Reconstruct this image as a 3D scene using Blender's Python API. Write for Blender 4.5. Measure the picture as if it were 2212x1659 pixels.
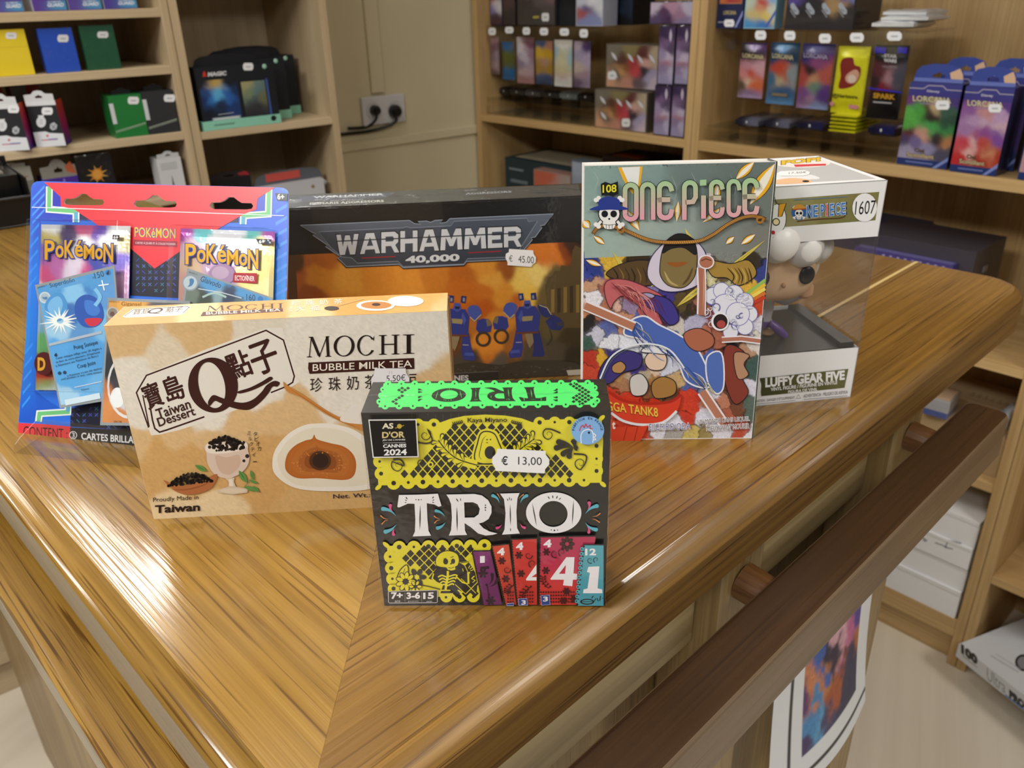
import bpy, math, random
import numpy as np
from mathutils import Vector, Matrix
from mathutils.geometry import tessellate_polygon

for _o in list(bpy.data.objects):
    bpy.data.objects.remove(_o)
SC = bpy.context.scene
COL = SC.collection

# ------------------------------------------------------------------ camera
FPX, CX, CY = 1760.687, 1106.0, 829.5
CAM_H = 0.27335
_p, _r = 0.44607841, -0.02787644
_fw = np.array([0, math.cos(_p), -math.sin(_p)]); _rt = np.array([1., 0, 0]); _up = np.cross(_rt, _fw)
_c, _s = math.cos(_r), math.sin(_r)
CAMR = np.array([_c * _rt + _s * _up, -_s * _rt + _c * _up, _fw])
CAMC = np.array([0, 0, CAM_H])
cam = bpy.data.cameras.new('camera')
cam.sensor_width = 36.0
cam.sensor_fit = 'HORIZONTAL'
cam.lens = FPX / 2212 * 36
cam.clip_start = 0.02
cam.dof.use_dof = True
cam.dof.focus_distance = 0.43
cam.dof.aperture_fstop = 16.0
camo = bpy.data.objects.new('camera', cam)
COL.objects.link(camo)
_M = Matrix.Identity(4)
for _i in range(3):
    _M[_i][0], _M[_i][1], _M[_i][2], _M[_i][3] = CAMR[0][_i], CAMR[1][_i], -CAMR[2][_i], CAMC[_i]
camo.matrix_world = _M
SC.camera = camo

# ------------------------------------------------------------------ exposure, world
SC.view_settings.view_transform = 'Standard'
SC.view_settings.look = 'None'
SC.view_settings.gamma = 1.0
SC.view_settings.use_curve_mapping = False
SC.view_settings.exposure = 0.0
wld = bpy.data.worlds.new('room_ambience')
SC.world = wld
wld.use_nodes = True
wld.node_tree.nodes['Background'].inputs[0].default_value = (0.93, 0.95, 1.0, 1)
wld.node_tree.nodes['Background'].inputs[1].default_value = 0.09
CEIL_Z, FLOOR_Z = 1.45, -1.0

def area(name, loc, target, sx, sy, power, col=(1, .97, .93)):
    l = bpy.data.lights.new(name, 'AREA')
    l.shape = 'RECTANGLE'; l.size = sx; l.size_y = sy; l.energy = power; l.color = col
    o = bpy.data.objects.new(name, l); COL.objects.link(o)
    d = Vector(target) - Vector(loc)
    o.location = loc
    o.rotation_euler = d.to_track_quat('-Z', 'Y').to_euler()
    return o

# the shelf frames: L = shelf run on the left (and the wall behind it), R = run on the right
UL = np.array([0.7877907, 0.61594303, 0]); NL = np.array([-0.61594303, 0.7877907, 0]); OFFL = 1.62
UR = np.array([0.66301002, -0.74861052, 0]); NR = np.array([0.74861052, 0.66301002, 0]); OFFR = 1.50
DEPTH = 0.28
def Lp(u, d, z): return UL * u + NL * (OFFL + d) + np.array([0, 0, z])
def Rp(u, d, z): return UR * u + NR * (OFFR + d) + np.array([0, 0, z])

# LED panels in the ceiling, and a lit wall panel added for the counter's reflection
LAMPS = []
def lamp(name, loc, target, sx, sy, power, col=(1, .97, .93)):
    o = area(name, loc, target, sx, sy, power, col); LAMPS.append((o, sx, sy)); return o
lamp('added_panel_lamp', tuple(Lp(0.47, 0.20, 0.845)), tuple(Lp(0.42, -1.0, 0.60)), 0.56, 0.42, 10, (1, .985, .96))
lamp('ceiling_light_lamp', (-1.35, -0.55, CEIL_Z - .03), (-1.35, -0.55, 0), 0.6, 0.6, 44, (1, .98, .94))
lamp('ceiling_light_lamp.001', (-0.60, -1.30, CEIL_Z - .03), (-0.60, -1.30, 0), 0.6, 0.6, 20, (1, .98, .94))
lamp('ceiling_light_lamp.002', (-0.60, 0.70, CEIL_Z - .03), (-0.60, 0.70, 0), 0.6, 0.6, 9, (1, .98, .94))
lamp('ceiling_light_lamp.003', (1.30, -0.55, CEIL_Z - .03), (1.30, -0.55, 0), 0.6, 0.6, 20, (1, .98, .94))
# ------------------------------------------------------------------ colour and pixel helpers
def s2l(c):
    c = np.asarray(c, float)
    return np.where(c <= 0.04045, c / 12.92, ((c + 0.055) / 1.055) ** 2.4)
def hx(h):
    if isinstance(h, str):
        return s2l([int(h[i:i + 2], 16) / 255 for i in (0, 2, 4)])
    return np.asarray(h, float)
def ray(px):
    return np.array([(px[0] - CX) / FPX, -(px[1] - CY) / FPX, 1.0]) @ CAMR
def hit(px, o, n):
    d = ray(px); return CAMC + d * (((o - CAMC) @ n) / (d @ n))
def to_px(P):
    q = (np.asarray(P, float) - CAMC) @ CAMR.T
    return np.stack([CX + FPX * q[..., 0] / q[..., 2], CY - FPX * q[..., 1] / q[..., 2]], -1)
def Lhit(px, d=0.0):
    p = hit(px, NL * (OFFL + d), NL); return float(p @ UL), float(p[2])
def Rhit(px, d=0.0):
    p = hit(px, NR * (OFFR + d), NR); return float(p @ UR), float(p[2])

# ------------------------------------------------------------------ noise (numpy) for printed pictures
def vnoise(x, y, seed=0):
    xi = np.floor(x).astype(np.int64); yi = np.floor(y).astype(np.int64)
    fx = x - xi; fy = y - yi
    fx = fx * fx * (3 - 2 * fx); fy = fy * fy * (3 - 2 * fy)
    def h(a, b):
        n = (a * 374761393 + b * 668265263 + seed * 974634277) & 0x7fffffff
        n = ((n ^ (n >> 13)) * 1274126177) & 0x7fffffff
        return ((n ^ (n >> 16)) & 0xffff) / 65535.0
    return (h(xi, yi) * (1 - fx) + h(xi + 1, yi) * fx) * (1 - fy) + (h(xi, yi + 1) * (1 - fx) + h(xi + 1, yi + 1) * fx) * fy
def fbm(x, y, seed=0, o=4):
    t = 0; a = .5; s = 0
    for i in range(o):
        t = t + a * vnoise(x * 2 ** i, y * 2 ** i, seed + i * 17); s += a; a *= .5
    return t / s
def field(samples, soft=10.0, warp=0.0, wscale=40.0, seed=1, grain=0.0, inkline=0.0):
    xs = np.array([s[0] for s in samples], float); ys = np.array([s[1] for s in samples], float)
    cs = np.array([hx(s[2]) for s in samples]); rs = np.array([s[3] if len(s) > 3 else 0 for s in samples], float)
    def f(X, Y):
        sh = X.shape; X0 = X.ravel(); Y0 = Y.ravel()
        wx = X0; wy = Y0
        if warp:
            wx = X0 + (fbm(X0 / wscale, Y0 / wscale, seed) - .5) * 2 * warp
            wy = Y0 + (fbm(X0 / wscale + 31, Y0 / wscale + 7, seed + 5) - .5) * 2 * warp
        d = np.sqrt((wx[:, None] - xs) ** 2 + (wy[:, None] - ys) ** 2) - rs
        d = d - d.min(1, keepdims=True)
        w = np.exp(-d / soft); w /= w.sum(1, keepdims=True)
        c = w @ cs
        if inkline:
            e = np.partition(d, 1, axis=1)[:, 1]; n_ = fbm(X0 / 60, Y0 / 60, seed + 3)
            c = c * (1 - .75 * (np.exp(-(e / (inkline * (.3 + 1.6 * n_))) ** 2) * (n_ > .38)))[:, None]
        if grain:
            c = c * (1 + grain * (fbm(X0 / (wscale * .12), Y0 / (wscale * .12), seed + 9, 3)[:, None] - .5) * 2)
        return np.clip(c, 0, 1).reshape(sh + (3,))
    return f

# ------------------------------------------------------------------ materials
MATS = {}
def nodes(name):
    m = bpy.data.materials.new(name); m.use_nodes = True
    nt = m.node_tree; b = nt.nodes['Principled BSDF']
    return m, nt, b
def N(nt, t, **kw):
    n = nt.nodes.new(t)
    for k, v in kw.items(): setattr(n, k, v)
    return n
def print_mat(name, rough=.45, coat=0.0, bump=0.0, bscale=60, metal=0.0, spec=.5, coat_rough=.08):
    """printed or plain coloured surface: the colour of each polygon is its ink colour"""
    m, nt, b = nodes(name)
    a = N(nt, 'ShaderNodeAttribute', attribute_name='ink')
    nz = N(nt, 'ShaderNodeTexNoise'); nz.inputs['Scale'].default_value = 900
    tc = N(nt, 'ShaderNodeTexCoord')
    nt.links.new(tc.outputs['Object'], nz.inputs['Vector'])
    mx = N(nt, 'ShaderNodeMix', data_type='RGBA', blend_type='MULTIPLY'); mx.inputs['Factor'].default_value = .08
    nt.links.new(a.outputs['Color'], mx.inputs[6]); nt.links.new(nz.outputs['Color'], mx.inputs[7])
    nt.links.new(mx.outputs[2], b.inputs['Base Color'])
    b.inputs['Roughness'].default_value = rough; b.inputs['Metallic'].default_value = metal
    b.inputs['Specular IOR Level'].default_value = spec
    b.inputs['Coat Weight'].default_value = coat; b.inputs['Coat Roughness'].default_value = coat_rough
    if bump:
        n2 = N(nt, 'ShaderNodeTexNoise'); n2.inputs['Scale'].default_value = bscale; n2.inputs['Detail'].default_value = 3
        nt.links.new(tc.outputs['Object'], n2.inputs['Vector'])
        bp = N(nt, 'ShaderNodeBump'); bp.inputs['Strength'].default_value = bump; bp.inputs['Distance'].default_value = .004
        nt.links.new(n2.outputs['Fac'], bp.inputs['Height'])
        nt.links.new(bp.outputs['Normal'], b.inputs['Coat Normal' if coat else 'Normal'])
        if not coat: pass
    MATS[name] = m
    return m
M_CARD = print_mat('printed_card', .52, spec=.3)
M_MATT = print_mat('matt_surface', .7, spec=.3)
M_SATIN = print_mat('satin_plastic', .35)
M_GLOSS = print_mat('glossy_print', .35, coat=.5)
M_WRAP = print_mat('shrink_wrapped_print', .4, coat=.7, bump=.25, bscale=45, coat_rough=.06)
M_FOIL = print_mat('foil_pouch', .28, coat=.5, bump=.35, bscale=70, metal=.25)
M_BLACK = print_mat('black_plastic', .3)

def clear_mat(name, tint=(1, 1, 1), refl=.5, rough=.06, bump=0.0, bscale=30):
    m = bpy.data.materials.new(name); m.use_nodes = True; nt = m.node_tree; nt.nodes.clear()
    out = N(nt, 'ShaderNodeOutputMaterial'); mix = N(nt, 'ShaderNodeMixShader')
    tr = N(nt, 'ShaderNodeBsdfTransparent'); gl = N(nt, 'ShaderNodeBsdfGlossy')
    tr.inputs[0].default_value = (*tint, 1); gl.inputs['Roughness'].default_value = rough
    fr = N(nt, 'ShaderNodeLayerWeight'); fr.inputs['Blend'].default_value = .5
    pw = N(nt, 'ShaderNodeMath', operation='POWER'); pw.inputs[1].default_value = 4.0
    mu = N(nt, 'ShaderNodeMath', operation='MULTIPLY_ADD'); mu.inputs[1].default_value = refl * .8; mu.inputs[2].default_value = refl * .045
    nt.links.new(fr.outputs['Facing'], pw.inputs[0]); nt.links.new(pw.outputs[0], mu.inputs[0]); nt.links.new(mu.outputs[0], mix.inputs[0])
    nt.links.new(tr.outputs[0], mix.inputs[1]); nt.links.new(gl.outputs[0], mix.inputs[2])
    nt.links.new(mix.outputs[0], out.inputs[0])
    if bump:
        tc = N(nt, 'ShaderNodeTexCoord'); nz = N(nt, 'ShaderNodeTexNoise'); nz.inputs['Scale'].default_value = bscale
        nz.inputs['Detail'].default_value = 2
        bp = N(nt, 'ShaderNodeBump'); bp.inputs['Strength'].default_value = bump; bp.inputs['Distance'].default_value = .004
        nt.links.new(tc.outputs['Object'], nz.inputs['Vector']); nt.links.new(nz.outputs['Fac'], bp.inputs['Height'])
        nt.links.new(bp.outputs['Normal'], gl.inputs['Normal']); nt.links.new(bp.outputs['Normal'], fr.inputs['Normal'])
    return m
M_CLEAR = clear_mat('clear_plastic', (.97, .97, .97), .9)
M_WINDOW = clear_mat('clear_window_film', (.955, .955, .955), 1.0, .08, .15, 18)
M_ACRYL = clear_mat('clear_acrylic', (.96, .96, .95), .8, .05)
M_SHRINK = clear_mat('clear_shrink_film', (.98, .98, .98), 1.1, .12, .6, 55)

def wood(name, ang, base, dark, light, gscale=1.0, rough=.3, coat=0.3, pore=.5, ring=.5, big=1.0, pores=(.60,.70)):
    """wood with the grain running along the direction `ang` (radians, horizontal) or 'z' (upright)"""
    m, nt, b = nodes(name)
    tc = N(nt, 'ShaderNodeTexCoord'); mp = N(nt, 'ShaderNodeMapping'); mp.vector_type = 'POINT'
    nt.links.new(tc.outputs['Object'], mp.inputs['Vector'])
    # rotate so that x runs along the grain
    if ang == 'z': mp.inputs['Rotation'].default_value = (0, math.pi / 2, 0)
    else: mp.inputs['Rotation'].default_value = (0, 0, -ang)
    def nz(sc, st, det, dist=0.0):
        m2 = N(nt, 'ShaderNodeMapping'); m2.inputs['Scale'].default_value = st
        nt.links.new(mp.outputs[0], m2.inputs['Vector'])
        n = N(nt, 'ShaderNodeTexNoise'); n.inputs['Scale'].default_value = sc * gscale; n.inputs['Detail'].default_value = det
        n.inputs['Distortion'].default_value = dist
        nt.links.new(m2.outputs[0], n.inputs['Vector']); return n
    n1 = nz(22, (.07, 1, 1), 5, .25)           # broad bands
    n2 = nz(230, (.011, 1, 1), 4, .05)        # fine grain
    n3 = nz(430, (.017, 1, 1), 2)             # pores
    def ramp(src, p0, p1, c0, c1):
        r = N(nt, 'ShaderNodeValToRGB'); r.color_ramp.elements[0].position = p0; r.color_ramp.elements[1].position = p1
        r.color_ramp.elements[0].color = (*c0, 1); r.color_ramp.elements[1].color = (*c1, 1)
        nt.links.new(src.outputs['Fac'], r.inputs[0]); return r
    base, dark, light = hx(base), hx(dark), hx(light)
    r1 = ramp(n1, .35, .68, tuple(dark), tuple(light))
    mx0 = N(nt, 'ShaderNodeMix', data_type='RGBA'); mx0.inputs['Factor'].default_value = big * .55
    mx0.inputs[6].default_value = (*base, 1); nt.links.new(r1.outputs[0], mx0.inputs[7])
    r2 = ramp(n2, .36, .60, (.60, .54, .46), (1.0, 1.0, 1.0))
    mx = N(nt, 'ShaderNodeMix', data_type='RGBA', blend_type='MULTIPLY'); mx.inputs['Factor'].default_value = ring
    nt.links.new(mx0.outputs[2], mx.inputs[6]); nt.links.new(r2.outputs[0], mx.inputs[7])
    r3 = ramp(n3, pores[0], pores[1], (1, 1, 1), (.34, .25, .18))
    mx2 = N(nt, 'ShaderNodeMix', data_type='RGBA', blend_type='MULTIPLY'); mx2.inputs['Factor'].default_value = pore
    nt.links.new(mx.outputs[2], mx2.inputs[6]); nt.links.new(r3.outputs[0], mx2.inputs[7])
    nt.links.new(mx2.outputs[2], b.inputs['Base Color'])
    b.inputs['Roughness'].default_value = rough
    b.inputs['Coat Weight'].default_value = coat; b.inputs['Coat Roughness'].default_value = .12
    bp = N(nt, 'ShaderNodeBump'); bp.inputs['Strength'].default_value = .12; bp.inputs['Distance'].default_value = .002
    nt.links.new(n3.outputs['Fac'], bp.inputs['Height']); nt.links.new(bp.outputs['Normal'], b.inputs['Normal'])
    nt.links.new(bp.outputs['Normal'], b.inputs['Coat Normal'])
    return m

# ------------------------------------------------------------------ mesh builder
WORLD = {}          # world matrix of every Empty we make
def empty(name, label, cat, loc, yaw=0.0, group=None):
    o = bpy.data.objects.new(name, None); COL.objects.link(o)
    o.empty_display_size = .02
    o.location = loc; o.rotation_euler = (0, 0, yaw)
    WORLD[o.name] = Matrix.Translation(Vector(loc)) @ Matrix.Rotation(yaw, 4, 'Z')
    tag(o, label, cat, group)
    return o
def tag(o, label, cat=None, group=None):
    o['label'] = label
    if cat: o['category'] = cat
    if group: o['group'] = group
    return o

class MB:
    def __init__(s):
        s.v = []; s.f = []; s.c = []; s.m = []; s.n = 0
    def add(s, P, faces, cols, mat=0):
        P = np.asarray(P, float).reshape(-1, 3)
        s.v.append(P)
        cols = np.asarray(cols, float)
        if cols.ndim == 1: cols = np.tile(cols, (len(P), 1))
        s.c.append(cols)
        b = s.n; s.f += [tuple(int(i) + b for i in f) for f in faces]; s.m += [mat] * len(faces)
        s.n += len(P)
    def poly(s, P, col, mat=0): s.add(P, [tuple(range(len(P)))], hx(col), mat)
    def hexa(s, P, col, mat=0):
        """8 corners: 0-3 bottom loop, 4-7 top loop"""
        s.add(P, [(3, 2, 1, 0), (4, 5, 6, 7), (0, 1, 5, 4), (1, 2, 6, 5), (2, 3, 7, 6), (3, 0, 4, 7)], hx(col), mat)
    def box(s, o, u, v, w, col, mat=0):
        o, u, v, w = (np.asarray(a, float) for a in (o, u, v, w))
        s.hexa([o, o + u, o + u + v, o + v, o + w, o + u + w, o + u + v + w, o + v + w], col, mat)
    def grid(s, P, cols, mat=0, closed=False):
        ny, nx = P.shape[:2]
        fs = []
        for j in range(ny - 1):
            for i in range(nx - 1):
                a = j * nx + i; fs.append((a, a + 1, a + nx + 1, a + nx))
            if closed:
                a = j * nx; fs.append((a + nx - 1, a, a + nx, a + 2 * nx - 1))
        cols = np.asarray(cols, float)
        if cols.ndim == 1: cols = np.tile(cols, (ny * nx, 1))
        s.add(P.reshape(-1, 3), fs, cols.reshape(-1, 3), mat)
    def tube(s, pts, r, col, mat=0, seg=10, cap=True):
        pts = [np.asarray(p, float) for p in pts]; n = len(pts)
        rr = r if hasattr(r, '__len__') else [r] * n
        rows = []; prev = None
        for i, p in enumerate(pts):
            t = pts[min(i + 1, n - 1)] - pts[max(i - 1, 0)]; t /= max(np.linalg.norm(t), 1e-9)
            a = np.array([0, 0, 1.]) if prev is None else prev
            if prev is None and abs(t[2]) > .9: a = np.array([1., 0, 0])
            x = a - t * (a @ t); x /= max(np.linalg.norm(x), 1e-9); prev = x; y = np.cross(t, x)
            rows.append([p + rr[i] * (x * math.cos(2 * math.pi * k / seg) + y * math.sin(2 * math.pi * k / seg)) for k in range(seg)])
        s.grid(np.array(rows), hx(col), mat, True)
        if cap:
            s.add(rows[0][::-1], [tuple(range(seg))], hx(col), mat); s.add(rows[-1], [tuple(range(seg))], hx(col), mat)
    def ball(s, c, rx, ry, rz, col, mat=0, U=None, V=None, W=None, nu=20, nv=12, fn=None):
        c = np.asarray(c, float)
        U = np.array([1., 0, 0]) if U is None else U; V = np.array([0, 1., 0]) if V is None else V; W = np.array([0, 0, 1.]) if W is None else W
        rows = []
        for j in range(nv + 1):
            th = math.pi * (j / nv - .5)
            row = []
            for i in range(nu):
                ph = 2 * math.pi * i / nu
                d = np.array([math.cos(th) * math.cos(ph), math.cos(th) * math.sin(ph), math.sin(th)])
                k = fn(d) if fn else 1.0
                row.append(c + k * (U * rx * d[0] + V * ry * d[1] + W * rz * d[2]))
            rows.append(row)
        s.grid(np.array(rows), hx(col), mat, True)
    def build(s, name, mats, parent=None, smooth=False, bevel=0.0, label=None, cat=None, group=None, kind=None, merge=False, seg=2, auto=None):
        V = np.concatenate(s.v) if s.v else np.zeros((0, 3))
        C = np.concatenate(s.c) if s.c else np.zeros((0, 3))
        me = bpy.data.meshes.new(name)
        if parent is not None:
            root = parent
            while root.parent is not None: root = root.parent
            Mi = np.array(WORLD[root.name].inverted() if root.name in WORLD else Matrix.Translation(-root.location))
            V = V @ Mi[:3, :3].T + Mi[:3, 3]
            loc = None
        else:
            lo, hi = V.min(0), V.max(0)
            loc = np.array([(lo[0] + hi[0]) / 2, (lo[1] + hi[1]) / 2, lo[2]])
            V = V - loc
        me.from_pydata(V.tolist(), [], s.f)
        a = me.color_attributes.new('ink', 'FLOAT_COLOR', 'POINT')
        a.data.foreach_set('color', np.concatenate([C, np.ones((len(C), 1))], 1).astype(np.float32).ravel())
        mats = mats if isinstance(mats, (list, tuple)) else [mats]
        for m in mats: me.materials.append(m)
        me.polygons.foreach_set('material_index', np.array(s.m, dtype=np.int32))
        if smooth: me.polygons.foreach_set('use_smooth', np.ones(len(s.f), dtype=bool))
        me.validate(); me.update()
        o = bpy.data.objects.new(name, me); COL.objects.link(o)
        if parent is not None: o.parent = parent
        else: o.location = loc
        if bevel:
            b = o.modifiers.new('bevel', 'BEVEL'); b.width = bevel; b.segments = seg; b.limit_method = 'ANGLE'; b.angle_limit = math.radians(40)
        if label: o['label'] = label
        if cat: o['category'] = cat
        if group: o['group'] = group
        if kind: o['kind'] = kind
        return o

# ------------------------------------------------------------------ lettering and flat print
_GL = {}
def glyphs(body, bold=0.0, res=3):
    k = (body, bold, res)
    if k not in _GL:
        c = bpy.data.curves.new('lettering', 'FONT'); c.body = body; c.resolution_u = res; c.offset = bold
        o = bpy.data.objects.new('lettering', c)
        me = bpy.data.meshes.new_from_object(o)
        V = np.array([tuple(v.co)[:2] for v in me.vertices]); F = [tuple(p.vertices) for p in me.polygons]
        bpy.data.objects.remove(o); bpy.data.curves.remove(c); bpy.data.meshes.remove(me)
        _GL[k] = (V, F, V.min(0), V.max(0))
    return _GL[k]
def smooth(pts, n=6, closed=False):
    p = np.array(pts, float); m = len(p); out = []
    for i in range(m if closed else m - 1):
        a, b, c, d = (p[(i + k) % m] if closed else p[min(max(i + k, 0), m - 1)] for k in (-1, 0, 1, 2))
        for t in np.arange(n) / n:
            out.append(.5 * ((2 * b) + (c - a) * t + (2 * a - 5 * b + 4 * c - d) * t * t + (3 * b - a - 3 * c + d) * t ** 3))
    if not closed: out.append(p[-1])
    return np.array(out)

class Face:
    """a plane of an object on which print is laid, layer over layer; positions are read off the photograph's crop and brought onto the plane"""
    def __init__(s, mb, O, n, mat=0, step=8e-6):
        s.mb, s.O, s.n, s.mat, s.step = mb, np.asarray(O, float), np.asarray(n, float), mat, step
        s.k = 1; s.cr = (0, 0, 1.0); s.fn = None; s.warp = None
    def crop(s, ox, oy, sc): s.cr = (ox, oy, sc); return s
    def P(s, z):
        z = np.asarray(z, float).reshape(-1, 2)
        if s.warp is not None: z = s.warp(z)
        px = np.stack([s.cr[0] + z[:, 0] / s.cr[2], s.cr[1] + z[:, 1] / s.cr[2]], 1)
        d = np.stack([(px[:, 0] - CX) / FPX, -(px[:, 1] - CY) / FPX, np.ones(len(px))], 1) @ CAMR
        t = ((s.O - CAMC) @ s.n) / (d @ s.n)
        Q = CAMC + d * t[:, None]
        if s.fn is not None: Q = s.fn(Q)
        return Q + s.n * (s.k * s.step)
    def up(s, n=1): s.k += n
    def tri(s, V2, F, col, up=True):
        if up: s.up()
        c = col(np.asarray(V2)[:, 0], np.asarray(V2)[:, 1]) if callable(col) else hx(col)
        s.mb.add(s.P(V2), F, c, s.mat)
    def poly(s, pts, col, holes=None, up=True):
        pts = [tuple(map(float, p)) for p in pts]
        if holes:
            loops = [[Vector((p[0], p[1], 0)) for p in pts]] + [[Vector((q[0], q[1], 0)) for q in h] for h in holes]
        else:
            loops = [[Vector((p[0], p[1], 0)) for p in pts]]
        F = tessellate_polygon(loops)
        s.tri(np.array([(v.x, v.y) for l in loops for v in l]), F, col, up)
    def circ(s, x, y, r, col, ry=None, n=20, up=True, rot=0.0):
        a = np.arange(n) * 2 * math.pi / n; ry = r if ry is None else ry
        X = r * np.cos(a); Y = ry * np.sin(a); c, q = math.cos(rot), math.sin(rot)
        s.tri(np.stack([x + X * c - Y * q, y + X * q + Y * c], 1), [tuple(range(n))], col, up)
    def circs(s, L, col, n=14, sc=1.0):
        s.up()
        for (x, y, r) in L: s.circ(x, y, r * sc, col, n=n, up=False)
    def ring(s, x, y, r0, r1, col, n=24, k=1.0):
        s.up(); a = np.arange(n) * 2 * math.pi / n
        V = np.concatenate([np.stack([x + r0 * np.cos(a), y + k * r0 * np.sin(a)], 1), np.stack([x + r1 * np.cos(a), y + k * r1 * np.sin(a)], 1)])
        s.tri(V, [(i, (i + 1) % n, n + (i + 1) % n, n + i) for i in range(n)], col, False)
    def line(s, pts, w, col, sm=0, closed=False, up=True, taper=False):
        if sm: pts = smooth(pts, sm, closed)
        p = np.array(pts, float); n = len(p)
        if closed: t = np.roll(p, -1, 0) - np.roll(p, 1, 0)
        else: t = np.gradient(p, axis=0)
        L = np.linalg.norm(t, axis=1, keepdims=True); t = t / np.maximum(L, 1e-9)
        nn = np.stack([-t[:, 1], t[:, 0]], 1)
        if not closed and n > 2 and not sm:      # mitre
            for i in range(1, n - 1):
                a = p[i] - p[i - 1]; b = p[i + 1] - p[i]; a /= max(np.linalg.norm(a), 1e-9); b /= max(np.linalg.norm(b), 1e-9)
                m = np.array([-a[1] - b[1], a[0] + b[0]]); m /= max(np.linalg.norm(m), 1e-9)
                nn[i] = m / max(abs(m @ np.array([-a[1], a[0]])), .4)
        ww = np.full((n, 1), w / 2.)
        if taper: ww = (w / 2. * np.sin(np.linspace(0.02, math.pi - .02, n)) ** .7)[:, None]
        if taper == 'end': ww = (w / 2. * np.linspace(1, .08, n))[:, None]
        V = np.concatenate([p + nn * ww, p - nn * ww])
        F = [(i, i + 1, n + i + 1, n + i) for i in range(n - 1)]
        if closed: F.append((n - 1, 0, n, 2 * n - 1))
        s.tri(V, F, col, up)
    def drop(s, tip, head, r, col, bend=.25, up=True):
        tip = np.array(tip, float); head = np.array(head, float); d = head - tip; L = np.linalg.norm(d); d /= L; q = np.array([-d[1], d[0]])
        pts = []
        for t in np.linspace(0, 1, 9): pts.append(tip + d * L * t + q * (r * t ** .9 + bend * L * math.sin(math.pi * t) * .5))
        a0 = math.pi / 2
        for k in range(1, 8):
            a = a0 - math.pi * k / 8; pts.append(head + d * r * math.cos(a) + q * r * math.sin(a))
        for t in np.linspace(1, 0.05, 8): pts.append(tip + d * L * t + q * (-r * t ** 1.2 + bend * L * math.sin(math.pi * t) * .5))
        s.poly(pts, col, up=up)
    def text(s, body, p0, p1, h, col, dx=0.0, bold=0.0, up=True, rot=None, res=3):
        """p0, p1: lower left and lower right of the letters in the crop, h their height, dx how far the top leans to the right"""
        V, F, lo, hi = glyphs(body, bold, res)
        q = (V - lo) / np.maximum(hi - lo, 1e-6)
        p0 = np.array(p0, float); p1 = np.array(p1, float); d = p1 - p0
        if rot is None: t = np.array([dx, -h])
        else:
            e = d / np.linalg.norm(d); t = np.array([e[1], -e[0]]) * h + e * dx
        s.tri(p0 + q[:, :1] * d + q[:, 1:] * t, F, col, up)
    def arctext(s, body, x, y, r, a0, a1, h, col, k=1.0, bold=0.0):
        s.up(); n = len(body)
        for i, ch in enumerate(body):
            if ch == ' ': continue
            a = math.radians(a0 + (a1 - a0) * (i + .5) / n); w = abs(math.radians(a1 - a0)) * r / n * (.42 if ch not in 'I.1' else .12)
            c = np.array([x + r * math.cos(a), y + k * r * math.sin(a)])
            e = np.array([-math.sin(a), math.cos(a)])
            if a1 < a0: e = -e
            s.text(ch, c - e * w, c + e * w, h, col, bold=bold, up=False, rot=1)
    def paint(s, quad, fn, nx, ny):
        """a picture printed on the quad (tl, tr, br, bl in the crop): colour of every grid point from fn"""
        s.up(); q = [np.array(p, float) for p in quad]
        a = np.linspace(0, 1, nx)[None, :, None]; b = np.linspace(0, 1, ny)[:, None, None]
        Z = (q[0] * (1 - a) + q[1] * a) * (1 - b) + (q[3] * (1 - a) + q[2] * a) * b
        c = fn(Z[..., 0], Z[..., 1])
        s.mb.grid(s.P(Z.reshape(-1, 2)).reshape(ny, nx, 3), c, s.mat)

def box_axes(x, y, yaw, w, d, h, lean=0.0):
    c, q = math.cos(yaw), math.sin(yaw)
    u = np.array([c, q, 0]); v = np.array([-q, c, 0]); n = np.array([0, 0, 1.])
    v2 = math.cos(lean) * v - math.sin(lean) * n; n2 = math.cos(lean) * n + math.sin(lean) * v
    return np.array([x, y, 0.0]), u, v2, n2
def carton(mb, x, y, yaw, w, d, h, lean, col, mat=0, z=0.0, r=0.0):
    """closed carton; returns its front, top, left and right faces for print"""
    o, u, v, n = box_axes(x, y, yaw, w, d, h, lean); o = o + np.array([0, 0, z])
    mb.box(o, u * w, v * d, n * h, col, mat)
    return (Face(mb, o, -v, mat), Face(mb, o + n * h, n, mat), Face(mb, o, -u, mat), Face(mb, o + u * w, u, mat), o, u, v, n)
def sticker_part(parent, face, pts, texts, col='f4f3f4', name='price_sticker', label=None, mat=None, gap=2e-4):
    """paper price label with notched ends stuck on a face"""
    mb = MB(); f = Face(mb, face.O + face.n * (face.k * face.step + gap), face.n); f.cr = face.cr; f.warp = face.warp; f.fn = face.fn
    f.poly(pts, col)
    for t in texts: f.text(*t[:5], **(t[5] if len(t) > 5 else {}))
    return mb.build(name, mat or M_CARD, parent, label=label)
# ------------------------------------------------------------------ woods and walls
AU = 0.7636432
CU = np.array([math.cos(AU), math.sin(AU), 0]); CV = np.array([-math.sin(AU), math.cos(AU), 0]); CZ = np.array([0, 0, 1.])
def Cp(u, v, z): return CU * u + CV * v + CZ * z
AL = math.atan2(UL[1], UL[0]); AR = math.atan2(UR[1], UR[0])
W_TOPV = wood('golden_oak_long_left', AU + math.pi / 2, 'a57e36', '8a6628', 'b89046', 1.0, .22, .95, .8, .6, pores=(.57, .66))
W_TOPU = wood('golden_oak_long_right', AU, '946c2c', '755220', 'a87f3b', 1.0, .24, .8, .8, .65, pores=(.57, .66))
W_RAILV = wood('oak_rail_left', AU + math.pi / 2, '9a7430', '74541f', 'b08a42', 1.2, .32, .4, .95, .7, pores=(.56, .64))
W_RAILU = wood('shaded_oak_rail', AU, '38210a', '281606', '452b0d', 1.1, .5, 0, .6, .5)  # shade on the rail put into a darker wood colour
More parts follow.
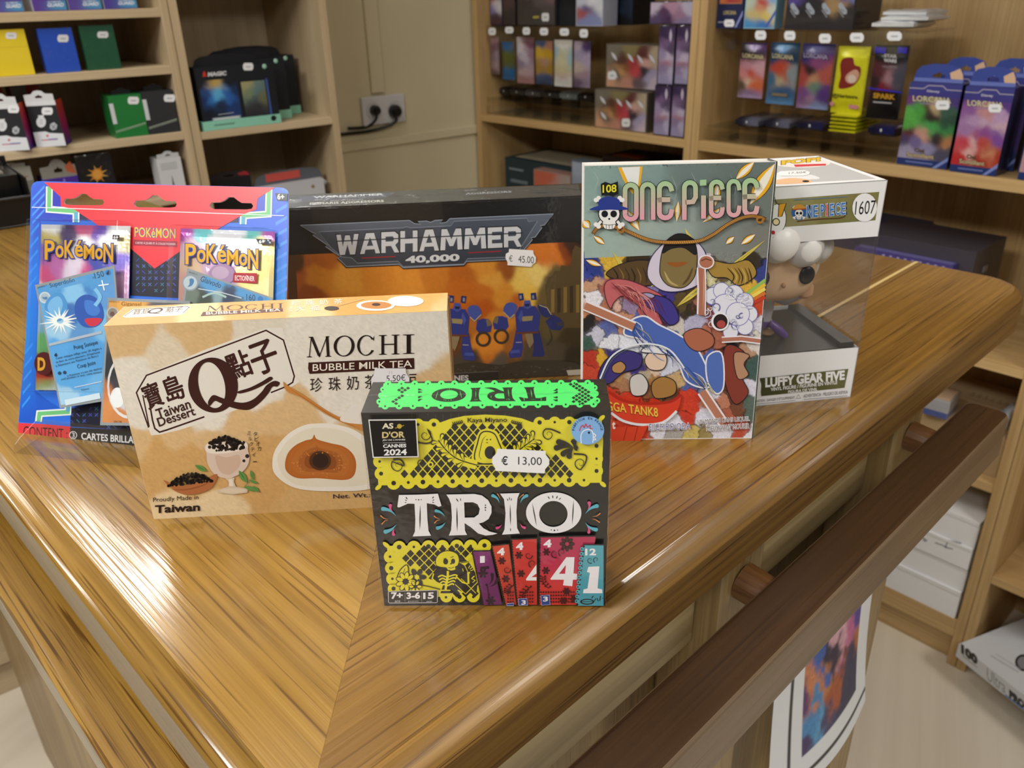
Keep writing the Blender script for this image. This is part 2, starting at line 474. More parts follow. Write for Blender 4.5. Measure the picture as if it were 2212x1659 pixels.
W_BRACK = wood('brown_oak_bracket', AU + math.pi / 2, '6b4520', '573616', '7d5428', 1.2, .5, 0, .5, .5)
W_POST = wood('grey_oak_post', 'z', '8a7248', '6d5634', 'a58c5e', 1.2, .45, .1, .6, .6)
W_PANEL = wood('grey_oak_panel', AU, '97835c', '6f5d3f', 'ad9a70', .6, .45, .1, .4, .7)
W_LS = wood('oak_laminate_left_board', AL, 'c8b391', 'b39e7d', 'd5c2a2', 1.0, .5, 0, .2, .25)
W_LZ = wood('oak_laminate_left_upright', 'z', 'c2ac88', 'af9978', 'd0bd9c', 1.0, .5, 0, .2, .25)
W_RS = wood('oak_laminate_right_board', AR, 'c8a670', 'b28f5c', 'd5b784', 1.0, .5, 0, .3, .35)
W_RZ = wood('oak_laminate_right_upright', 'z', 'c4a26e', 'b08c58', 'd0b27f', 1.0, .5, 0, .3, .35)
W_FLOOR = wood('pale_laminate_floor', AU + .35, 'e4dac8', 'd2c6b2', 'eee6d8', .16, .45, .05, .05, .15)
W_EDGEV = wood('sheen_edge_left', AU + math.pi / 2, '8c8170', '7a7062', '9a8f7e', 1.5, .42, .15, .3, .3)  # grey floor sheen of the upright faces put into the wood colour
W_EDGEU = wood('sheen_edge_right', AU, '6f5a46', '5c4938', '806a54', 1.5, .42, .15, .4, .3)  # same painted sheen for the sides of the right rail
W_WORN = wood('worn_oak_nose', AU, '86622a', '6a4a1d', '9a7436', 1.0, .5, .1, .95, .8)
def paint_mat(name, c, rough=.75, bump=.05):
    m, nt, b = nodes(name)
    tc = N(nt, 'ShaderNodeTexCoord'); nz = N(nt, 'ShaderNodeTexNoise'); nz.inputs['Scale'].default_value = 6; nz.inputs['Detail'].default_value = 5
    nt.links.new(tc.outputs['Object'], nz.inputs['Vector'])
    mx = N(nt, 'ShaderNodeMix', data_type='RGBA'); c = hx(c)
    mx.inputs[6].default_value = (*(c * .93), 1); mx.inputs[7].default_value = (*np.minimum(c * 1.06, 1), 1)
    nt.links.new(nz.outputs['Fac'], mx.inputs[0]); nt.links.new(mx.outputs[2], b.inputs['Base Color'])
    b.inputs['Roughness'].default_value = rough
    n2 = N(nt, 'ShaderNodeTexNoise'); n2.inputs['Scale'].default_value = 300
    bp = N(nt, 'ShaderNodeBump'); bp.inputs['Strength'].default_value = bump; bp.inputs['Distance'].default_value = .001
    nt.links.new(tc.outputs['Object'], n2.inputs['Vector']); nt.links.new(n2.outputs['Fac'], bp.inputs['Height']); nt.links.new(bp.outputs['Normal'], b.inputs['Normal'])
    return m
M_WALL = paint_mat('beige_wall_paint', 'd8cead')
M_CEIL = paint_mat('white_ceiling_paint', 'e6e3dc')

# ------------------------------------------------------------------ room
def struct(name, mb, mats, label=None, bevel=0): return mb.build(name, mats, kind='structure', label=label, bevel=bevel)
mb = MB(); mb.box((-3.2, -2.2, FLOOR_Z - .05), (7, 0, 0), (0, 6.5, 0), (0, 0, .05), 'cfc5b2'); struct('floor', mb, W_FLOOR, 'pale greige laminate floor with soft diagonal streaks')
mb = MB(); mb.box((-3.2, -2.2, CEIL_Z), (7, 0, 0), (0, 6.5, 0), (0, 0, .05), 'e6e3dc'); struct('ceiling', mb, M_CEIL, 'white painted ceiling of the shop')
WOFF = .292
mb = MB(); mb.box(Lp(-1.6, WOFF, FLOOR_Z), UL * 3.62, NL * .08, CZ * (CEIL_Z - FLOOR_Z), 'c4b894')
struct('wall_left', mb, M_WALL, 'beige painted wall behind the left shelves with a power socket')
mb = MB(); mb.box(Rp(-2.35, DEPTH + .012, FLOOR_Z), UR * 4.2, NR * .08, CZ * (CEIL_Z - FLOOR_Z), 'c4b894')
struct('wall_right', mb, M_WALL, 'beige painted wall hidden behind the right shelves')
# cable duct and dado rail on the wall
mb = MB(); mb.box(Lp(1.070, WOFF - .010, .058), UL * .036, NL * .010, CZ * (CEIL_Z - .058), 'c4b894'); struct('trim_1', mb, M_WALL, 'upright beige cable duct running down the wall to the power socket', .001)
mb = MB(); mb.box(Lp(.84, WOFF - .008, -.075), UL * .95, NL * .008, CZ * .022, 'c4b894'); struct('trim_2', mb, M_WALL, 'thin beige dado strip along the wall below the power socket', .002)

# lamps: housings in the ceiling and the added lit panel on the wall, all beside or above what the photo frames
for k, (lo, sx, sy) in enumerate(LAMPS):
    m3 = lo.rotation_euler.to_matrix(); ax, ay, az = (np.array(m3.col[i]) for i in range(3)); c = np.array(lo.location) + az * .006
    nm = 'added_light_panel' if k == 0 else 'ceiling_light'
    r = empty(nm, 'wide white lit panel added on the wall above the left shelves for the counter reflection' if k == 0 else 'square recessed LED ceiling light over ' + ('the counter', 'the customer side of the counter', 'the rear arm of the counter', 'the aisle by the right shelves')[k - 1], 'lamp', tuple(c), group=None if k == 0 else 'square LED lights in the ceiling')
    mb = MB(); t = .02
    for a, b, la, lb in ((-sx / 2 - t, -sy / 2 - t, sx + 2 * t, t), (-sx / 2 - t, sy / 2, sx + 2 * t, t), (-sx / 2 - t, -sy / 2, t, sy), (sx / 2, -sy / 2, t, sy)):
        mb.box(c + ax * a + ay * b - az * .008, ax * la, ay * lb, az * .03, 'e8e8e6')
    mb.build('frame', M_SATIN, r)
    mb = MB(); mb.box(c - ax * sx / 2 - ay * sy / 2 + az * .004, ax * sx, ay * sy, az * .018, 'f2f2f0'); mb.build('diffuser', M_SATIN, r)
    lo.parent = r; lo.matrix_parent_inverse = WORLD[r.name].inverted()

# ------------------------------------------------------------------ bookcases
def bookcase(name, label, P, U_, Nn, u0, u1, zs, ztop, ms, mz, t=.018, plinth=True, bottom=None):
    r = empty(name, label, 'bookcase', tuple(P((u0 + u1) / 2, DEPTH / 2, FLOOR_Z)), group='oak laminate bookcases along the walls')
    for a in (u0, u1 - t):
        mb = MB(); mb.box(P(a, 0, FLOOR_Z), U_ * t, Nn * DEPTH, CZ * (ztop - FLOOR_Z), 'c0a070'); mb.build('side_panel', mz, r, bevel=.0008)
    for (z1, z0) in zs:
        mb = MB(); mb.box(P(u0 + t, .0015, z0), U_ * (u1 - u0 - 2 * t), Nn * (DEPTH - .008), CZ * (z1 - z0), 'c0a070'); mb.build('shelf', ms, r, bevel=.0008)
    mb = MB(); mb.box(P(u0 + t, DEPTH - .006, FLOOR_Z), U_ * (u1 - u0 - 2 * t), Nn * .005, CZ * (ztop - FLOOR_Z - .01), 'c0a070'); mb.build('back_panel', mz, r)
    if plinth:
        z1 = bottom if bottom is not None else FLOOR_Z + .075
        mb = MB(); mb.box(P(u0 + t, .022, FLOOR_Z), U_ * (u1 - u0 - 2 * t), Nn * .016, CZ * (z1 - .004 - FLOOR_Z), 'b08a55'); mb.build('plinth', ms, r)
    return r
LZ = dict(s1=.267, s2=.172, s3=.0565)
bookcase('bookcase', 'oak bookcase with close shelves of card sleeves and deck boxes, by the wide one', Lp, UL, NL, -.35, .518,
         [(.267, .2525), (.172, .158), (.0565, .042), (-.058, -.0725), (-.2, -.2145), (-.4, -.4145), (-.65, -.6645), (-.9, -.9145), (.43, .4155), (.60, .5855)], .60, W_LS, W_LZ, .0145)
bookcase('bookcase', 'narrow oak bookcase holding black card boxes, beside the beige wall', Lp, UL, NL, .5195, .826,
         [(.0515, .0375), (-.130, -.144), (-.35, -.364), (-.65, -.664), (-.9, -.914), (.36, .346), (.60, .586)], .60, W_LS, W_LZ, .0150)
bookcase('bookcase', 'oak bookcase in the room corner with acrylic booster dispenser and stacked game boxes', Rp, UR, NR, -1.811, -1.0895,
         [(-.0225, -.0395), (-.30, -.317), (-.62, -.637), (-.9, -.917), (.46, .443), (1.0, .983)], 1.0, W_RS, W_RZ, .018)
bookcase('bookcase', 'oak bookcase with packs in clear dispenser above and white storage boxes at the bottom', Rp, UR, NR, -1.0885, -.3435,
         [(-.0205, -.0405), (-.331, -.351), (-.567, -.585), (-.889, -.931), (.46, .443), (1.0, .983)], 1.0, W_RS, W_RZ, .018, bottom=-.931)
bookcase('bookcase', 'oak bookcase at the frame edge holding the big white storage box', Rp, UR, NR, -.3425, .36,
         [(-.0205, -.0405), (-.40, -.418), (-.755, -.772), (.46, .443), (1.0, .983)], 1.0, W_RS, W_RZ, .018, bottom=-.93)

# ------------------------------------------------------------------ counter
cr = empty('counter', 'golden oak bar counter with mitred corner and hand rails on both sides', 'counter', tuple(Cp(.5, .5, FLOOR_Z)))
U0, V0, U1, WR, WL, VL = .0705, .1915, .918, .60, .40, 1.45
def worktop(poly, name, mat, rounds, zb=-.041, r=.0125):
    """boards with a rounded nose: the edge indices in `rounds` get the nose profile"""
    mb = MB(); n = len(poly)
    prof = [(r * (1 - math.sin(a)), -r * (1 - math.cos(a)) if False else -(r - r * math.cos(a))) for a in np.linspace(0, math.pi / 2, 8)]
    prof = [(r - r * math.sin(a), -(r - r * math.cos(a))) for a in np.linspace(0, math.pi / 2, 8)]   # inset, z
    prof = prof + [(0.0, zb + .003), (.003, zb)]
    P = [np.array(p, float) for p in poly]
    def inset(k):
        out = []
        for i in range(n):
            a, b, c = P[i - 1], P[i], P[(i + 1) % n]
            e0 = (b - a) / np.linalg.norm(b - a); e1 = (c - b) / np.linalg.norm(c - b)
            n0 = np.array([-e0[1], e0[0]]); n1 = np.array([-e1[1], e1[0]])
            k0 = k if (i - 1) % n in rounds else 0.; k1 = k if i in rounds else 0.
            # intersection of the two shifted edges
            A = np.array([n0, n1]); rhs = np.array([n0 @ b + k0, n1 @ b + k1])
            if abs(np.linalg.det(A)) < 1e-3: out.append(b + n0 * k0)
            else: out.append(np.linalg.solve(A, rhs))
        return out
    loops = []
    for (k, z) in prof:
        loops.append([Cp(q[0], q[1], z) for q in inset(k)])
    m = len(loops)
    V = np.array([p for l in loops for p in l]); F = []
    for j in range(m - 1):
        for i in range(n):
            a = j * n + i; b = j * n + (i + 1) % n; F.append((a, a + n, b + n, b))
    F.append(tuple(range(n))); F.append(tuple(range((m - 1) * n, m * n))[::-1])
    mb.add(V, F, hx('b8823a'))
    mb.m = [1 if (len(f) == 4 and (m - 3) * n <= i < (m - 1) * n) else 2 if n <= i < (m - 3) * n else 0 for i, f in enumerate(F)]
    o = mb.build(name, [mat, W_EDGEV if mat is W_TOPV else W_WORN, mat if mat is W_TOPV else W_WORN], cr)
    o.data.polygons.foreach_set('use_smooth', np.array([i < (m - 3) * n for i, f in enumerate(F)], dtype=bool))
    return o
g = .0001
# right arm (grain along CU): outer corner, far end with rounded corners, inner corner
arc = lambda cu, cv, r, a0, a1, k=8: [(cu + r * math.cos(t), cv + r * math.sin(t)) for t in np.linspace(a0, a1, k)]
rp = [(U0 + g, V0)] + arc(U1 - .05, V0 + .05, .05, -math.pi / 2, 0) + arc(U1 - .05, V0 + WR - .05, .05, 0, math.pi / 2) + [(U0 + WL + .2, V0 + WR), (U0 + WL, V0 + WL)]
worktop(rp, 'worktop_board', W_TOPU, set(range(0, len(rp) - 3)))
lp = [(U0, V0 + g), (U0 + WL, V0 + WL + g), (U0 + WL, VL), (U0, VL)]
worktop(lp, 'worktop_board', W_TOPV, {3, 2})
# light filler line in the right arm
mb = MB(); mb.box(Cp(.62, .3065, -.001), CU * .29, CV * .0035, CZ * .00108, 'd8bd82'); mb.build('filler_strip', M_CARD, cr, label='pale filled joint line in the worktop')
# body below
def cbox(u0, u1, v0, v1, z0, z1, col, mat, name, bevel=.001, label=None):
    mb = MB(); mb.box(Cp(u0, v0, z0), CU * (u1 - u0), CV * (v1 - v0), CZ * (z1 - z0), col)
    return mb.build(name, mat, cr, bevel=bevel, label=label)
BU1 = .69
cbox(.11, BU1 - .004, .245, V0 + WR - .05, FLOOR_Z, -.0415, '8a7248', W_POST, 'body_panel')
cbox(.11, U0 + WL - .05, V0 + WR - .05, VL - .03, FLOOR_Z, -.0415, '8a7248', W_POST, 'body_panel')
# frieze boards between the posts
for a, b in ((.112, .364), (.407, .6145)):
    cbox(a, b, .2165, .2449, -.112, -.0415, '97835c', W_PANEL, 'frieze_board')
POSTS = [(.365, .406), (.6155, .668)]
for a, b in POSTS:
    cbox(a, b, .1975, .2449, FLOOR_Z + .0, -.0415, '8a7248', W_POST, 'post', .003)
cbox(.424, .434, .2085, .2164, -.112, -.0415, '8a7248', W_POST, 'moulding', .002)
cbox(BU1 - .05, BU1, .225, .2449, FLOOR_Z, -.0415, '8a7248', W_POST, 'corner_stile', .003)
# rails: right one dark with rounded end, held on brackets; left one lighter
def rail(u0, u1, v0, v1, z0, z1, mat, name, r_end):
    mb = MB()
    if r_end: pl = [(u0, v0)] + arc(u1 - .009, v0 + .009, .009, -math.pi / 2, 0) + arc(u1 - .009, v1 - .009, .009, 0, math.pi / 2) + [(u0, v1)]
    else: pl = [(u0, v0), (u1, v0), (u1, v1), (u0, v1)]
    n = len(pl); V = [Cp(a, b, z) for z in (z0, z1) for a, b in pl]
    F = [tuple(range(n))[::-1], tuple(range(n, 2 * n))] + [(i, (i + 1) % n, n + (i + 1) % n, n + i) for i in range(n)]
    mb.add(V, F, hx('5a3312')); mb.m = [0, 0] + [1] * n
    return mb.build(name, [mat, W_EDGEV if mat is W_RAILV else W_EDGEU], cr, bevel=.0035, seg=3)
rail(.03, .7095, .143, .1775, -.0905, -.05, W_RAILU, 'hand_rail', True)['label'] = 'oak hand rail with its shade put into a dark colour'
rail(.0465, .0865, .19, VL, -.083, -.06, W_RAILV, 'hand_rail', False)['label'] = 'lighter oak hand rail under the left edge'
for a, b in POSTS:
    c = (a + b) / 2
    mb = MB(); mb.tube([Cp(c, .1974, -.064), Cp(c, .1790, -.066), Cp(c, .165, -.069)], [.0125, .0120, .0115], '6b4420', seg=16)
    mb.build('rail_bracket', W_BRACK, cr)
# ------------------------------------------------------------------ boxes on the counter
def diamonds(f, inside, x0, y0, ax, ay, hw, hh, col, n=14, xs=None):
    f.up()
    for i in range(-n, n + 1):
        for j in range(-n, n + 1):
            cx, cy = x0 + ax * (i + j), y0 + ay * (i - j)
            if inside(cx, cy): f.poly([(cx - hw, cy), (cx, cy - hh), (cx + hw, cy), (cx, cy + hh)], col, up=False)
def spiral(f, x, y, r, col, w=9, turns=1.6, a0=0.0, sgn=1, tail=None):
    pts = [(x + r * (1 - t) ** .9 * math.cos(a0 + sgn * t * turns * 6.283), y + r * (1 - t) ** .9 * math.sin(a0 + sgn * t * turns * 6.283)) for t in np.linspace(0, .93, 26)]
    if tail: pts = list(smooth(tail + [pts[0]], 5)[:-1]) + pts
    f.line(pts, w, col, taper='end')
def lens(f, a, b, w, col, up=False):
    a = np.array(a, float); b = np.array(b, float); d = b - a; q = np.array([-d[1], d[0]]) / np.linalg.norm(d)
    f.poly([a + d * t + q * w * math.sin(math.pi * t) for t in np.linspace(0, 1, 8)] + [a + d * t - q * w * math.sin(math.pi * t) for t in np.linspace(.875, .125, 7)], col, up=up)
def flower(f, x, y, r, col, n=6, core=None, oc=None):
    for k in range(n):
        a = k * 6.283 / n
        f.circ(x + r * .62 * math.cos(a), y + r * .62 * math.sin(a), r * .42, oc or col, ry=r * .27, n=10, up=(k == 0), rot=a)
    if oc:
        for k in range(n):
            a = k * 6.283 / n
            f.circ(x + r * .62 * math.cos(a), y + r * .62 * math.sin(a), r * .34, col, ry=r * .19, n=10, up=(k == 0), rot=a)
    f.circ(x, y, r * .26, core or col, n=10)
def pt_in(poly):
    P = [tuple(p) for p in poly]
    def f(x, y):
        c = False
        for i in range(len(P)):
            (a, b), (d, e) = P[i - 1], P[i]
            if (b > y) != (e > y) and x < (d - a) * (y - b) / (e - b) + a: c = not c
        return c
    return f
INK = '1b1a19'

# ---- 1: square black card game with yellow paper-cut print
T_ = [(320, 838), (450, 836), (583, 829), (607, 911), (588, 918), (560, 902), (508, 893), (512, 1000), (520, 1080), (537, 1113), (413, 1118), (428, 1085), (431, 1000), (425, 897), (380, 896), (345, 912), (322, 922), (309, 919)]
R_ = [(640, 835), (745, 833), (830, 831), (880, 841), (922, 872), (945, 915), (945, 960), (925, 1000), (890, 1022), (860, 1030), (890, 1062), (930, 1084), (985, 1098), (955, 1107), (905, 1112), (855, 1098), (805, 1055), (763, 1028), (766, 1078), (780, 1108), (657, 1112), (672, 1075), (678, 990), (672, 900), (658, 862)]
R_H = [(760, 888), (820, 887), (850, 900), (866, 932), (858, 968), (828, 990), (764, 991)]
I_ = [(1003, 829), (1134, 825), (1120, 862), (1113, 950), (1118, 1060), (1136, 1098), (1016, 1106), (1033, 1070), (1040, 960), (1030, 868)]
O_ = [(1365 + 187 * math.cos(a), 958 + 138 * math.sin(a)) for a in np.linspace(0, 6.283, 44)[:-1]]
O_H = [(1363 + 96 * math.cos(a), 966 + 88 * math.sin(a)) for a in np.linspace(0, 6.283, 30)[:-1]]
def title(f, mp, c, ink):
    m = lambda L: [mp(p) for p in L]
    f.poly(m(T_), c); f.poly(m(R_), c, holes=[m(R_H)], up=False); f.poly(m(I_), c, up=False); f.poly(m(O_), c, holes=[m(O_H)], up=False)
    f.up()
    for a, b, w in (((464, 905), (461, 1076), 5), ((711, 915), (714, 1086), 5), ((1071, 900), (1074, 1045), 4), ((1220, 890), (1250, 1050), 4), ((1500, 870), (1490, 1040), 4),
                    ((885, 1035), (930, 1085), 4), ((365, 850), (378, 868), 4), ((360, 870), (375, 878), 3), ((358, 890), (372, 888), 3), ((555, 848), (545, 862), 4), ((560, 868), (545, 876), 3), ((560, 890), (542, 886), 3),
                    ((705, 860), (722, 885), 4), ((735, 858), (738, 880), 3), ((1325, 845), (1338, 866), 4), ((1358, 838), (1360, 862), 4), ((1392, 842), (1382, 864), 4), ((1415, 855), (1398, 872), 3),
                    ((1065, 850), (1067, 875), 3), ((1050, 860), (1058, 880), 3), ((1082, 858), (1076, 878), 3), ((1073, 1060), (1074, 1085), 3)):
        lens(f, mp(a), mp(b), w * mp.k, ink)
    for (x, y, r) in ((435, 869, 4), (453, 870, 5), (471, 869, 4), (904, 907, 5), (904, 923, 6), (904, 940, 5), (1349, 1073, 4), (1370, 1077, 6), (1391, 1075, 4)):
        q = mp((x, y)); f.circ(q[0], q[1], r * mp.k, ink, n=8, up=False)

def card_game():
    x, y, yaw, w, d, h, lean = -.0666, .3196, -.0337, .1095, .0304, .1093, -.0145
    r = empty('card_game_box', 'square black card game box with yellow paper-cut print, frontmost on the counter', 'game box', (x, y, 0), yaw)
    mb = MB(); f, tp, lf, rt, *_ = carton(mb, x, y, yaw, w, d, h, lean, INK)
    f.crop(760, 800, 3.131); tp.crop(760, 800, 3.131); lf.crop(760, 800, 3.131)
    Y = 'e6da2f'
    # upper paper-cut
    top = [(150, 360), (300, 345), (400, 335), (500, 345), (600, 352), (660, 330), (760, 308), (900, 299), (1040, 306), (1150, 325), (1222, 352), (1320, 335), (1450, 330), (1560, 330), (1690, 335), (1700, 480), (1692, 640), (1688, 760), (1400, 762), (1000, 768), (600, 772), (180, 778), (170, 640)]
    f.poly(top, Y)
    bot = [(283, 762, 16), (382, 758, 10), (481, 755, 16), (583, 752, 10), (682, 750, 15), (781, 749, 9), (879, 746, 16), (977, 745, 9), (1076, 744, 16), (1174, 743, 9), (1272, 743, 16), (1372, 743, 9), (1470, 743, 16), (1570, 742, 9)]
    f.circs([(a, b - 2, 47) for a, b, c in bot], Y, n=20)
    f.circs([(188, 616, 44), (198, 698, 44), (1655, 510, 44), (1655, 597, 44), (1655, 680, 44), (448, 368, 42), (555, 368, 42), (1270, 356, 42), (1372, 354, 42), (1471, 354, 42)], Y, n=18)
    for p in ((1690, 322), (1698, 770), (180, 790)): f.circ(p[0], p[1], 26, Y, ry=14, rot=-.7 if p[1] != 770 else .7)
    f.circs(bot + [(188, 616, 9), (198, 698, 14), (1655, 510, 14), (1655, 597, 9), (1655, 680, 14), (448, 366, 10), (555, 366, 15), (1270, 352, 15), (1372, 350, 9), (1471, 350, 15)], INK)
    trap = pt_in([(330, 722), (690, 372), (1140, 366), (1510, 712)])
    diamonds(f, trap, 883, 525, 31, 35, 26, 29, INK)
    f.circs([(533, 636, 20), (1270, 625, 20)], Y); f.circs([(533, 636, 10)], INK)
    # avocado
    f.poly(smooth([(905, 395), (860, 415), (835, 480), (815, 560), (812, 610), (840, 640), (935, 645), (1020, 630), (1045, 580), (1020, 500), (985, 420), (945, 398)], 5, True), Y)
    f.line([(912, 412), (870, 430), (848, 500), (830, 570), (840, 615), (890, 632), (960, 630), (1015, 605), (1020, 555), (995, 490), (965, 430)], 9, INK, sm=5, closed=True)
    f.line([(910, 440), (885, 470), (868, 540), (862, 580), (880, 605)], 5, INK, sm=5, taper=True)
    f.circ(935, 555, 37, INK, ry=44); f.circs([(915, 468, 5), (938, 467, 5)], INK); f.line([(908, 485), (916, 490), (922, 486)], 4, INK)
    f.line([(845, 634), (1010, 628)], 8, INK)
    # branches with drops
    for pts, sg in (([(585, 470), (640, 540), (720, 600), (845, 640)], 1), ([(1235, 460), (1180, 500), (1120, 545), (1060, 590)], -1)):
        q = smooth(pts, 6)
        f.line(q, 62, Y); f.line(q, 8, INK)
        for k in range(2, len(q) - 2, 3):
            t = q[k + 1] - q[k - 1]; t /= np.linalg.norm(t); m = np.array([-t[1], t[0]])
            for s2 in (-1, 1):
                e = q[k] + (m * s2 * .9 - t * .7) * 44
                f.drop(q[k], e, 17, INK, .1 * s2); f.drop(q[k], e, 9, Y, .1 * s2)
    # corner swirls and leaf burst
    spiral(f, 497, 435, 42, INK, 12, 1.5, -1.2, 1, [(440, 480), (500, 490), (545, 470)]); spiral(f, 312, 640, 46, INK, 12, 1.5, -2.5, -1, [(280, 600), (330, 600), (352, 640)])
    spiral(f, 1330, 430, 42, INK, 12, 1.5, -2, -1, [(1410, 420), (1350, 395)]); spiral(f, 1545, 625, 42, INK, 12, 1.5, 1.5, 1, [(1500, 560), (1580, 570), (1580, 620)])
    spiral(f, 470, 620, 26, INK, 9, 1.2, 2, 1)
    for e in ((1385, 520), (1400, 480), (1430, 560), (1470, 575), (1500, 480), (1510, 520)): f.drop((1500, 520), e, 20, INK, .15)
    f.line([(1500, 520), (1525, 540)], 6, INK)
    # name and sprigs
    f.text('Kaya Miyano', (783, 357), (1051, 354), 40, INK, bold=.02)
    for x0, x1 in ((752, 680), (1076, 1150)):
        f.line([(x0, 345), (x1, 362)], 3, INK)
        for k in range(6):
            t = k / 6; px = x0 + (x1 - x0) * t; py = 345 + 17 * t; s2 = 1 if x1 > x0 else -1
            lens(f, (px, py), (px + 14 * s2, py - 14), 4, INK); lens(f, (px, py), (px + 16 * s2, py + 12), 4, INK)
    # title with colour accents
    mp = lambda p: p
    class Mp:
        k = 1.0
        def __call__(s, p): return p
    title(f, Mp(), 'f1eff2', '202020')
    TE, PK, OR = '58b4c8', 'e04f8c', 'e8914f'
    for tip, hd, rr, c, b in (((300, 981), (214, 932), 15, TE, .25), ((278, 950), (262, 910), 12, PK, -.3), ((304, 1033), (230, 1085), 15, TE, -.25), ((292, 1064), (284, 1103), 11, PK, .3),
                              ((630, 985), (572, 945), 11, TE, .25), ((634, 1021), (582, 1060), 13, TE, -.25), ((998, 893), (955, 843), 12, TE, .3), ((1140, 893), (1182, 843), 12, TE, -.3),
                              ((1014, 1036), (982, 1060), 10, PK, -.3), ((1141, 1030), (1168, 1058), 10, PK, .3), ((1592, 936), (1604, 892), 12, PK, .3), ((1578, 966), (1656, 912), 14, TE, -.25), ((1577, 1020), (1650, 1070), 14, TE, .25), ((1590, 1046), (1602, 1088), 11, PK, -.3)):
        f.drop(tip, hd, rr, c, b)
    for a, b, c in (((195, 975), (220, 995), (248, 1000)), ((203, 1036), (225, 1012), (248, 1008)), ((557, 978), (575, 992), (596, 996)), ((560, 1028), (575, 1010), (598, 1004)), ((985, 828), (996, 845), (1003, 862)), ((1163, 832), (1145, 845), (1130, 862)), ((1680, 960), (1655, 978), (1626, 983)), ((1676, 1022), (1650, 1005), (1624, 998))):
        f.line([a, b, c], 8, OR, sm=5, taper='end')
    # lower paper-cut with skeleton
    f.poly([(240, 1180), (930, 1172), (905, 1300), (865, 1520), (600, 1525), (260, 1500), (245, 1300)], Y)
    tops = [(322, 1188, 16), (421, 1187, 9), (519, 1184, 16), (614, 1182, 9), (711, 1180, 15), (805, 1180, 9), (898, 1177, 15)]
    f.circs([(a, b + 4, 46) for a, b, c in tops] + [(262, 1253, 44), (270, 1330, 44), (278, 1402, 44), (284, 1470, 40), (640, 1520, 42), (729, 1518, 44), (822, 1518, 44)], Y, n=18)
    f.circ(236, 1175, 30, Y, ry=14, rot=.7)
    f.circs(tops + [(260, 1253, 9), (268, 1330, 15), (276, 1402, 9), (284, 1468, 14), (638, 1527, 9), (729, 1523, 15), (822, 1525, 9)], INK)
    la = pt_in([(335, 1262), (450, 1196), (640, 1192), (800, 1192), (850, 1230), (780, 1260), (700, 1330), (600, 1400), (400, 1310)])
    diamonds(f, la, 460, 1232, 31, 31, 26, 27, INK, 12)
    f.poly([(520, 1400), (575, 1330), (560, 1270), (600, 1215), (690, 1205), (745, 1250), (800, 1300), (835, 1360), (850, 1440), (845, 1490), (780, 1505), (720, 1475), (680, 1500), (600, 1500), (620, 1440)], INK)
    diamonds(f, pt_in([(690, 1500), (860, 1420), (860, 1520), (690, 1520)]), 740, 1470, 31, 31, 26, 27, INK, 8)
    for a, b in (((700, 1440), (770, 1505)), ((770, 1505), (850, 1425)), ((740, 1400), (840, 1500))): f.line([a, b], 5, Y)
    f.poly(smooth([(572, 1305), (575, 1260), (610, 1225), (660, 1215), (710, 1235), (725, 1275), (715, 1310), (700, 1318), (698, 1340), (655, 1345), (640, 1325), (600, 1320)], 5, True), Y)
    f.circ(636, 1285, 17, INK, ry=20); f.circ(686, 1283, 14, INK, ry=18); f.poly([(664, 1305), (672, 1290), (680, 1304)], INK, up=False)
    f.line([(655, 1325), (672, 1330), (695, 1322)], 4, INK); f.line([(640, 1262), (620, 1268)], 4, INK); f.line([(668, 1258), (690, 1250)], 4, INK)
    f.line([(650, 1345), (650, 1380), (640, 1440), (635, 1475)], 16, Y, sm=4); f.line([(637, 1345), (665, 1345)], 6, INK)
    for k, yy in enumerate((1378, 1398, 1418, 1438)):
        ww = 66 - k * 8
        f.line([(650 - ww, yy + 12), (650 - ww * .6, yy), (645, yy + 10), (650 + ww * .7, yy - 4), (650 + ww, yy + 4)], 10, Y, sm=4)
    f.line([(555, 1365), (545, 1400), (580, 1430)], 9, Y); f.line([(705, 1385), (750, 1425), (785, 1435)], 10, Y); f.line([(790, 1435), (788, 1362)], 13, Y)
    f.line([(782, 1362), (800, 1358)], 12, Y); f.line([(600, 1478), (668, 1478)], 8, Y)
    f.poly([(727, 1290), (803, 1279), (765, 1312)], Y); f.line([(765, 1310), (785, 1352)], 5, Y); f.circ(790, 1268, 16, Y, ry=9)
    f.line([(738, 1293), (793, 1285)], 5, INK)
    for a, b in (((790, 1330), (800, 1310)), ((800, 1335), (818, 1318)), ((803, 1345), (824, 1338)), ((830, 1380), (812, 1395), ), ((750, 1330), (755, 1350))): f.line([a, b], 5, Y)
    f.line([(832, 1382), (812, 1398), (835, 1410), (818, 1425)], 5, Y)
    f.poly(smooth([(312, 1390), (330, 1340), (372, 1305), (385, 1340), (375, 1380), (345, 1395)], 5, True), Y); f.line([(312, 1390), (330, 1340), (372, 1305), (385, 1340), (375, 1380), (345, 1395)], 7, INK, sm=5, closed=True); f.line([(340, 1390), (362, 1330)], 4, INK)
    flower(f, 442, 1388, 62, INK, 6, Y); f.line([(425, 1375), (460, 1400)], 5, Y); f.line([(440, 1368), (445, 1408)], 5, Y)
    flower(f, 366, 1418, 68, Y, 9, INK, INK); flower(f, 432, 1452, 44, Y, 6, INK, INK)
    f.line([(470, 1440), (520, 1450), (600, 1470)], 7, INK, sm=4)
    # info plate
    rr = [(256, 1484), (575, 1475), (581, 1480), (580, 1555), (575, 1560), (258, 1562), (250, 1556), (249, 1490)]
    f.poly(rr, '1d1b1a'); f.line(rr, 4, 'd8d4d4', closed=True)
    for s_, a, b, hh in (('7+', 268, 347, 46), ('3-6', 372, 464, 46), ('15', 484, 557, 44)): f.text(s_, (a, 1536), (b, 1533), hh, 'efecee', bold=.04)
    for s_, a, b in (('ans', 293, 330), ('joueurs', 383, 453), ('min', 508, 545)): f.text(s_, (a, 1556), (b, 1555), 11, 'd8d4d4')
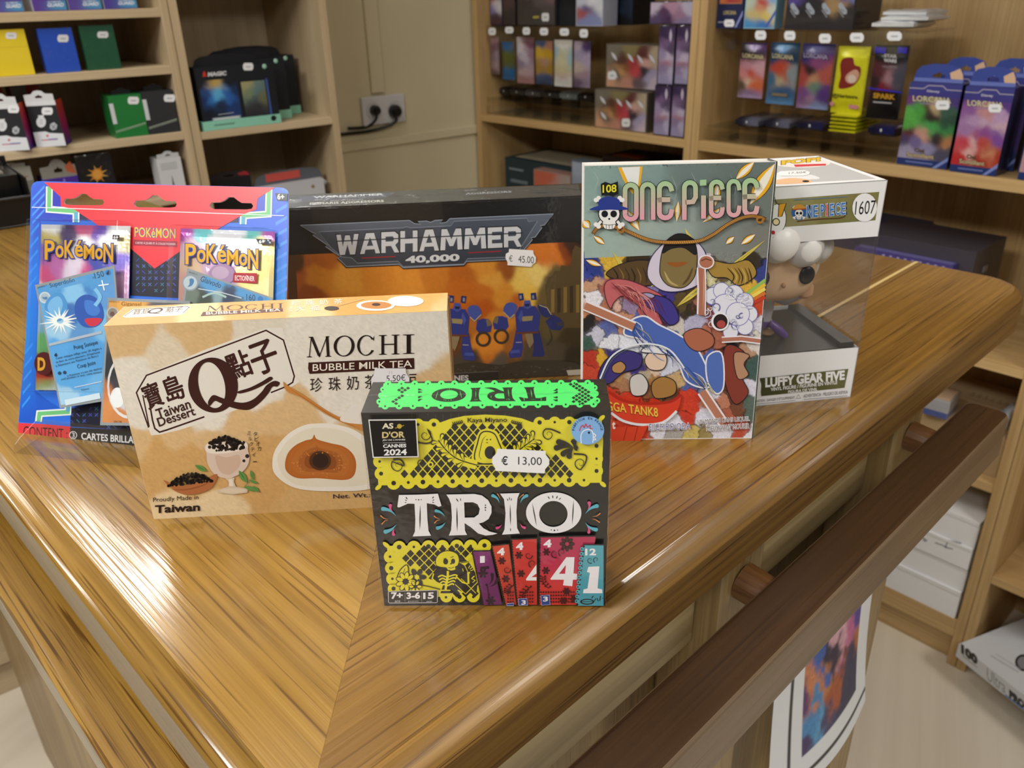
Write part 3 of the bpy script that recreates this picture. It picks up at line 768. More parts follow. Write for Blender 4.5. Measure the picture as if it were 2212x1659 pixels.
    for xx in (362, 474): f.line([(xx, 1490), (xx, 1552)], 2, 'a8a4a4')
    # fan of cards
    def pc(quad, c, c2=None, border='15100f'):
        f.poly([(quad[0][0] - 10, quad[0][1] - 9), (quad[1][0] + 6, quad[1][1] - 9), (quad[2][0] + 6, quad[2][1]), (quad[3][0] - 10, quad[3][1])], border)
        if c2: f.paint(quad, field([(quad[0][0], quad[0][1], c, 0), (quad[3][0], quad[3][1], c2, 0)], 90), 4, 8)
        else: f.poly(quad, c)
        L = np.array(quad[3]) - np.array(quad[0]); f.up()
        for k in range(24):
            p = np.array(quad[0]) + L * (k + .5) / 24; f.poly([(p[0] - 5, p[1]), (p[0], p[1] - 6), (p[0] + 5, p[1]), (p[0], p[1] + 6)], border, up=False)
    pc([(820, 1215), (937, 1212), (1015, 1572), (893, 1576)], '7d2f70', '6a2560'); f.text('1', (868, 1291), (900, 1289), 46, 'f3eef2', bold=.05)
    for p in ((888, 1360), (940, 1545)): flower(f, p[0], p[1], 34, '2a0f28')
    f.line([(870, 1325), (930, 1320)], 18, '2a0f28'); f.line([(915, 1440), (925, 1500)], 9, '2a0f28'); f.circs([(912, 1438, 8), (928, 1505, 8)], '2a0f28')
    f.drop((930, 1450), (985, 1400), 13, '2a0f28', .3); f.drop((925, 1440), (950, 1370), 12, '2a0f28', .3)
    pc([(950, 1178), (1062, 1166), (1112, 1572), (1042, 1574)], 'd04a35', 'c23a33'); f.text('4', (983, 1241), (1034, 1237), 50, 'f3eef2', bold=.05)
    pc([(1083, 1135), (1250, 1128), (1252, 1572), (1122, 1573)], 'cf3a38', 'c8352f')
    f.text('4', (1110, 1205), (1160, 1200), 52, 'f3eef2', bold=.05); f.poly([(1178, 1398), (1248, 1300), (1249, 1360), (1215, 1385), (1249, 1385), (1249, 1408), (1180, 1408)], 'f3eef2')
    pc([(1276, 1118), (1648, 1112), (1560, 1572), (1268, 1573)], 'b82c58', 'd43a34'); f.text('4', (1296, 1186), (1350, 1182), 52, 'f3eef2', bold=.05)
    f.poly([(1343, 1395), (1450, 1250), (1505, 1250), (1498, 1360), (1524, 1362), (1521, 1402), (1494, 1402), (1490, 1446), (1428, 1440), (1434, 1402), (1345, 1402)], 'f3eef2', holes=[[(1400, 1362), (1447, 1302), (1442, 1362)]])
    D2 = '42101c'
    for p in ((1015, 1275), (1130, 1237), (1315, 1215), (1145, 1360), (1312, 1340), (1042, 1395)): flower(f, p[0], p[1], 27, D2)
    flower(f, 1455, 1160, 50, D2, 8, 'b82c58')
    for (a, b, c) in (((1085, 1440), (1050, 1500), 1), ((1200, 1450), (1150, 1540), 1), ((1330, 1460), (1290, 1380), 1)):
        q = smooth([a, ((a[0] + b[0]) / 2 - 15, (a[1] + b[1]) / 2), b], 5); f.line(q, 4, D2)
        for k in range(1, len(q) - 1, 2):
            for s2 in (-1, 1): f.drop(q[k], q[k] + np.array([s2 * 17, -10]), 6, D2)
    for sx_, sy_, a_ in ((1195, 1235, 0), (1370, 1225, 1), (1420, 1215, 2), (1050, 1330, 0), (1220, 1290, 2)): spiral(f, sx_, sy_, 27, D2, 7, 1.3, a_)
    f.up()
    for (xa, xb) in ((1050, 1108), (1130, 1246), (1272, 1560)):
        for k in range(int((xb - xa) / 17)):
            for yy in (1480, 1502, 1524, 1546): f.poly([(xa + k * 17, yy), (xa + k * 17 + 7, yy - 5), (xa + k * 17 + 14, yy), (xa + k * 17 + 7, yy + 10)], D2, up=False)
    for (xx, yy) in ((1450, 1475), (1500, 1530), (1430, 1540)): flower(f, xx, yy, 26, D2)
    for q in ([(1127, 1527), (1185, 1523), (1190, 1570), (1130, 1570)], [(1278, 1505), (1336, 1500), (1340, 1566), (1283, 1570)], [(1048, 1560), (1094, 1554), (1095, 1573), (1050, 1573)]):
        f.poly(q, '2b468f'); f.line(q, 3, 'c8cfe6', closed=True)
    f.text('3', (1147, 1566), (1177, 1564), 30, 'f3eef2', bold=.03); f.text('3', (1293, 1545), (1326, 1543), 33, 'f3eef2', bold=.03)
    pc([(1572, 1165), (1700, 1166), (1700, 1573), (1526, 1573)], '55a9b9', '4a9db0', '14171a')
    f.circs([(1556 - k * 3.2, 1190 + k * 32, 14) for k in range(12)], '55a9b9', n=12); f.circs([(1553 - k * 3.2, 1190 + k * 32, 5) for k in range(12)], INK, n=8)
    f.text('12', (1576, 1233), (1650, 1232), 46, 'f3eef2', bold=.04)
    f.poly([(1588, 1345), (1598, 1310), (1672, 1306), (1660, 1455), (1690, 1462), (1692, 1488), (1562, 1488), (1566, 1462), (1592, 1456), (1608, 1350)], 'f3eef2')
    spiral(f, 1610, 1265, 22, INK, 6, 1.2, 1); spiral(f, 1650, 1262, 20, INK, 6, 1.2, 2); f.circ(1590, 1545, 48, INK, ry=20, n=12); f.circ(1590, 1545, 38, '4a9db0', ry=13, n=12); f.line([(1550, 1545), (1630, 1545)], 4, INK)
    for k in range(5): f.line([(1620 + k * 18, 1520 + (k % 2) * 20), (1632 + k * 16, 1505 + (k % 3) * 18)], 5, INK)
    # top face
    G = '4be06d'
    tp.poly([(215, 88), (1635, 82), (1662, 232), (180, 250)], G)
    tp.circs([(245 + k * 90, 94 - k * .4, 24) for k in range(16)] + [(225 + k * 94, 240 - k * .9, 25) for k in range(16)] + [(212, 130, 20), (198, 170, 20), (186, 212, 20), (1642, 118, 20), (1650, 158, 20), (1660, 205, 20)], G, n=14)
    tp.circs([(245 + k * 90, 92 - k * .4, 6) for k in range(16)] + [(225 + k * 94, 243 - k * .9, 7) for k in range(16)] + [(210, 130, 6), (186, 212, 7), (1644, 118, 6), (1660, 205, 7)], INK, n=9)
    class Mt:
        k = .42
        def __call__(s, p):
            u = (p[0] - 310) / 1240; v = (p[1] - 825) / 290
            x = 1322 - u * 792; y_ = 212 - v * 98
            return (x + (926 - x) * .06 * v, y_)
    title(tp, Mt(), '13241a', G)
    diamonds(tp, pt_in([(300, 110), (400, 108), (380, 130), (300, 235), (240, 215), (330, 160)]), 320, 160, 20, 13, 15, 10, '13241a', 8)
    diamonds(tp, pt_in([(1450, 95), (1560, 95), (1640, 190), (1560, 235), (1470, 210), (1540, 150)]), 1540, 160, 20, 13, 15, 10, '13241a', 8)
    for xx, s2 in ((480, 1), (1360, -1)):
        for dy, dx in ((138, 30), (152, 34), (180, 34), (196, 30)): tp.drop((xx, dy), (xx - 26 * s2, dy + (dy - 167) * .25), 7, '13241a', .2)
    body = mb.build('box_body', M_WRAP, r)
    f.k += 4
    # award label, round label, price label
    P = [(112, 333), (437, 330), (452, 587), (142, 592)]; Q = [(119, 340), (431, 337), (445, 581), (148, 585)]
    s = MB(); g = Face(s, f.O + f.n * (f.k * f.step), f.n).crop(760, 800, 3.131)
    g.poly(P, 'f0efee'); g.poly(Q, '1a1919')
    g.text('AS', (205, 396), (281, 394), 38, 'e9e2c4', bold=.03); g.circ(322, 378, 16, 'c7a945'); g.line([(293, 390), (322, 383), (352, 372)], 4, 'c7a945', sm=4)
    g.text("D'OR", (205, 459), (358, 455), 44, 'd8c48a', bold=.03); g.text("JEU DE L'ANNÉE", (208, 479), (362, 475), 14, 'e6e4e0', bold=.02); g.line([(210, 491), (364, 487)], 2, 'e6e4e0')
    g.text('CANNES', (212, 524), (368, 520), 24, 'f0efee', bold=.03); g.text('2024', (217, 576), (372, 572), 42, 'f0efee', bold=.03)
    s.build('award_label', M_CARD, r, label='black square award label with white border')
    s = MB(); g = Face(s, f.O + f.n * (f.k * f.step), f.n).crop(760, 800, 3.131)
    g.circ(1595, 406, 111, '86b6ea', ry=96, n=40)
    g.arctext('FABRIQUÉ EN FRANCE', 1595, 408, 88, 180, 360, 17, '1e2a44', k=.86, bold=.03)
    g.line([(1552, 495), (1550, 440), (1570, 408), (1610, 400), (1632, 430), (1630, 490)], 6, 'f4f6fa', sm=5); g.circs([(1604, 421, 8)], '1a2033')
    g.line([(1540, 410), (1548, 385), (1562, 372), (1572, 388), (1582, 362), (1594, 384), (1612, 370), (1612, 395), (1628, 392)], 7, 'cc3b55', sm=4)
    g.line([(1634, 425), (1650, 440), (1640, 452), (1650, 468), (1630, 470)], 6, 'f4f6fa', sm=4)
    s.build('origin_label', M_CARD, r, label='round light blue rooster label')
    f.k += 6
    sticker_part(r, f, [(983, 530), (1312, 545), (1310, 568), (1334, 600), (1336, 635), (1308, 668), (1304, 697), (972, 680), (970, 660), (948, 625), (950, 590), (978, 560)],
                 [('€', (1012, 640), (1055, 642), 62, '2d2c33', dict(bold=.02)), ('13,00', (1125, 646), (1285, 650), 62, '2d2c33', dict(bold=.0))], label='white price label reading € 13,00')
    # shrink film stood off the carton with folds at the edges
    s = MB(); o, u, v, n = box_axes(x, y, yaw, w, d, h, lean)
    rr = random.Random(4)
    for a, b in ((-.0004, 0), (w + .0004, 0)):
        pts = [o + u * (a + rr.uniform(-.0004, .0004)) - v * .0006 + n * (h * k / 22) for k in range(23)]
        s.tube(pts, [.00025 + .00025 * rr.random() for _ in pts], 'ffffff', seg=6)
    pts = [o + u * (w * k / 40) + n * (h + .0004) + v * (d * .52 + rr.uniform(-.0008, .0008)) for k in range(-0, 41)]
    s.tube(pts, [.0002 + .0002 * rr.random() for _ in pts], 'ffffff', seg=6)
    for k in range(22):
        a = w * (.2 + .65 * k / 21) + rr.uniform(-.001, .001); L = rr.uniform(.001, .0035)
        s.tube([o + u * a - v * .0004 + n * (h - .002 - L), o + u * a - v * .0005 + n * (h - .0005)], .00012, 'ffffff', seg=5)
    for k in range(9):
        z0 = h * (.1 + .08 * k)
        s.tube([o + u * -.0006 - v * .0005 + n * z0, o + u * .0025 - v * .0006 + n * (z0 - .0008)], .00018, 'ffffff', seg=5)
    s.build('film_folds', M_SHRINK, r, smooth=True)
card_game()
# ---- 2: cream carton of filled rice cakes
def serif_letter(f, ch, x0, y0, w, h, c, tk=.15, tn=.055):
    """roman capital in the box (x0, y0 = lower left, y up = -); thick and thin strokes with serifs"""
    X = lambda a, b: (x0 + a * w - SL * 0, y0 - b * h + SK * a * w)
    SL = 0; SK = serif_letter.slope
    P = lambda L: [X(a, b) for a, b in L]
    def bar(a0, a1, wd, c0=0., c1=1.):
        f.poly(P([(a0 - wd / 2, c0), (a0 + wd / 2, c0), (a1 + wd / 2, c1), (a1 - wd / 2, c1)]), c, up=False)
    def ser(a, b, wd):
        t = .035; s = 1 if b < .5 else -1
        f.poly(P([(a - wd, b), (a + wd, b), (a + wd, b + s * t * .7), (a + wd * .45, b + s * t * 1.3), (a - wd * .45, b + s * t * 1.3), (a - wd, b + s * t * .7)]), c, up=False)
    f.up()
    if ch == 'I': bar(.5, .5, .34); ser(.5, 0, .48); ser(.5, 1, .48)
    elif ch == 'H':
        bar(.2, .2, .13); bar(.8, .8, .13); f.poly(P([(.2, .49), (.8, .49), (.8, .545), (.2, .545)]), c, up=False)
        for a in (.2, .8): ser(a, 0, .19); ser(a, 1, .19)
    elif ch == 'M':
        bar(.09, .17, .035); bar(.18, .5, .12, 1, .06); bar(.5, .83, .04, .0, 1); bar(.88, .83, .115)
        f.poly(P([(.44, .08), (.52, -.02), (.56, .1)]), c, up=False); ser(.09, 0, .11); ser(.88, 0, .13); ser(.14, 1, .08); ser(.85, 1, .08)
    elif ch in 'OCQ':
        n = 40
        a = np.linspace(0, 6.283, n, endpoint=False) if ch != 'C' else np.linspace(.62, 5.75, n)
        o = [(.5 + .5 * math.cos(t), .5 + .52 * math.sin(t)) for t in a]; i = [(.5 + .355 * math.cos(t - .06), .5 + .475 * math.sin(t)) for t in a]
        if ch == 'C':
            f.poly(P(o + i[::-1]), c, up=False)
            f.poly(P([(.87, .80), (.93, .70), (.955, .98), (.91, .9)]), c, up=False)
        else: f.poly(P(o), c, holes=[P(i)], up=False)
serif_letter.slope = 0.0
BRN = '3c1a14'
def mochi():
    x, y, yaw, w, d, h, lean = -.2129, .4009, .047, .1796, .0289, .1221, -.0029
    r = empty('snack_carton', 'cream and tan carton of filled rice cakes standing behind the black square box', 'food box', (x, y, 0), yaw)
    mb = MB(); f, tp, lf, rt, o, u, v, n = carton(mb, x, y, yaw, w, d, h, lean, 'd8bd92')
    for q in (f, tp, rt): q.crop(200, 600, 2.765)
    CR, TA, TD = 'e6dfd2', 'd9b684', 'cfa468'
    S = [(150, 340, TA, 60), (250, 330, TA, 60), (560, 300, TA, 40), (700, 330, TA, 30), (420, 420, 'e0d2b8', 40), (1000, 300, 'e0d6c4', 60), (1250, 420, CR, 60), (1500, 300, CR, 60), (1700, 450, CR, 80), (1980, 300, CR, 60),
         (2000, 600, TA, 30), (2080, 680, TA, 60), (1950, 520, CR, 20), (200, 600, CR, 70), (300, 800, CR, 60), (700, 850, CR, 40), (1000, 700, CR, 60), (1400, 650, CR, 60), (1600, 700, CR, 40),
         (250, 980, TA, 50), (500, 950, TA, 40), (700, 950, TA, 40), (900, 870, TA, 40), (1060, 830, TA, 40), (1250, 760, TA, 20), (600, 1100, TD, 60), (400, 1050, TD, 40), (900, 1150, TD, 60), (300, 1250, TD, 60), (400, 1380, 'e3caa0', 30), (800, 1380, 'e3caa0', 20), (1200, 1370, 'd2aa70', 40), (1050, 1050, TD, 40), (1050, 1250, TD, 60), (1600, 1350, 'd2aa70', 50), (1640, 800, TA, 30), (1900, 800, TA, 60), (2060, 900, TA, 60), (1900, 1100, TD, 60), (2040, 1200, TD, 60)]
    cor = [f.O + n * h * .999 + u * .0002, f.O + n * h * .999 + u * (w - .0002), f.O + u * (w - .0002), f.O + u * .0002]
    zq = lambda P: [tuple((to_px(p) - np.array(f.cr[:2])) * f.cr[2]) for p in P]
    f.paint(zq(cor), field(S, 9, 26, 90, 3, .14), 150, 110)
    # emblem
    e = [(262, 685), (325, 585), (1035, 308), (1140, 370), (1205, 590), (1180, 640), (1115, 668), (700, 835), (395, 930), (345, 905)]
    f.poly(smooth([(255, 690), (320, 578), (1035, 300), (1150, 362), (1215, 590), (1190, 650), (700, 850), (395, 938), (335, 905)], 2, True), 'e8e2d8')
    f.line([(335, 895), (262, 686), (322, 583), (1036, 314), (1140, 372), (1205, 588), (1195, 625), (1150, 652), (1065, 686)], 9, BRN)
    f.line([(300, 700), (338, 890)], 8, BRN); f.line([(330, 690), (358, 850), (372, 900), (400, 922), (440, 910), (668, 830)], 10, BRN)
    for ch, p0, p1, hh in (('寶', (338, 790), (432, 752), 150), ('島', (455, 748), (560, 710), 150), ('點', (838, 618), (965, 570), 160), ('子', (982, 590), (1130, 535), 190)):
        for ox, oy in ((-3, 0), (3, 0), (0, -3), (0, 3), (0, 0)): f.text(ch, (p0[0] + ox, p0[1] + oy), (p1[0] + ox, p1[1] + oy), hh, BRN, rot=1)
    qo = [(720 + 148 * math.cos(t) * math.cos(-.2) - 165 * math.sin(t) * math.sin(-.2), 640 + 148 * math.cos(t) * math.sin(-.2) + 165 * math.sin(t) * math.cos(-.2)) for t in np.linspace(0, 6.283, 46)[:-1]]
    qi = [(712 + 78 * math.cos(t) * math.cos(-.22) - 140 * math.sin(t) * math.sin(-.22), 640 + 78 * math.cos(t) * math.sin(-.22) + 140 * math.sin(t) * math.cos(-.22)) for t in np.linspace(0, 6.283, 40)[:-1]]
    f.poly(qo, BRN, holes=[qi])
    f.poly(smooth([(690, 740), (720, 700), (770, 715), (830, 735), (900, 745), (960, 725), (1010, 680), (1040, 640), (1085, 615), (1118, 625), (1105, 648), (1075, 650), (1050, 690), (1000, 745), (940, 785), (880, 785), (820, 770), (760, 745), (730, 735), (700, 765)], 5, True), BRN)
    f.poly(smooth([(868, 678), (940, 655), (1010, 620), (1060, 590), (1075, 605), (1020, 640), (950, 672), (880, 690)], 4, True), BRN)
    f.text('Taiwan', (392, 845), (592, 778), 62, BRN, rot=1, bold=.015); f.text('Dessert', (398, 890), (618, 818), 54, BRN, rot=1, bold=.015)
    # product name
    serif_letter.slope = -.03
    for ch, a, b in (('M', 1282, 1425), ('O', 1440, 1565), ('C', 1580, 1688), ('H', 1708, 1835), ('I', 1852, 1924)):
        serif_letter(f, ch, a, 474 - (a - 1282) * .036, b - a, 122 - (a - 1282) * .012, '241512')
    f.poly([(1290, 505), (1920, 478), (1922, 542), (1700, 552), (1296, 572), (1288, 540)], BRN)
    f.text('BUBBLE MILK TEA', (1315, 557), (1908, 533), 42, 'efe6d8', bold=.005)
    for ch, a, yy in (('珍', 1300, 682), ('珠', 1410, 676), ('奶', 1518, 670), ('茶', 1625, 664)): f.text(ch, (a, yy), (a + 72, yy - 4), 84, '2a1c18')
    f.text('豆', (1890, 650), (1935, 648), 76, '2a1c18')
    for k, ch in enumerate('タピオカ'): f.text(ch, (960 + k * 8, 946 + k * 29), (984 + k * 8, 944 + k * 29), 26, '2a1c18')
    for k, ch in enumerate('ミルクティー'): f.text(ch, (924 + k * 7, 940 + k * 32), (946 + k * 7, 938 + k * 32), 24 if ch != 'ー' else 5, '2a1c18')
    f.text('Proudly Made in', (363, 1345), (633, 1329), 34, '2a1c18'); f.text('Taiwan', (374, 1405), (642, 1390), 48, '241512', bold=.03)
    f.text('Net. Wt.: 210g', (1437, 1325), (1790, 1310), 34, '3a3040', bold=.01)
    # wooden spoon, cut cake
    f.poly(smooth([(1140, 618), (1165, 640), (1250, 690), (1400, 790), (1500, 840), (1600, 870), (1640, 880), (1640, 920), (1590, 905), (1480, 855), (1380, 805), (1250, 715), (1160, 675)], 4, True), 'c98642')
    f.line([(1180, 660), (1300, 740), (1460, 840), (1580, 890)], 8, 'b57034', sm=4, taper=True)
    f.poly(smooth([(1480, 850), (1520, 790), (1570, 750), (1640, 735), (1700, 740), (1700, 860), (1600, 872)], 4, True), 'e9e2d8')
    W = smooth([(1075, 1090), (1100, 1010), (1170, 930), (1260, 880), (1340, 868), (1440, 872), (1560, 905), (1660, 980), (1720, 1100), (1720, 1220), (1640, 1262), (1500, 1272), (1300, 1268), (1180, 1240), (1090, 1170)], 6, True)
    f.paint  # printed picture of the cake: soft white rim, brown filling, dark centre
    f.poly(W, 'ece6da')
    f.poly(smooth([(1105, 1090), (1130, 1020), (1190, 950), (1270, 905), (1340, 893), (1440, 900), (1540, 930), (1630, 1000), (1680, 1100), (1670, 1200), (1600, 1238), (1450, 1245), (1250, 1240), (1150, 1190)], 6, True), 'e4dcc8')
    fill = smooth([(1150, 1120), (1165, 1050), (1210, 1000), (1270, 970), (1310, 960), (1325, 935), (1342, 962), (1420, 985), (1500, 1005), (1555, 1050), (1575, 1110), (1560, 1180), (1500, 1205), (1350, 1195), (1230, 1195), (1170, 1165)], 6, True)
    f.poly(fill, 'b3662a')
    cx, cy = 1362, 1090
    for k, (sc_, c) in enumerate(((.93, 'b86a2c'), (.80, 'ba6f32'), (.62, 'a8612c'), (.45, '8f5024'))): f.poly([(cx + (p[0] - cx) * sc_, cy + (p[1] - cy) * sc_) for p in fill], c)
    f.circ(1360, 1090, 66, '53301a', ry=58); f.circ(1362, 1090, 48, '33201a', ry=44)
    rr = random.Random(2)
    f.up()
    for k in range(60):
        a = rr.uniform(0, 6.28); q = (cx + rr.uniform(.55, .9) * 190 * math.cos(a), cy + 15 + rr.uniform(.5, .85) * 100 * math.sin(a)); f.circ(q[0], q[1], rr.uniform(2, 5), 'd08a4c', n=6, up=False)
    # glass of pearls
    f.poly(smooth([(686, 990), (682, 1050), (690, 1110), (730, 1170), (800, 1195), (870, 1175), (920, 1130), (938, 1080), (930, 1030), (905, 975)], 5, True), 'd9c3b4')
    f.poly(smooth([(690, 985), (800, 990), (905, 975), (915, 1015), (800, 1045), (688, 1040)], 4, True), 'e8dccf')
    f.poly(smooth([(735, 1060), (800, 1070), (875, 1055), (880, 1120), (820, 1172), (760, 1150)], 5, True), 'cdb09c')
    f.poly([(790, 1192), (850, 1190), (845, 1215), (858, 1245), (930, 1258), (925, 1280), (840, 1292), (755, 1282), (750, 1262), (812, 1245), (815, 1215)], 'd3bfa6')
    f.poly([(815, 1200), (838, 1200), (842, 1240), (818, 1240)], 'e8dccc')
    f.circ(840, 1268, 78, 'dccbb2', ry=14)
    f.up()
    for k in range(70):
        a = rr.random(); q = (700 + 205 * a, 985 + rr.uniform(0, 48) - 12 * a); f.circ(q[0], q[1], rr.uniform(7, 11), '2e2420', n=9, up=False)
    f.up()
    for k in range(110):
        a = rr.uniform(-1, 1); q = (795 + 95 * a, 985 - rr.uniform(0, 42) * (1 - a * a)); f.circ(q[0], q[1], rr.uniform(6, 10), rr.choice(['231b18', '2e2420', '3f342e']), n=9, up=False)
    f.circ(925, 1062, 12, '2e2420'); f.circ(905, 1090, 9, '2e2420')
    # bowl
    f.poly(smooth([(425, 1205), (470, 1225), (560, 1235), (660, 1205), (742, 1168), (738, 1210), (700, 1260), (620, 1288), (540, 1288), (480, 1260)], 5, True), 'ae6a3e')
    f.line([(480, 1262), (560, 1262), (650, 1240), (725, 1205)], 8, '96552e', sm=4, taper=True)
    f.up()
    for k in range(170):
        a = rr.uniform(-1, 1); q = (585 + 132 * a, 1222 - rr.uniform(0, 64) * (1 - a * a) - 14 * a + 4); f.circ(q[0], q[1], rr.uniform(6, 10), rr.choice(['1f1815', '2a201b', '38302b', '120e0c']), n=8, up=False)
    for a, b, w_ in (((612, 1115), (685, 1152), 15), ((875, 1148), (925, 1222), 18), ((945, 1145), (962, 1205), 11), ((905, 1245), (995, 1268), 14), ((935, 1205), (990, 1225), 9), ((960, 1240), (998, 1278), 10)): f.up(); lens(f, a, b, w_, '5f9148'); lens(f, a, b, w_ * .15, '86ad6a')
    f.line([(905, 1250), (950, 1195)], 4, '6c8a4a')
    # top flap print
    OR_ = 'dfa050'
    ctop = [tp.O + v * d + u * .0003, tp.O + v * d + u * (w - .0003), tp.O + u * (w - .0003), tp.O + u * .0003]
    tp.paint(zq(ctop), field([(300, 220, 'd99f58', 20), (900, 200, OR_, 40), (1500, 170, OR_, 40), (2000, 140, 'e2ab62', 30), (700, 250, 'e8c690', 6), (1400, 222, 'e8c690', 4), (2050, 190, 'e8c690', 4)], 14, 16, 120, 8, .08), 60, 16)
    tp.poly([(178, 232), (240, 187), (560, 166), (588, 172), (545, 214), (500, 226), (200, 238)], 'f0e6da'); tp.line([(190, 230), (245, 191), (556, 171), (578, 176), (540, 210)], 3, BRN)
    tp.text('寶島', (236, 222), (330, 214), 34, BRN, dx=18); tp.text('Q', (318, 224), (410, 212), 36, BRN, dx=20, bold=.01); tp.text('點子', (430, 208), (530, 200), 30, BRN, dx=18)
    for ch, a, b in (('M', 680, 790), ('O', 800, 900), ('C', 910, 985), ('H', 1000, 1090), ('I', 1105, 1140)):
        serif_letter.slope = -.04; serif_letter(tp, ch, a, 199 - (a - 680) * .035, b - a, 30, '4a2416')
    tp.poly([(660, 205), (1135, 185), (1138, 202), (645, 230)], '5a2a1c'); tp.text('BUBBLE MILK TEA', (678, 222), (1122, 200), 16, 'f2e6d6', bold=.01)
    for k, ch in enumerate('珍珠奶茶'): tp.text(ch, (1188 + k * 84, 168 - k * 3), (1240 + k * 84, 166 - k * 3), 30, 'f7efe2')
    tp.text('風', (1180, 190), (1198, 189), 14, 'f7efe2'); tp.text('味', (1178, 205), (1196, 204), 14, 'f7efe2')
    for k, ch in enumerate('大福'): tp.text(ch, (1212 + k * 88, 202 - k * 3), (1268 + k * 88, 200 - k * 3), 32, 'f7efe2')
    tp.circ(1428, 184, 44, '3a2c22', ry=13); tp.line([(1455, 172), (1620, 128)], 4, 'e0b070')
    tp.circ(1690, 168, 116, 'f2ebdf', ry=32); tp.circ(1870, 142, 108, 'efe7da', ry=32); tp.circ(1868, 140, 96, 'f6f0e6', ry=26)
    tp.circ(1694, 166, 92, 'c88648', ry=22); tp.circ(1694, 162, 26, '4a2a18', ry=9)
    mb.build('box_body', M_CARD, r)
    f.k += 8
    sticker_part(r, f, [(1685, 541), (1870, 541), (1872, 568), (1892, 600), (1892, 645), (1860, 660), (1700, 660), (1665, 645), (1664, 605), (1682, 575)],
                 [('5,50€', (1755, 626), (1870, 620), 44, '3a3840', {}), ('II', (1770, 575), (1790, 575), 20, 'd8d4d8', {})], 'ebe9ec', label='white price label reading 5,50 €')
    # end flap seam on the right side
    s = MB(); s.box(rt.O + v * (d - .004) + u * .0002 + n * .004, u * .0006, v * .004, n * (h - .006), 'b98f58'); s.build('end_flap', M_CARD, r)
mochi()

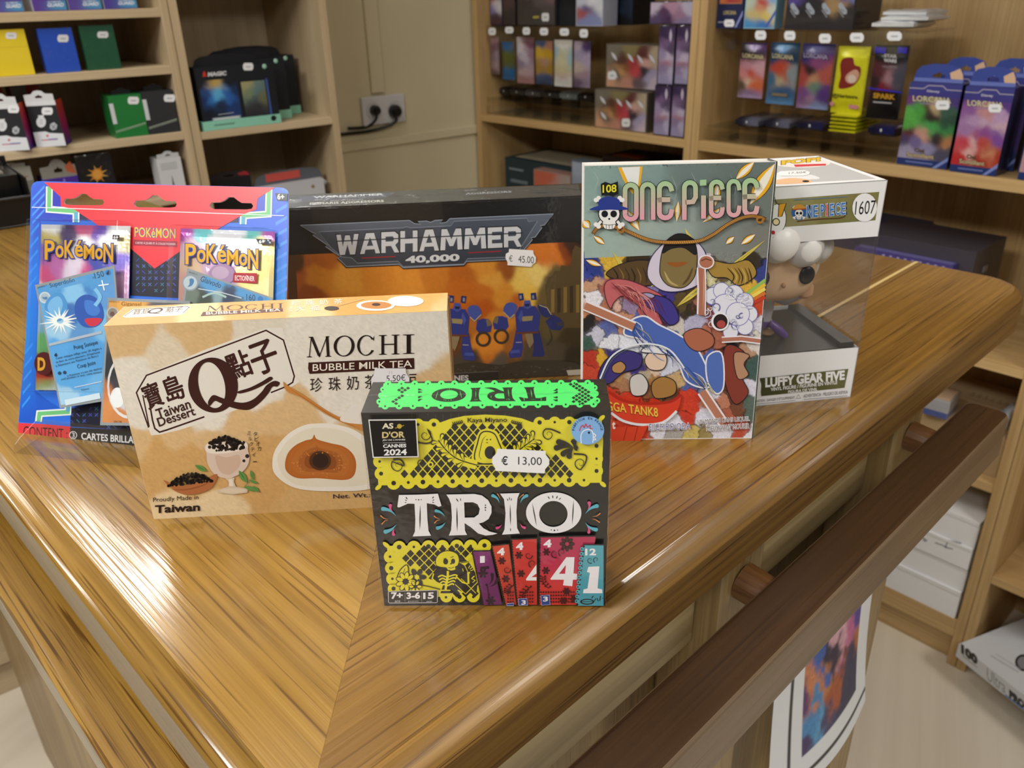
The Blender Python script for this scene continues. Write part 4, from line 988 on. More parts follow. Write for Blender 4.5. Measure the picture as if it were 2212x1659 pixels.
# ---- 3: hanging blister pack with two boosters and three cards
def blister():
    x, y, yaw, w, h, lean = -.3532, .5143, -.247, .1986, .1771, .4285
    r = empty('blister_pack', 'blue and red hanging blister pack of trading cards leaning back on its clear foot', 'card pack', (x, y, 0), yaw)
    c, q = math.cos(yaw), math.sin(yaw); u = np.array([c, q, 0]); v = np.array([-q, c, 0])
    n2 = math.cos(lean) * CZ + math.sin(lean) * v; nf = -(math.cos(lean) * v - math.sin(lean) * CZ)
    o = np.array([x, y, .0006])
    mb = MB(); f = Face(mb, o, nf).crop(0, 370, 2.72)
    out = smooth([(106, 1530), (118, 1350), (150, 1000), (168, 600), (180, 200), (183, 100)], 4).tolist() + [(186, 85), (196, 70), (215, 60), (245, 58), (700, 71), (1200, 85), (1640, 95), (1665, 98), (1685, 108), (1694, 125)] + smooth([(1694, 125), (1693, 400), (1680, 760), (1650, 1100), (1600, 1500), (1585, 1690)], 4).tolist() + [(1560, 1705), (770, 1622), (130, 1560), (110, 1550)]
    def slot(cx, cy, w_, h_, sk):
        L = [(-w_, 0), (-w_ * .9, -h_ * .55), (-w_ * .5, -h_ * .6), (-w_ * .32, -h_ * .9), (-w_ * .12, -h_ * 1.5), (w_ * .1, -h_ * 1.5), (w_ * .3, -h_ * .9), (w_ * .45, -h_ * .55), (w_ * .92, -h_ * .5), (w_, 0), (w_ * .93, h_ * .5), (w_ * .7, h_ * .62), (-w_ * .8, h_ * .62), (-w_ * .95, h_ * .4)]
        return [(cx + a, cy + b + sk * a) for a, b in L]
    holes = [slot(494, 180, 120, 32, .01), slot(915, 192, 126, 34, .01), slot(1361, 203, 128, 34, .01)]
    # sheet of card with real holes: front, back and edge
    f.poly(out, '2a6ee0', holes=holes)
    fb = Face(mb, o - nf * .0009, nf).crop(0, 370, 2.72); fb.k = 0
    A = f.P(out); B = A - nf * .0009
    loops = [[Vector((p[0], p[1], 0)) for p in L] for L in [out] + holes]
    F = tessellate_polygon(loops); allp = np.concatenate([f.P(L) for L in [out] + holes]) - nf * .0009
    mb.add(allp, [t[::-1] for t in F], hx('dfe3ea'))
    for L in [out] + holes:
        a = f.P(L); b = a - nf * .0009; m = len(a)
        mb.add(np.concatenate([a, b]), [(i, (i + 1) % m, m + (i + 1) % m, m + i) for i in range(m)], hx('e8ebf0'))
    # print
    S = [(200, 150, '2f63e0', 60), (190, 600, '2079e8', 50), (170, 1000, '1f82e4', 50), (130, 1450, '1a55c8', 50), (1650, 300, '2f63e0', 40), (1640, 700, '2a93ea', 60), (330, 230, '2b34b0', 60), (370, 300, '2f3fc0', 40)]
    fld = field(S, 60, 0)
    in_o = pt_in(out)
    def strip(poly, hs=()):
        f.poly(poly, fld, holes=hs or None)
    def stripes(xa, xb, y0, y1, st):
        f.up()
        k = y0
        while k < y1:
            w2 = 16; P = [(xa, k + st * 1.3), (xb, k), (xb, k + w2), (xa, k + st * 1.3 + w2)]
            if all(in_o(*p) for p in P): f.poly(P, '4a90f2', up=False)
            k += 46
    strip([(186, 90), (215, 66), (250, 62), (275, 78), (272, 240), (430, 260), (430, 300), (240, 292), (235, 640), (205, 660), (215, 760), (215, 1290), (245, 1320), (350, 1390), (215, 1410), (200, 1480), (112, 1472), (150, 1000), (170, 560)])
    stripes(190, 262, 80, 250, 60)
    for k in range(14):
        yy = 300 + k * 78; xx = 182 - k * 4
        P = [(xx, yy + 60), (xx + 48, yy), (xx + 48, yy + 20), (xx, yy + 80)]
        if all(in_o(*p) for p in P): f.poly(P, '2f8bf0')
    f.poly([(1688, 140), (1690, 400), (1678, 760), (1660, 1000), (1600, 1000), (1600, 330), (1470, 330), (1420, 280), (1590, 270), (1600, 100), (1640, 98)], fld)
    for k in range(9):
        yy = 190 + k * 70; P = [(1620, yy + 40), (1688, yy), (1688, yy + 20), (1620, yy + 60)]
        f.poly(P, '4a90f2')
    # dark violet corners and black lattice panel
    f.poly([(315, 110), (362, 148), (362, 206), (440, 226), (470, 240), (312, 225)], '2a33b8'); f.poly([(1590, 112), (1516, 160), (1508, 225), (1430, 252), (1590, 248)], '3a4fc8')
    f.poly([(470, 245), (560, 300), (770, 470), (770, 300), (470, 290)], '1d2148'); f.poly([(1400, 262), (1330, 310), (1060, 470), (1060, 310), (1400, 300)], '1d2148')
    BL = [(768, 440), (910, 575), (1060, 450), (1050, 745), (765, 730)]
    f.poly(BL, '14162c')
    LW = [(415, 1395), (590, 1350), (770, 1480), (770, 1520), (415, 1500)]
    f.poly(LW, '14162c')
    rr = random.Random(7)
    for reg in (BL, LW):
        ins = pt_in(reg); f.up()
        xs = [p[0] for p in reg]; ys = [p[1] for p in reg]
        for gx in range(int(min(xs)), int(max(xs)), 36):
            for gy in range(int(min(ys)), int(max(ys)), 36):
                for d2 in (((0, 0), (18, 18)), ((18, 0), (0, 18))):
                    a, b = (gx + d2[0][0], gy + d2[0][1]), (gx + d2[1][0], gy + d2[1][1])
                    if rr.random() < .72 and ins(*a) and ins(*b): f.line([a, b], 4, rr.choice(['3f4fb8', '35489a', '5a66c8', '3a7a98']), up=False)
    # angular green and turquoise lines
    for pts in ([(292, 90), (290, 224), (448, 236), (448, 300)], [(1582, 105), (1578, 252), (1432, 262), (1430, 312)], [(228, 1470), (234, 1424), (400, 1414), (402, 1380)]):
        f.line(pts, 40, 'e6ecec'); f.line(pts, 24, '6cc07e')
    f.line([(448, 240), (448, 300)], 22, '5aa7c8'); f.line([(1431, 268), (1430, 312)], 22, '5aa7c8'); f.line([(400, 1412), (402, 1384)], 22, '5aa7c8')
    # red banner
    RED = 'e8303e'
    f.poly([(262, 66), (1618, 96), (1516, 160), (1508, 225), (1440, 250), (1350, 300), (1050, 478), (910, 572), (762, 448), (560, 306), (440, 226), (360, 206), (358, 150)], RED,
           holes=holes)
    f.poly(slot(494, 180, 120, 32, .01), 'ffffff') if False else None
    f.poly([(110, 1478), (270, 1486), (420, 1500), (412, 1582), (130, 1556), (108, 1545)], 'd8343e'); f.text('CONTENT :', (140, 1556), (398, 1574), 60, '2a1418', bold=.005)
    f.poly([(415, 1505), (770, 1520), (1000, 1540), (1000, 1640), (770, 1618), (412, 1586)], '1b1b20')
    f.ring(432, 1550, 19, 23, 'f0f0f2'); f.text('3', (424, 1564), (441, 1564), 28, 'f0f0f2'); f.text('CARTES BRILLANTES', (480, 1576), (890, 1606), 42, 'f0f0f2', bold=.02)
    f.poly([(1618, 128), (1692, 132), (1690, 176), (1630, 172)], '15161a'); f.text('6+', (1631, 166), (1672, 168), 34, 'f4f4f6', bold=.03)
    # reopen holes in the print above them by keeping those layers clear of the slots
    f.text('POKéMON', (790, 388), (1036, 398), 62, '2a4fa0', bold=.06); f.text('POKéMON', (793, 386), (1033, 396), 58, 'f2c230', bold=.01)
    f.poly([(788, 402), (1044, 412), (1042, 446), (786, 436)], '9a2038'); f.text('CARTES À JOUER ET À COLLECTIONNER', (798, 430), (1034, 438), 18, 'f0d8dc')
    f.line([(190, 212), (700, 228), (1200, 245), (1670, 262)], 4, 'e8eef6')
    body = mb.build('backing_card', M_GLOSS, r, label='blue and red printed backing card with three hanging slots')
    # boosters: foil pouches in front of the card
    def pouch(quad, lift, th, samples, nm, label, logo, seed):
        P = MB(); g = Face(P, o + nf * lift, nf).crop(0, 370, 2.72)
        qd = [np.array(t, float) for t in quad]; nx, ny = 26, 40
        a = np.linspace(0, 1, nx)[None, :, None]; b = np.linspace(0, 1, ny)[:, None, None]
        Z = (qd[0] * (1 - a) + qd[1] * a) * (1 - b) + (qd[3] * (1 - a) + qd[2] * a) * b
        fn = field(samples, 10, 22, 50, seed, .05)
        col = fn(Z[..., 0], Z[..., 1])
        Q = g.P(Z.reshape(-1, 2)).reshape(ny, nx, 3)
        bul = (np.sin(np.pi * a) ** .5 * np.sin(np.pi * np.clip(b * 1.15 - .04, 0, 1)) ** .5)
        Q = Q + nf * (bul * th)
        P.grid(Q, col)
        P.grid((Q - nf * (2 * bul * th * .5 + .0002))[:, ::-1], np.array(hx('b8bcc6')))
        g.fn = lambda K: K + nf * th * 1.0
        logo(g)
        return P.build(nm, M_FOIL, r, smooth=False, label=label)
    def pk(g, x0, x1, yb, sk, s):
        # arched lettering, blue outline below yellow
        L = ('P', 'o', 'K', 'é', 'M', 'o', 'N'); wd = (1.1, .9, 1.05, .9, 1.15, .85, 1.05); hh = (1.25, .8, 1.15, 1.05, .92, .75, 1.2); T = sum(wd); W_ = (x1 - x0)
        for ly, (c, bo) in enumerate((('2b3f94', .075), ('e9ae26', .02))):
            t = 0; g.up()
            for ch, ww, h_ in zip(L, wd, hh):
                m = (t + ww / 2) / T; a0 = x0 + W_ * t / T; a1 = x0 + W_ * (t + ww * .93) / T
                yy = yb + sk * (m * W_) + (abs(m - .5) ** 1.6) * 70 * s - (6 if ch in 'oé' else 0)
                e = 5 if ly == 0 else 0
                g.text(ch, (a0 - e, yy + e), (a1 + e, yy + e + sk * ww), 92 * h_ * s + 2 * e, c, bold=bo, up=False); t += ww
    pouch([(243, 312), (767, 322), (742, 1290), (208, 1285)], .0022, .0035,
          [(300, 330, 'c8ccd4', 20), (500, 340, 'b04a78', 30), (420, 370, '3a2a58', 30), (600, 360, '5a3aa0', 30), (700, 340, 'd8dce2', 30), (290, 400, 'b8a860', 30), (500, 410, 'e6e6ea', 20), (650, 400, 'e8e8e6', 30), (720, 400, 'b0a878', 20), (270, 470, '7a5ab0', 30), (350, 560, 'c070b0', 40), (450, 580, 'e8dcf0', 30), (520, 600, 'd0508a', 20), (600, 540, '3a48a8', 40), (680, 560, '6a58b8', 40), (720, 640, 'd8a8d0', 40), (280, 620, 'd05888', 30), (240, 700, 'e0d0e0', 20), (230, 900, '7ab0d8', 30), (235, 1000, '6ab070', 30), (250, 1130, '7a2a3a', 30), (270, 1200, 'c0402a', 20), (280, 1245, '8aa05a', 20), (300, 1280, 'c8d0c8', 20), (500, 900, '8a9ad0', 60), (500, 1200, 'a0a8c0', 60)], 'booster_pack', 'foil booster pouch with violet and white print',
          lambda g: (pk(g, 285, 690, 505, .045, 1.0), g.poly([(683, 378), (724, 380), (722, 406), (681, 404)], '1a1a1e'), g.text('6+', (688, 401), (716, 402), 19, 'f4f4f6', bold=.03), g.circ(280, 1130, 56, '5a2020', ry=68), g.text('D', (244, 1172), (290, 1172), 78, 'e8b03a', bold=.04)), 3)
    pouch([(1062, 335), (1616, 355), (1590, 1290), (1030, 1270)], .0022, .0035,
          [(1100, 360, '9a3a98', 20), (1180, 360, '5ab0b8', 18), (1350, 350, 'c8ccd4', 60), (1500, 370, '48a0a0', 20), (1580, 380, '8a2a88', 30), (1300, 420, 'd8dce0', 30), (1130, 470, 'd8b8c8', 30), (1550, 440, 'd8c070', 40), (1150, 560, 'e0c0a0', 40), (1500, 600, 'e8d080', 40), (1300, 590, '7a5a90', 40), (1250, 560, 'c8a8c8', 30), (1100, 640, 'd8a8a0', 30), (1560, 700, 'f0e0a0', 30), (1320, 650, '8a70a8', 30), (1400, 800, 'd0a070', 60)], 'booster_pack', 'foil booster pouch with gold and violet print',
          lambda g: (pk(g, 1108, 1538, 530, .075, 1.05), g.circ(1322, 610, 78, 'a88ab0', ry=62), g.circ(1312, 600, 50, 'c0a6c2', ry=38), g.poly([(1390, 600), (1528, 602), (1524, 662), (1384, 655)], 'b02438'), g.text('ECTIONNER', (1398, 645), (1512, 650), 30, 'f2e0e2', bold=.02), g.poly([(1520, 402), (1612, 404), (1610, 434), (1536, 432)], '17171b'), g.text('6+', (1538, 428), (1570, 429), 20, 'f4f4f6', bold=.03)), 4)
    # three trading cards
    def tcard(quad, lift, samples, label, art, seed, soft=9, warp=20):
        P = MB(); g = Face(P, o + nf * lift, nf).crop(0, 370, 2.72)
        g.poly(quad, '8f979c'); a = g.P(quad); b = a - nf * .0005
        P.add(np.concatenate([a, b]), [(i, (i + 1) % 4, 4 + (i + 1) % 4, 4 + i) for i in range(4)], hx('c8ccd0'))
        c = np.mean(np.array(quad), 0); q2 = [tuple(c + (np.array(p) - c) * .955) for p in quad]
        g.paint(q2, field(samples, soft, warp, 40, seed, .06), 60, 84)
        art(g)
        return P.build('trading_card', M_GLOSS, r, label=label)
    def art1(g):
        g.poly([(286, 672), (505, 620), (510, 650), (292, 705)], '5a9ed8'); g.text('Superdofin', (296, 692), (442, 656), 34, '1b2a3c', rot=1, bold=.005)
        g.text('PV', (545, 633), (556, 631), 12, '1b2a3c'); g.text('150', (560, 632), (614, 618), 36, '1b2a3c', rot=1); g.circ(636, 596, 17, '2a78c0'); g.drop((640, 580), (634, 600), 8, '14202e', 0)
        g.circ(264, 742, 34, 'c8d4dc'); g.circ(264, 742, 26, 'a8bcc8'); g.drop((245, 735), (270, 745), 10, '4a80b0', .3); g.text('NIVEAU 1', (222, 690), (275, 674), 10, '2a3440')
        # abstract splash picture
        g.poly(smooth([(262, 800), (290, 740), (350, 712), (390, 760), (395, 830), (350, 880), (300, 860)], 5, True), '4a94d2'); g.poly(smooth([(280, 800), (300, 755), (345, 735), (370, 780), (345, 850), (305, 845)], 5, True), '77b6e6')
        for k in range(18):
            a = k * 6.283 / 18 + .1; g.line([(355 + 20 * math.cos(a), 880 + 15 * math.sin(a)), (355 + (85 + 20 * (k % 3)) * math.cos(a), 880 + (70 + 14 * (k % 2)) * math.sin(a))], 16, 'eef4f2', taper='end')
        g.poly(smooth([(450, 760), (500, 725), (560, 740), (600, 790), (610, 860), (570, 910), (500, 915), (460, 880), (440, 820)], 5, True), '2757b0'); g.poly(smooth([(500, 760), (560, 770), (590, 820), (560, 850), (510, 830)], 5, True), '3f7ad0')
        g.poly(smooth([(500, 870), (560, 862), (600, 870), (570, 905), (525, 908)], 4, True), 'cc2f45')
        g.line([(560, 690), (590, 740), (560, 790)], 22, '7fc0ea', sm=4); g.line([(600, 640), (615, 700)], 7, 'eef6fa'); g.line([(580, 672), (640, 664)], 7, 'eef6fa')
        g.line([(290, 1020), (600, 945)], 16, 'aab8c4')
        g.text('Poing Sonique', (440, 1056), (580, 1022), 32, '1f2c38', rot=1); g.drop((332, 1066), (330, 1080), 9, '203040', 0); g.text('Coup Juste', (460, 1166), (566, 1140), 30, '1f2c38', rot=1)
        for k, s_ in enumerate(('Cette attaque inflige aussi 30 dégâts à', 'de Banc de votre adversaire. (N\'appliquez', 'la Résistance aux Pokémon de Banc.)')): g.text(s_, (332, 1110 + k * 22), (600 - k * 10, 1048 + k * 22), 16, '26384a', rot=1)
        for k, s_ in enumerate(('si Pokémon n\'a pas été déplacé', 'actif pendant ce tour, cette attaque')): g.text(s_, (398 - k * 35, 1212 + k * 20), (600, 1166 + k * 20), 16, '26384a', rot=1)
        g.circs([(352, 1186, 10), (382, 1182, 10)], '24405c'); g.line([(440, 1270), (600, 1235)], 5, 'c8d8e6'); g.text('Faiblesse', (480, 1290), (525, 1280), 10, '26384a'); g.line([(385, 1360), (590, 1318)], 34, 'c8dce8')
    tcard([(205, 668), (672, 552), (735, 1330), (352, 1392)], .0105,
          [(300, 700, '4f9ad6', 40), (550, 640, '4f9ad6', 60), (300, 800, '5fa8de', 30), (450, 720, '86c2ea', 30), (520, 700, '3f80c8', 20), (620, 720, '5a9ad8', 40), (350, 930, '9ac8e6', 30), (420, 830, '3a70b8', 25), (600, 900, '7ab8e4', 30), (480, 950, '5a94cc', 30), (330, 1060, '56a4e2', 40), (500, 1080, '4f9edd', 60), (450, 1200, '58a6e2', 60), (550, 1280, '6ab0e4', 40), (400, 1330, '9cc8e6', 30)], 'blue trading card tilted over the first booster', art1, 11)
    def art2(g):
        g.text('Glaivodo', (1175, 645), (1294, 688), 34, '1b2a3c', rot=1, bold=.005); g.circ(1118, 655, 48, '8a9aa6'); g.circ(1118, 655, 40, 'b8c8d0'); g.drop((1098, 680), (1125, 645), 16, '3a7ab0', .4)
        g.text('NIVEAU 2', (1110, 597), (1160, 612), 10, '2a3440'); g.text('160', (1448, 757), (1500, 762), 36, '1b2a3c'); g.text('PV', (1422, 750), (1434, 752), 12, '1b2a3c'); g.circ(1530, 750, 16, '2a78c0')
        g.line([(1165, 690), (1300, 712), (1420, 745)], 5, 'd0dce4'); g.line([(1190, 740), (1260, 715), (1330, 740)], 12, 'a8c8c4', sm=4)
    tcard([(1100, 568), (1600, 742), (1560, 1180), (1040, 1020)], .0100,
          [(1150, 610, '8a969c', 20), (1250, 660, '4f9ad6', 40), (1450, 730, '4f9ad6', 40), (1120, 720, '6a7a70', 30), (1200, 740, '3a463e', 30), (1280, 740, '8aa8b0', 20), (1350, 745, '2a3a5a', 30), (1400, 800, '5a6a70', 60)], 'blue trading card tilted over the second booster', art2, 12)
    def art3(g):
        g.text('Gigansel', (714, 796), (830, 800), 30, '3a2414'); g.circ(662, 832, 36, 'b8b4ac'); g.circ(662, 832, 28, '8a847c'); g.circ(660, 838, 14, '6a5048'); g.text('NIVEAU 2', (642, 770), (700, 772), 10, '3a3028')
        g.ring(760, 1260, 118, 130, 'd8d8d8', k=1.5); g.circ(690, 1330, 40, 'e4e8ec', ry=60); g.text('206/198', (668, 1476), (715, 1478), 12, '5a3a20')
    tcard([(632, 742), (1116, 762), (1110, 1500), (588, 1492)], .0118,
          [(700, 780, 'd8a050', 40), (650, 900, 'c88a50', 30), (700, 1000, '4a4a50', 40), (680, 1150, '2e3034', 40), (640, 1300, 'c87a48', 30), (700, 1250, '3a3c42', 30), (720, 1340, 'c8d0d8', 40), (620, 1400, 'd08a50', 30), (700, 1450, 'c8844e', 40), (900, 1000, '5a5a60', 90)], 'orange trading card beside the carton', art3, 13)
    # clear blister over the contents with a foot at the bottom
    P = MB(); g = Face(P, o, nf).crop(0, 370, 2.72)
    def shell(rect, d0, d1, ins):
        a = g.P(rect) + nf * d0
        cc = np.mean(np.array(rect), 0); r2 = [tuple(cc + (np.array(p) - cc) * ins) for p in rect]
        b = g.P(r2) + nf * d1
        P.add(np.concatenate([a, b]), [(0, 1, 5, 4), (1, 2, 6, 5), (2, 3, 7, 6), (3, 0, 4, 7), (4, 5, 6, 7)], hx('ffffff'))
    shell([(236, 290), (772, 300), (748, 1300), (200, 1296)], .0012, .0128, .985)
    shell([(1056, 322), (1622, 345), (1600, 1300), (1022, 1290)], .0012, .0124, .985)
    # foot: a shallow clear box that rests on the counter in front of the card
    f0 = o + u * .021 + n2 * .0006 + nf * .001
    ft = []
    for a, b, zz in ((0, 0, .010), (0, .026, .0035), (0, .030, .0004), (0, .004, .0004)):
        ft.append((a, b, zz))
    prof = [(.0, .0135), (.018, .0085), (.024, .0060), (.026, .0004), (.0, .0004)]
    L = [f0 * np.array([1, 1, 0]) - v * b + CZ * z for b, z in prof]; Rr = [p + u * .158 for p in L]
    m = len(L)
    P.add(np.array(L + Rr), [tuple(range(m)), tuple(range(m, 2 * m))[::-1]] + [(i, (i + 1) % m, m + (i + 1) % m, m + i) for i in range(m)], hx('ffffff'))
    P.build('clear_blister', M_CLEAR, r, label='clear plastic blister with a foot', bevel=.0006)
blister()
# ---- 4: wide black miniature-kit carton
def kit_box():
    x, y, yaw, w, d, h = -.17, .57, .0642, .27, .0428, .1416
    r = empty('model_kit_box', 'wide black shrink-wrapped model kit box with orange battle scene', 'game box', (x, y, 0), yaw)
    mb = MB(); f, tp, lf, rt, o, u, v, n = carton(mb, x, y, yaw, w, d, h, 0, '17181a')
    for q in (f, tp): q.crop(600, 370, 3.253)
    S = [(100, 640, '5a3a1a', 30), (300, 620, 'b06020', 40), (120, 760, 'b85f1c', 30), (300, 740, 'd88a28', 40), (520, 780, 'e09a38', 30), (700, 720, 'd8882c', 40), (900, 760, 'dc8e30', 50), (1100, 700, 'c87826', 50), (250, 850, 'a05018', 30), (500, 880, 'd08428', 30),
         (1300, 700, 'b86420', 40), (1450, 660, 'd89034', 40), (1600, 720, '9a5420', 30), (1500, 760, 'e0a040', 40), (1700, 780, 'f0c860', 50), (1820, 720, 'f2d478', 30), (1750, 860, 'f0c050', 40), (1900, 600, 'd87828', 40), (2000, 560, '8a4018', 20), (2060, 540, '3a2418', 16),
         (1300, 880, 'c46a1c', 50), (1450, 860, 'c87022', 40), (1600, 850, 'd89030', 30), (1700, 900, 'b85820', 20), (1300, 980, 'c06018', 40), (1450, 980, 'b8581a', 40), (1500, 1060, 'd08830', 30), (1420, 1100, 'b86c28', 30),
         (1950, 760, '6a5a38', 30), (1940, 900, '6b5b34', 40), (2050, 850, '4a4028', 50), (2060, 1000, '51462b', 50), (1960, 1050, '5c5030', 30), (2070, 700, '6a3a1c', 20), (2080, 1150, '3d3522', 40),
         (1300, 1180, '6a3c20', 30), (1450, 1230, 'dc8a30', 50), (1450, 1300, 'c87828', 20), (1600, 1240, 'a06026', 20), (1350, 1330, '4a3c30', 30), (1600, 1330, '6a4a28', 20), (1800, 1320, '4f4638', 40), (1950, 1300, '4a4436', 40),
         (1300, 1400, '4a463e', 30), (1550, 1370, '57524a', 40), (1750, 1400, '3e3a34', 40), (1950, 1420, '33302b', 40), (1300, 1450, '2c2a28', 20), (1700, 1460, '24221f', 30), (2050, 1350, '2c2820', 40), (2050, 1450, '1d1b18', 30)]
    def clampz(Q):
        Q = Q.copy(); Q[:, 2] = np.maximum(Q[:, 2], .0006); a = (Q - o) @ u; return Q + u * (np.clip(a, .0003, w - .0003) - a)[:, None]
    f.fn = clampz
    cor = [(20, 588), (2128, 494), (2146, 1560), (40, 1600)]
    f.paint(cor, field(S, 14, 55, 130, 21, .10), 190, 100)
    f.poly([(20, 262), (2140, 170), (2140, 470), (2128, 520), (2085, 494), (1760, 512), (1500, 540), (340, 578), (20, 592)], '1b1c1e')
    for k in range(10): f.line([(500 + k * 160, 250 - k * 6), (560 + k * 160, 290 - k * 6), (640 + k * 160, 240 - k * 6)], 3, '2a2b2e')
    # ruins silhouettes
    f.poly([(1880, 800), (1905, 740), (1930, 735), (1945, 700), (1985, 700), (1990, 660), (2060, 670), (2070, 560), (2090, 520), (2130, 540), (2140, 1100), (1900, 1100), (1890, 950)], '5a4a2c')
    f.up()
    for k in range(5): f.poly([(1920 + k * 44, 830 - k * 8), (1944 + k * 44, 828 - k * 8), (1944 + k * 44, 990), (1920 + k * 44, 995)], '3c3220' if k % 2 else '8a7038', up=False)
    f.poly([(75, 660), (130, 700), (140, 900), (75, 900)], '5c3c1c')
    # plain blue armoured walkers (generic)
    def walker(cx, cy, s, m=1):
        B1, B2, B3, ME = '2c3a86', '22306f', '4456a6', '7a6a54'
        X = lambda L: [(cx + m * a * s, cy + b * s) for a, b in L]
        f.poly(X([(-110, 190), (-85, 60), (-40, 60), (-30, 190), (-45, 262), (-130, 270), (-140, 235)]), B1); f.poly(X([(40, 60), (90, 60), (120, 180), (130, 240), (120, 258), (40, 258), (50, 190)]), B2)
        f.poly(X([(-90, -60), (-60, -120), (60, -125), (100, -60), (85, 70), (-80, 75)]), B1); f.poly(X([(-45, -45), (45, -50), (38, -15), (-35, -8)]), '9a8a60')
        f.poly(X([(-30, -118), (-20, -165), (22, -168), (34, -118), (0, -100)]), B3); f.poly(X([(-18, -140), (20, -142), (14, -122), (-14, -120)]), '18204a')
        f.poly(X([(-60, -165), (-68, -218), (-30, -222), (-24, -170)]), B2); f.poly(X([(30, -170), (26, -222), (66, -226), (72, -172)]), B2)
        for a in (-50, 44): f.poly(X([(a - 8, -205), (a + 8, -207), (a + 10, -180), (a - 6, -178)]), '8a8f9a')
        f.poly(X(smooth([(-180, -80), (-160, -140), (-110, -150), (-75, -120), (-95, -60), (-130, -30)], 4, True)), B3); f.line(X([(-180, -80), (-130, -30), (-95, -62)]), 8 * s, 'b8a878')
        f.poly(X(smooth([(80, -130), (130, -130), (170, -90), (185, -50), (140, -40), (100, -70)], 4, True)), B2); f.line(X([(92, -132), (150, -112), (182, -60)]), 7 * s, 'b8a878')
        f.poly(X([(-260, 0), (-240, -45), (-190, -50), (-150, -35), (-140, 30), (-165, 62), (-250, 50)]), B1); f.poly(X([(-262, -2), (-240, -45), (-215, -40), (-225, 10)]), ME); f.ring(cx - m * 195 * s, cy + 105 * s, 40 * s, 58 * s, '3a3430')
        f.poly(X([(140, -10), (200, -60), (262, -20), (275, 30), (240, 60), (170, 50)]), B2); f.poly(X([(220, 0), (275, -10), (280, 22), (230, 30)]), '3c3c46')
        f.line(X([(170, 55), (185, 120), (150, 170)]), 9 * s, '3a3430', sm=4)
        f.poly(X([(-20, 78), (40, 76), (50, 150), (20, 195), (0, 150)]), '8a7a5c'); f.line(X([(-85, 150), (-40, 148)]), 6 * s, 'a8a8b0'); f.line(X([(-80, 80), (85, 74)]), 14 * s, '6a3a2a')
        f.poly(X([(-125, 210), (-60, 205), (-52, 228), (-128, 235)]), B3); f.poly(X([(-70, -40), (-40, -100), (-30, -60), (-50, 0)]), B3)
    walker(1752, 1062, .93); walker(1262, 1080, .93, -1)
    f.poly(smooth([(1210, 1380), (1400, 1345), (1560, 1360), (1700, 1335), (1900, 1330), (2140, 1365), (2140, 1580), (1210, 1580)], 3, True), '3a362f')
    f.up()
    rr = random.Random(5)
    for k in range(60): f.circ(rr.uniform(1240, 2060), rr.uniform(1365, 1440), rr.uniform(4, 14), rr.choice(['4c473e', '2c2a26', '57514a']), ry=rr.uniform(3, 6), n=7, up=False)
    # winged banner
    A, Bc = '5a6472', '2c333f'
    ban = [(152, 374), (925, 338), (960, 362), (1005, 366), (985, 346), (1045, 342), (1075, 352), (1105, 338), (1160, 334), (1140, 358), (1185, 352), (1210, 325), (1945, 290), (1880, 372), (1850, 378), (1862, 392), (1815, 460), (1785, 466), (1795, 480), (1730, 560), (1720, 622), (1330, 640), (1310, 664), (880, 686), (850, 660), (480, 678), (415, 612), (440, 606), (400, 580), (330, 530), (345, 520), (320, 502), (240, 446), (262, 436), (235, 425)]
    f.poly(ban, '14181f'); f.paint  # dark edge, then the slate plate
    c = np.mean(np.array(ban), 0); ban2 = [tuple(c + (np.array(p) - c) * np.array([.992, .955])) for p in ban]
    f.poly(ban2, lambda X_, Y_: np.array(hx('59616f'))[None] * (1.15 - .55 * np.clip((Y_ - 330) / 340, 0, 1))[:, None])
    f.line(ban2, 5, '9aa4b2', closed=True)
    inn = [(290, 424), (880, 396), (905, 388), (935, 396), (1215, 382), (1240, 350), (1750, 328), (1760, 352), (1825, 348), (1700, 545), (1650, 600), (1335, 612), (1305, 650), (880, 668), (845, 630), (560, 644), (520, 606), (450, 600), (370, 530)]
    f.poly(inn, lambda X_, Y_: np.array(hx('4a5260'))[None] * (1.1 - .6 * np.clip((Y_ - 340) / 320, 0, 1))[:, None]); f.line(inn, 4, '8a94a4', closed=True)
    # wordmark: heavy block letters with a horizontal cut
    L = 'WARHAMMER'; wd = [1.25, 1.12, 1., 1., 1.1, 1.25, 1.25, .85, 1.]; T = sum(wd); x0, x1 = 412, 1722
    for ly, (cc, e) in enumerate((('11141a', 6), ('cfd2d6', 0))):
        t = 0
        f.up()
        for ch, ww in zip(L, wd):
            a0 = x0 + (x1 - x0) * t / T; a1 = x0 + (x1 - x0) * (t + ww * .94) / T; t += ww
            yb = 588 - (a0 - x0) * .046; hh = 150 - 8 * abs((a0 + a1) / 2 - 1067) / 650
            block_letter(f, ch, a0 - e, a1 + e, yb + e, hh + 2 * e, cc, slope=-.046)
    f.line([(420, 490), (1722, 432)], 8, '2c333f')
    t = '40,000'
    f.text(t, (892, 656), (1282, 640), 66, '15181e', bold=.07); f.text(t, (897, 653), (1278, 637), 60, 'd4d6da', bold=.045)
    f.line([(592, 608), (830, 597)], 6, 'b02a2c'); f.line([(1338, 571), (1570, 560)], 6, 'b02a2c')
    # title box and corner logo at the bottom
    f.poly([(1050, 1428), (1552, 1402), (1556, 1470), (1050, 1496)], '26282a'); f.line([(1050, 1428), (1552, 1402), (1556, 1470), (1050, 1496)], 4, '6a6c6e', closed=True)
    f.text('SPACE MARINES', (920, 1478), (1340, 1468), 38, 'd8d9db', bold=.03)
    f.poly([(2028, 1396), (2140, 1388), (2150, 1480), (2040, 1500)], 'b8b2a4'); f.poly([(2050, 1490), (2080, 1430), (2110, 1490)], '4a4640')
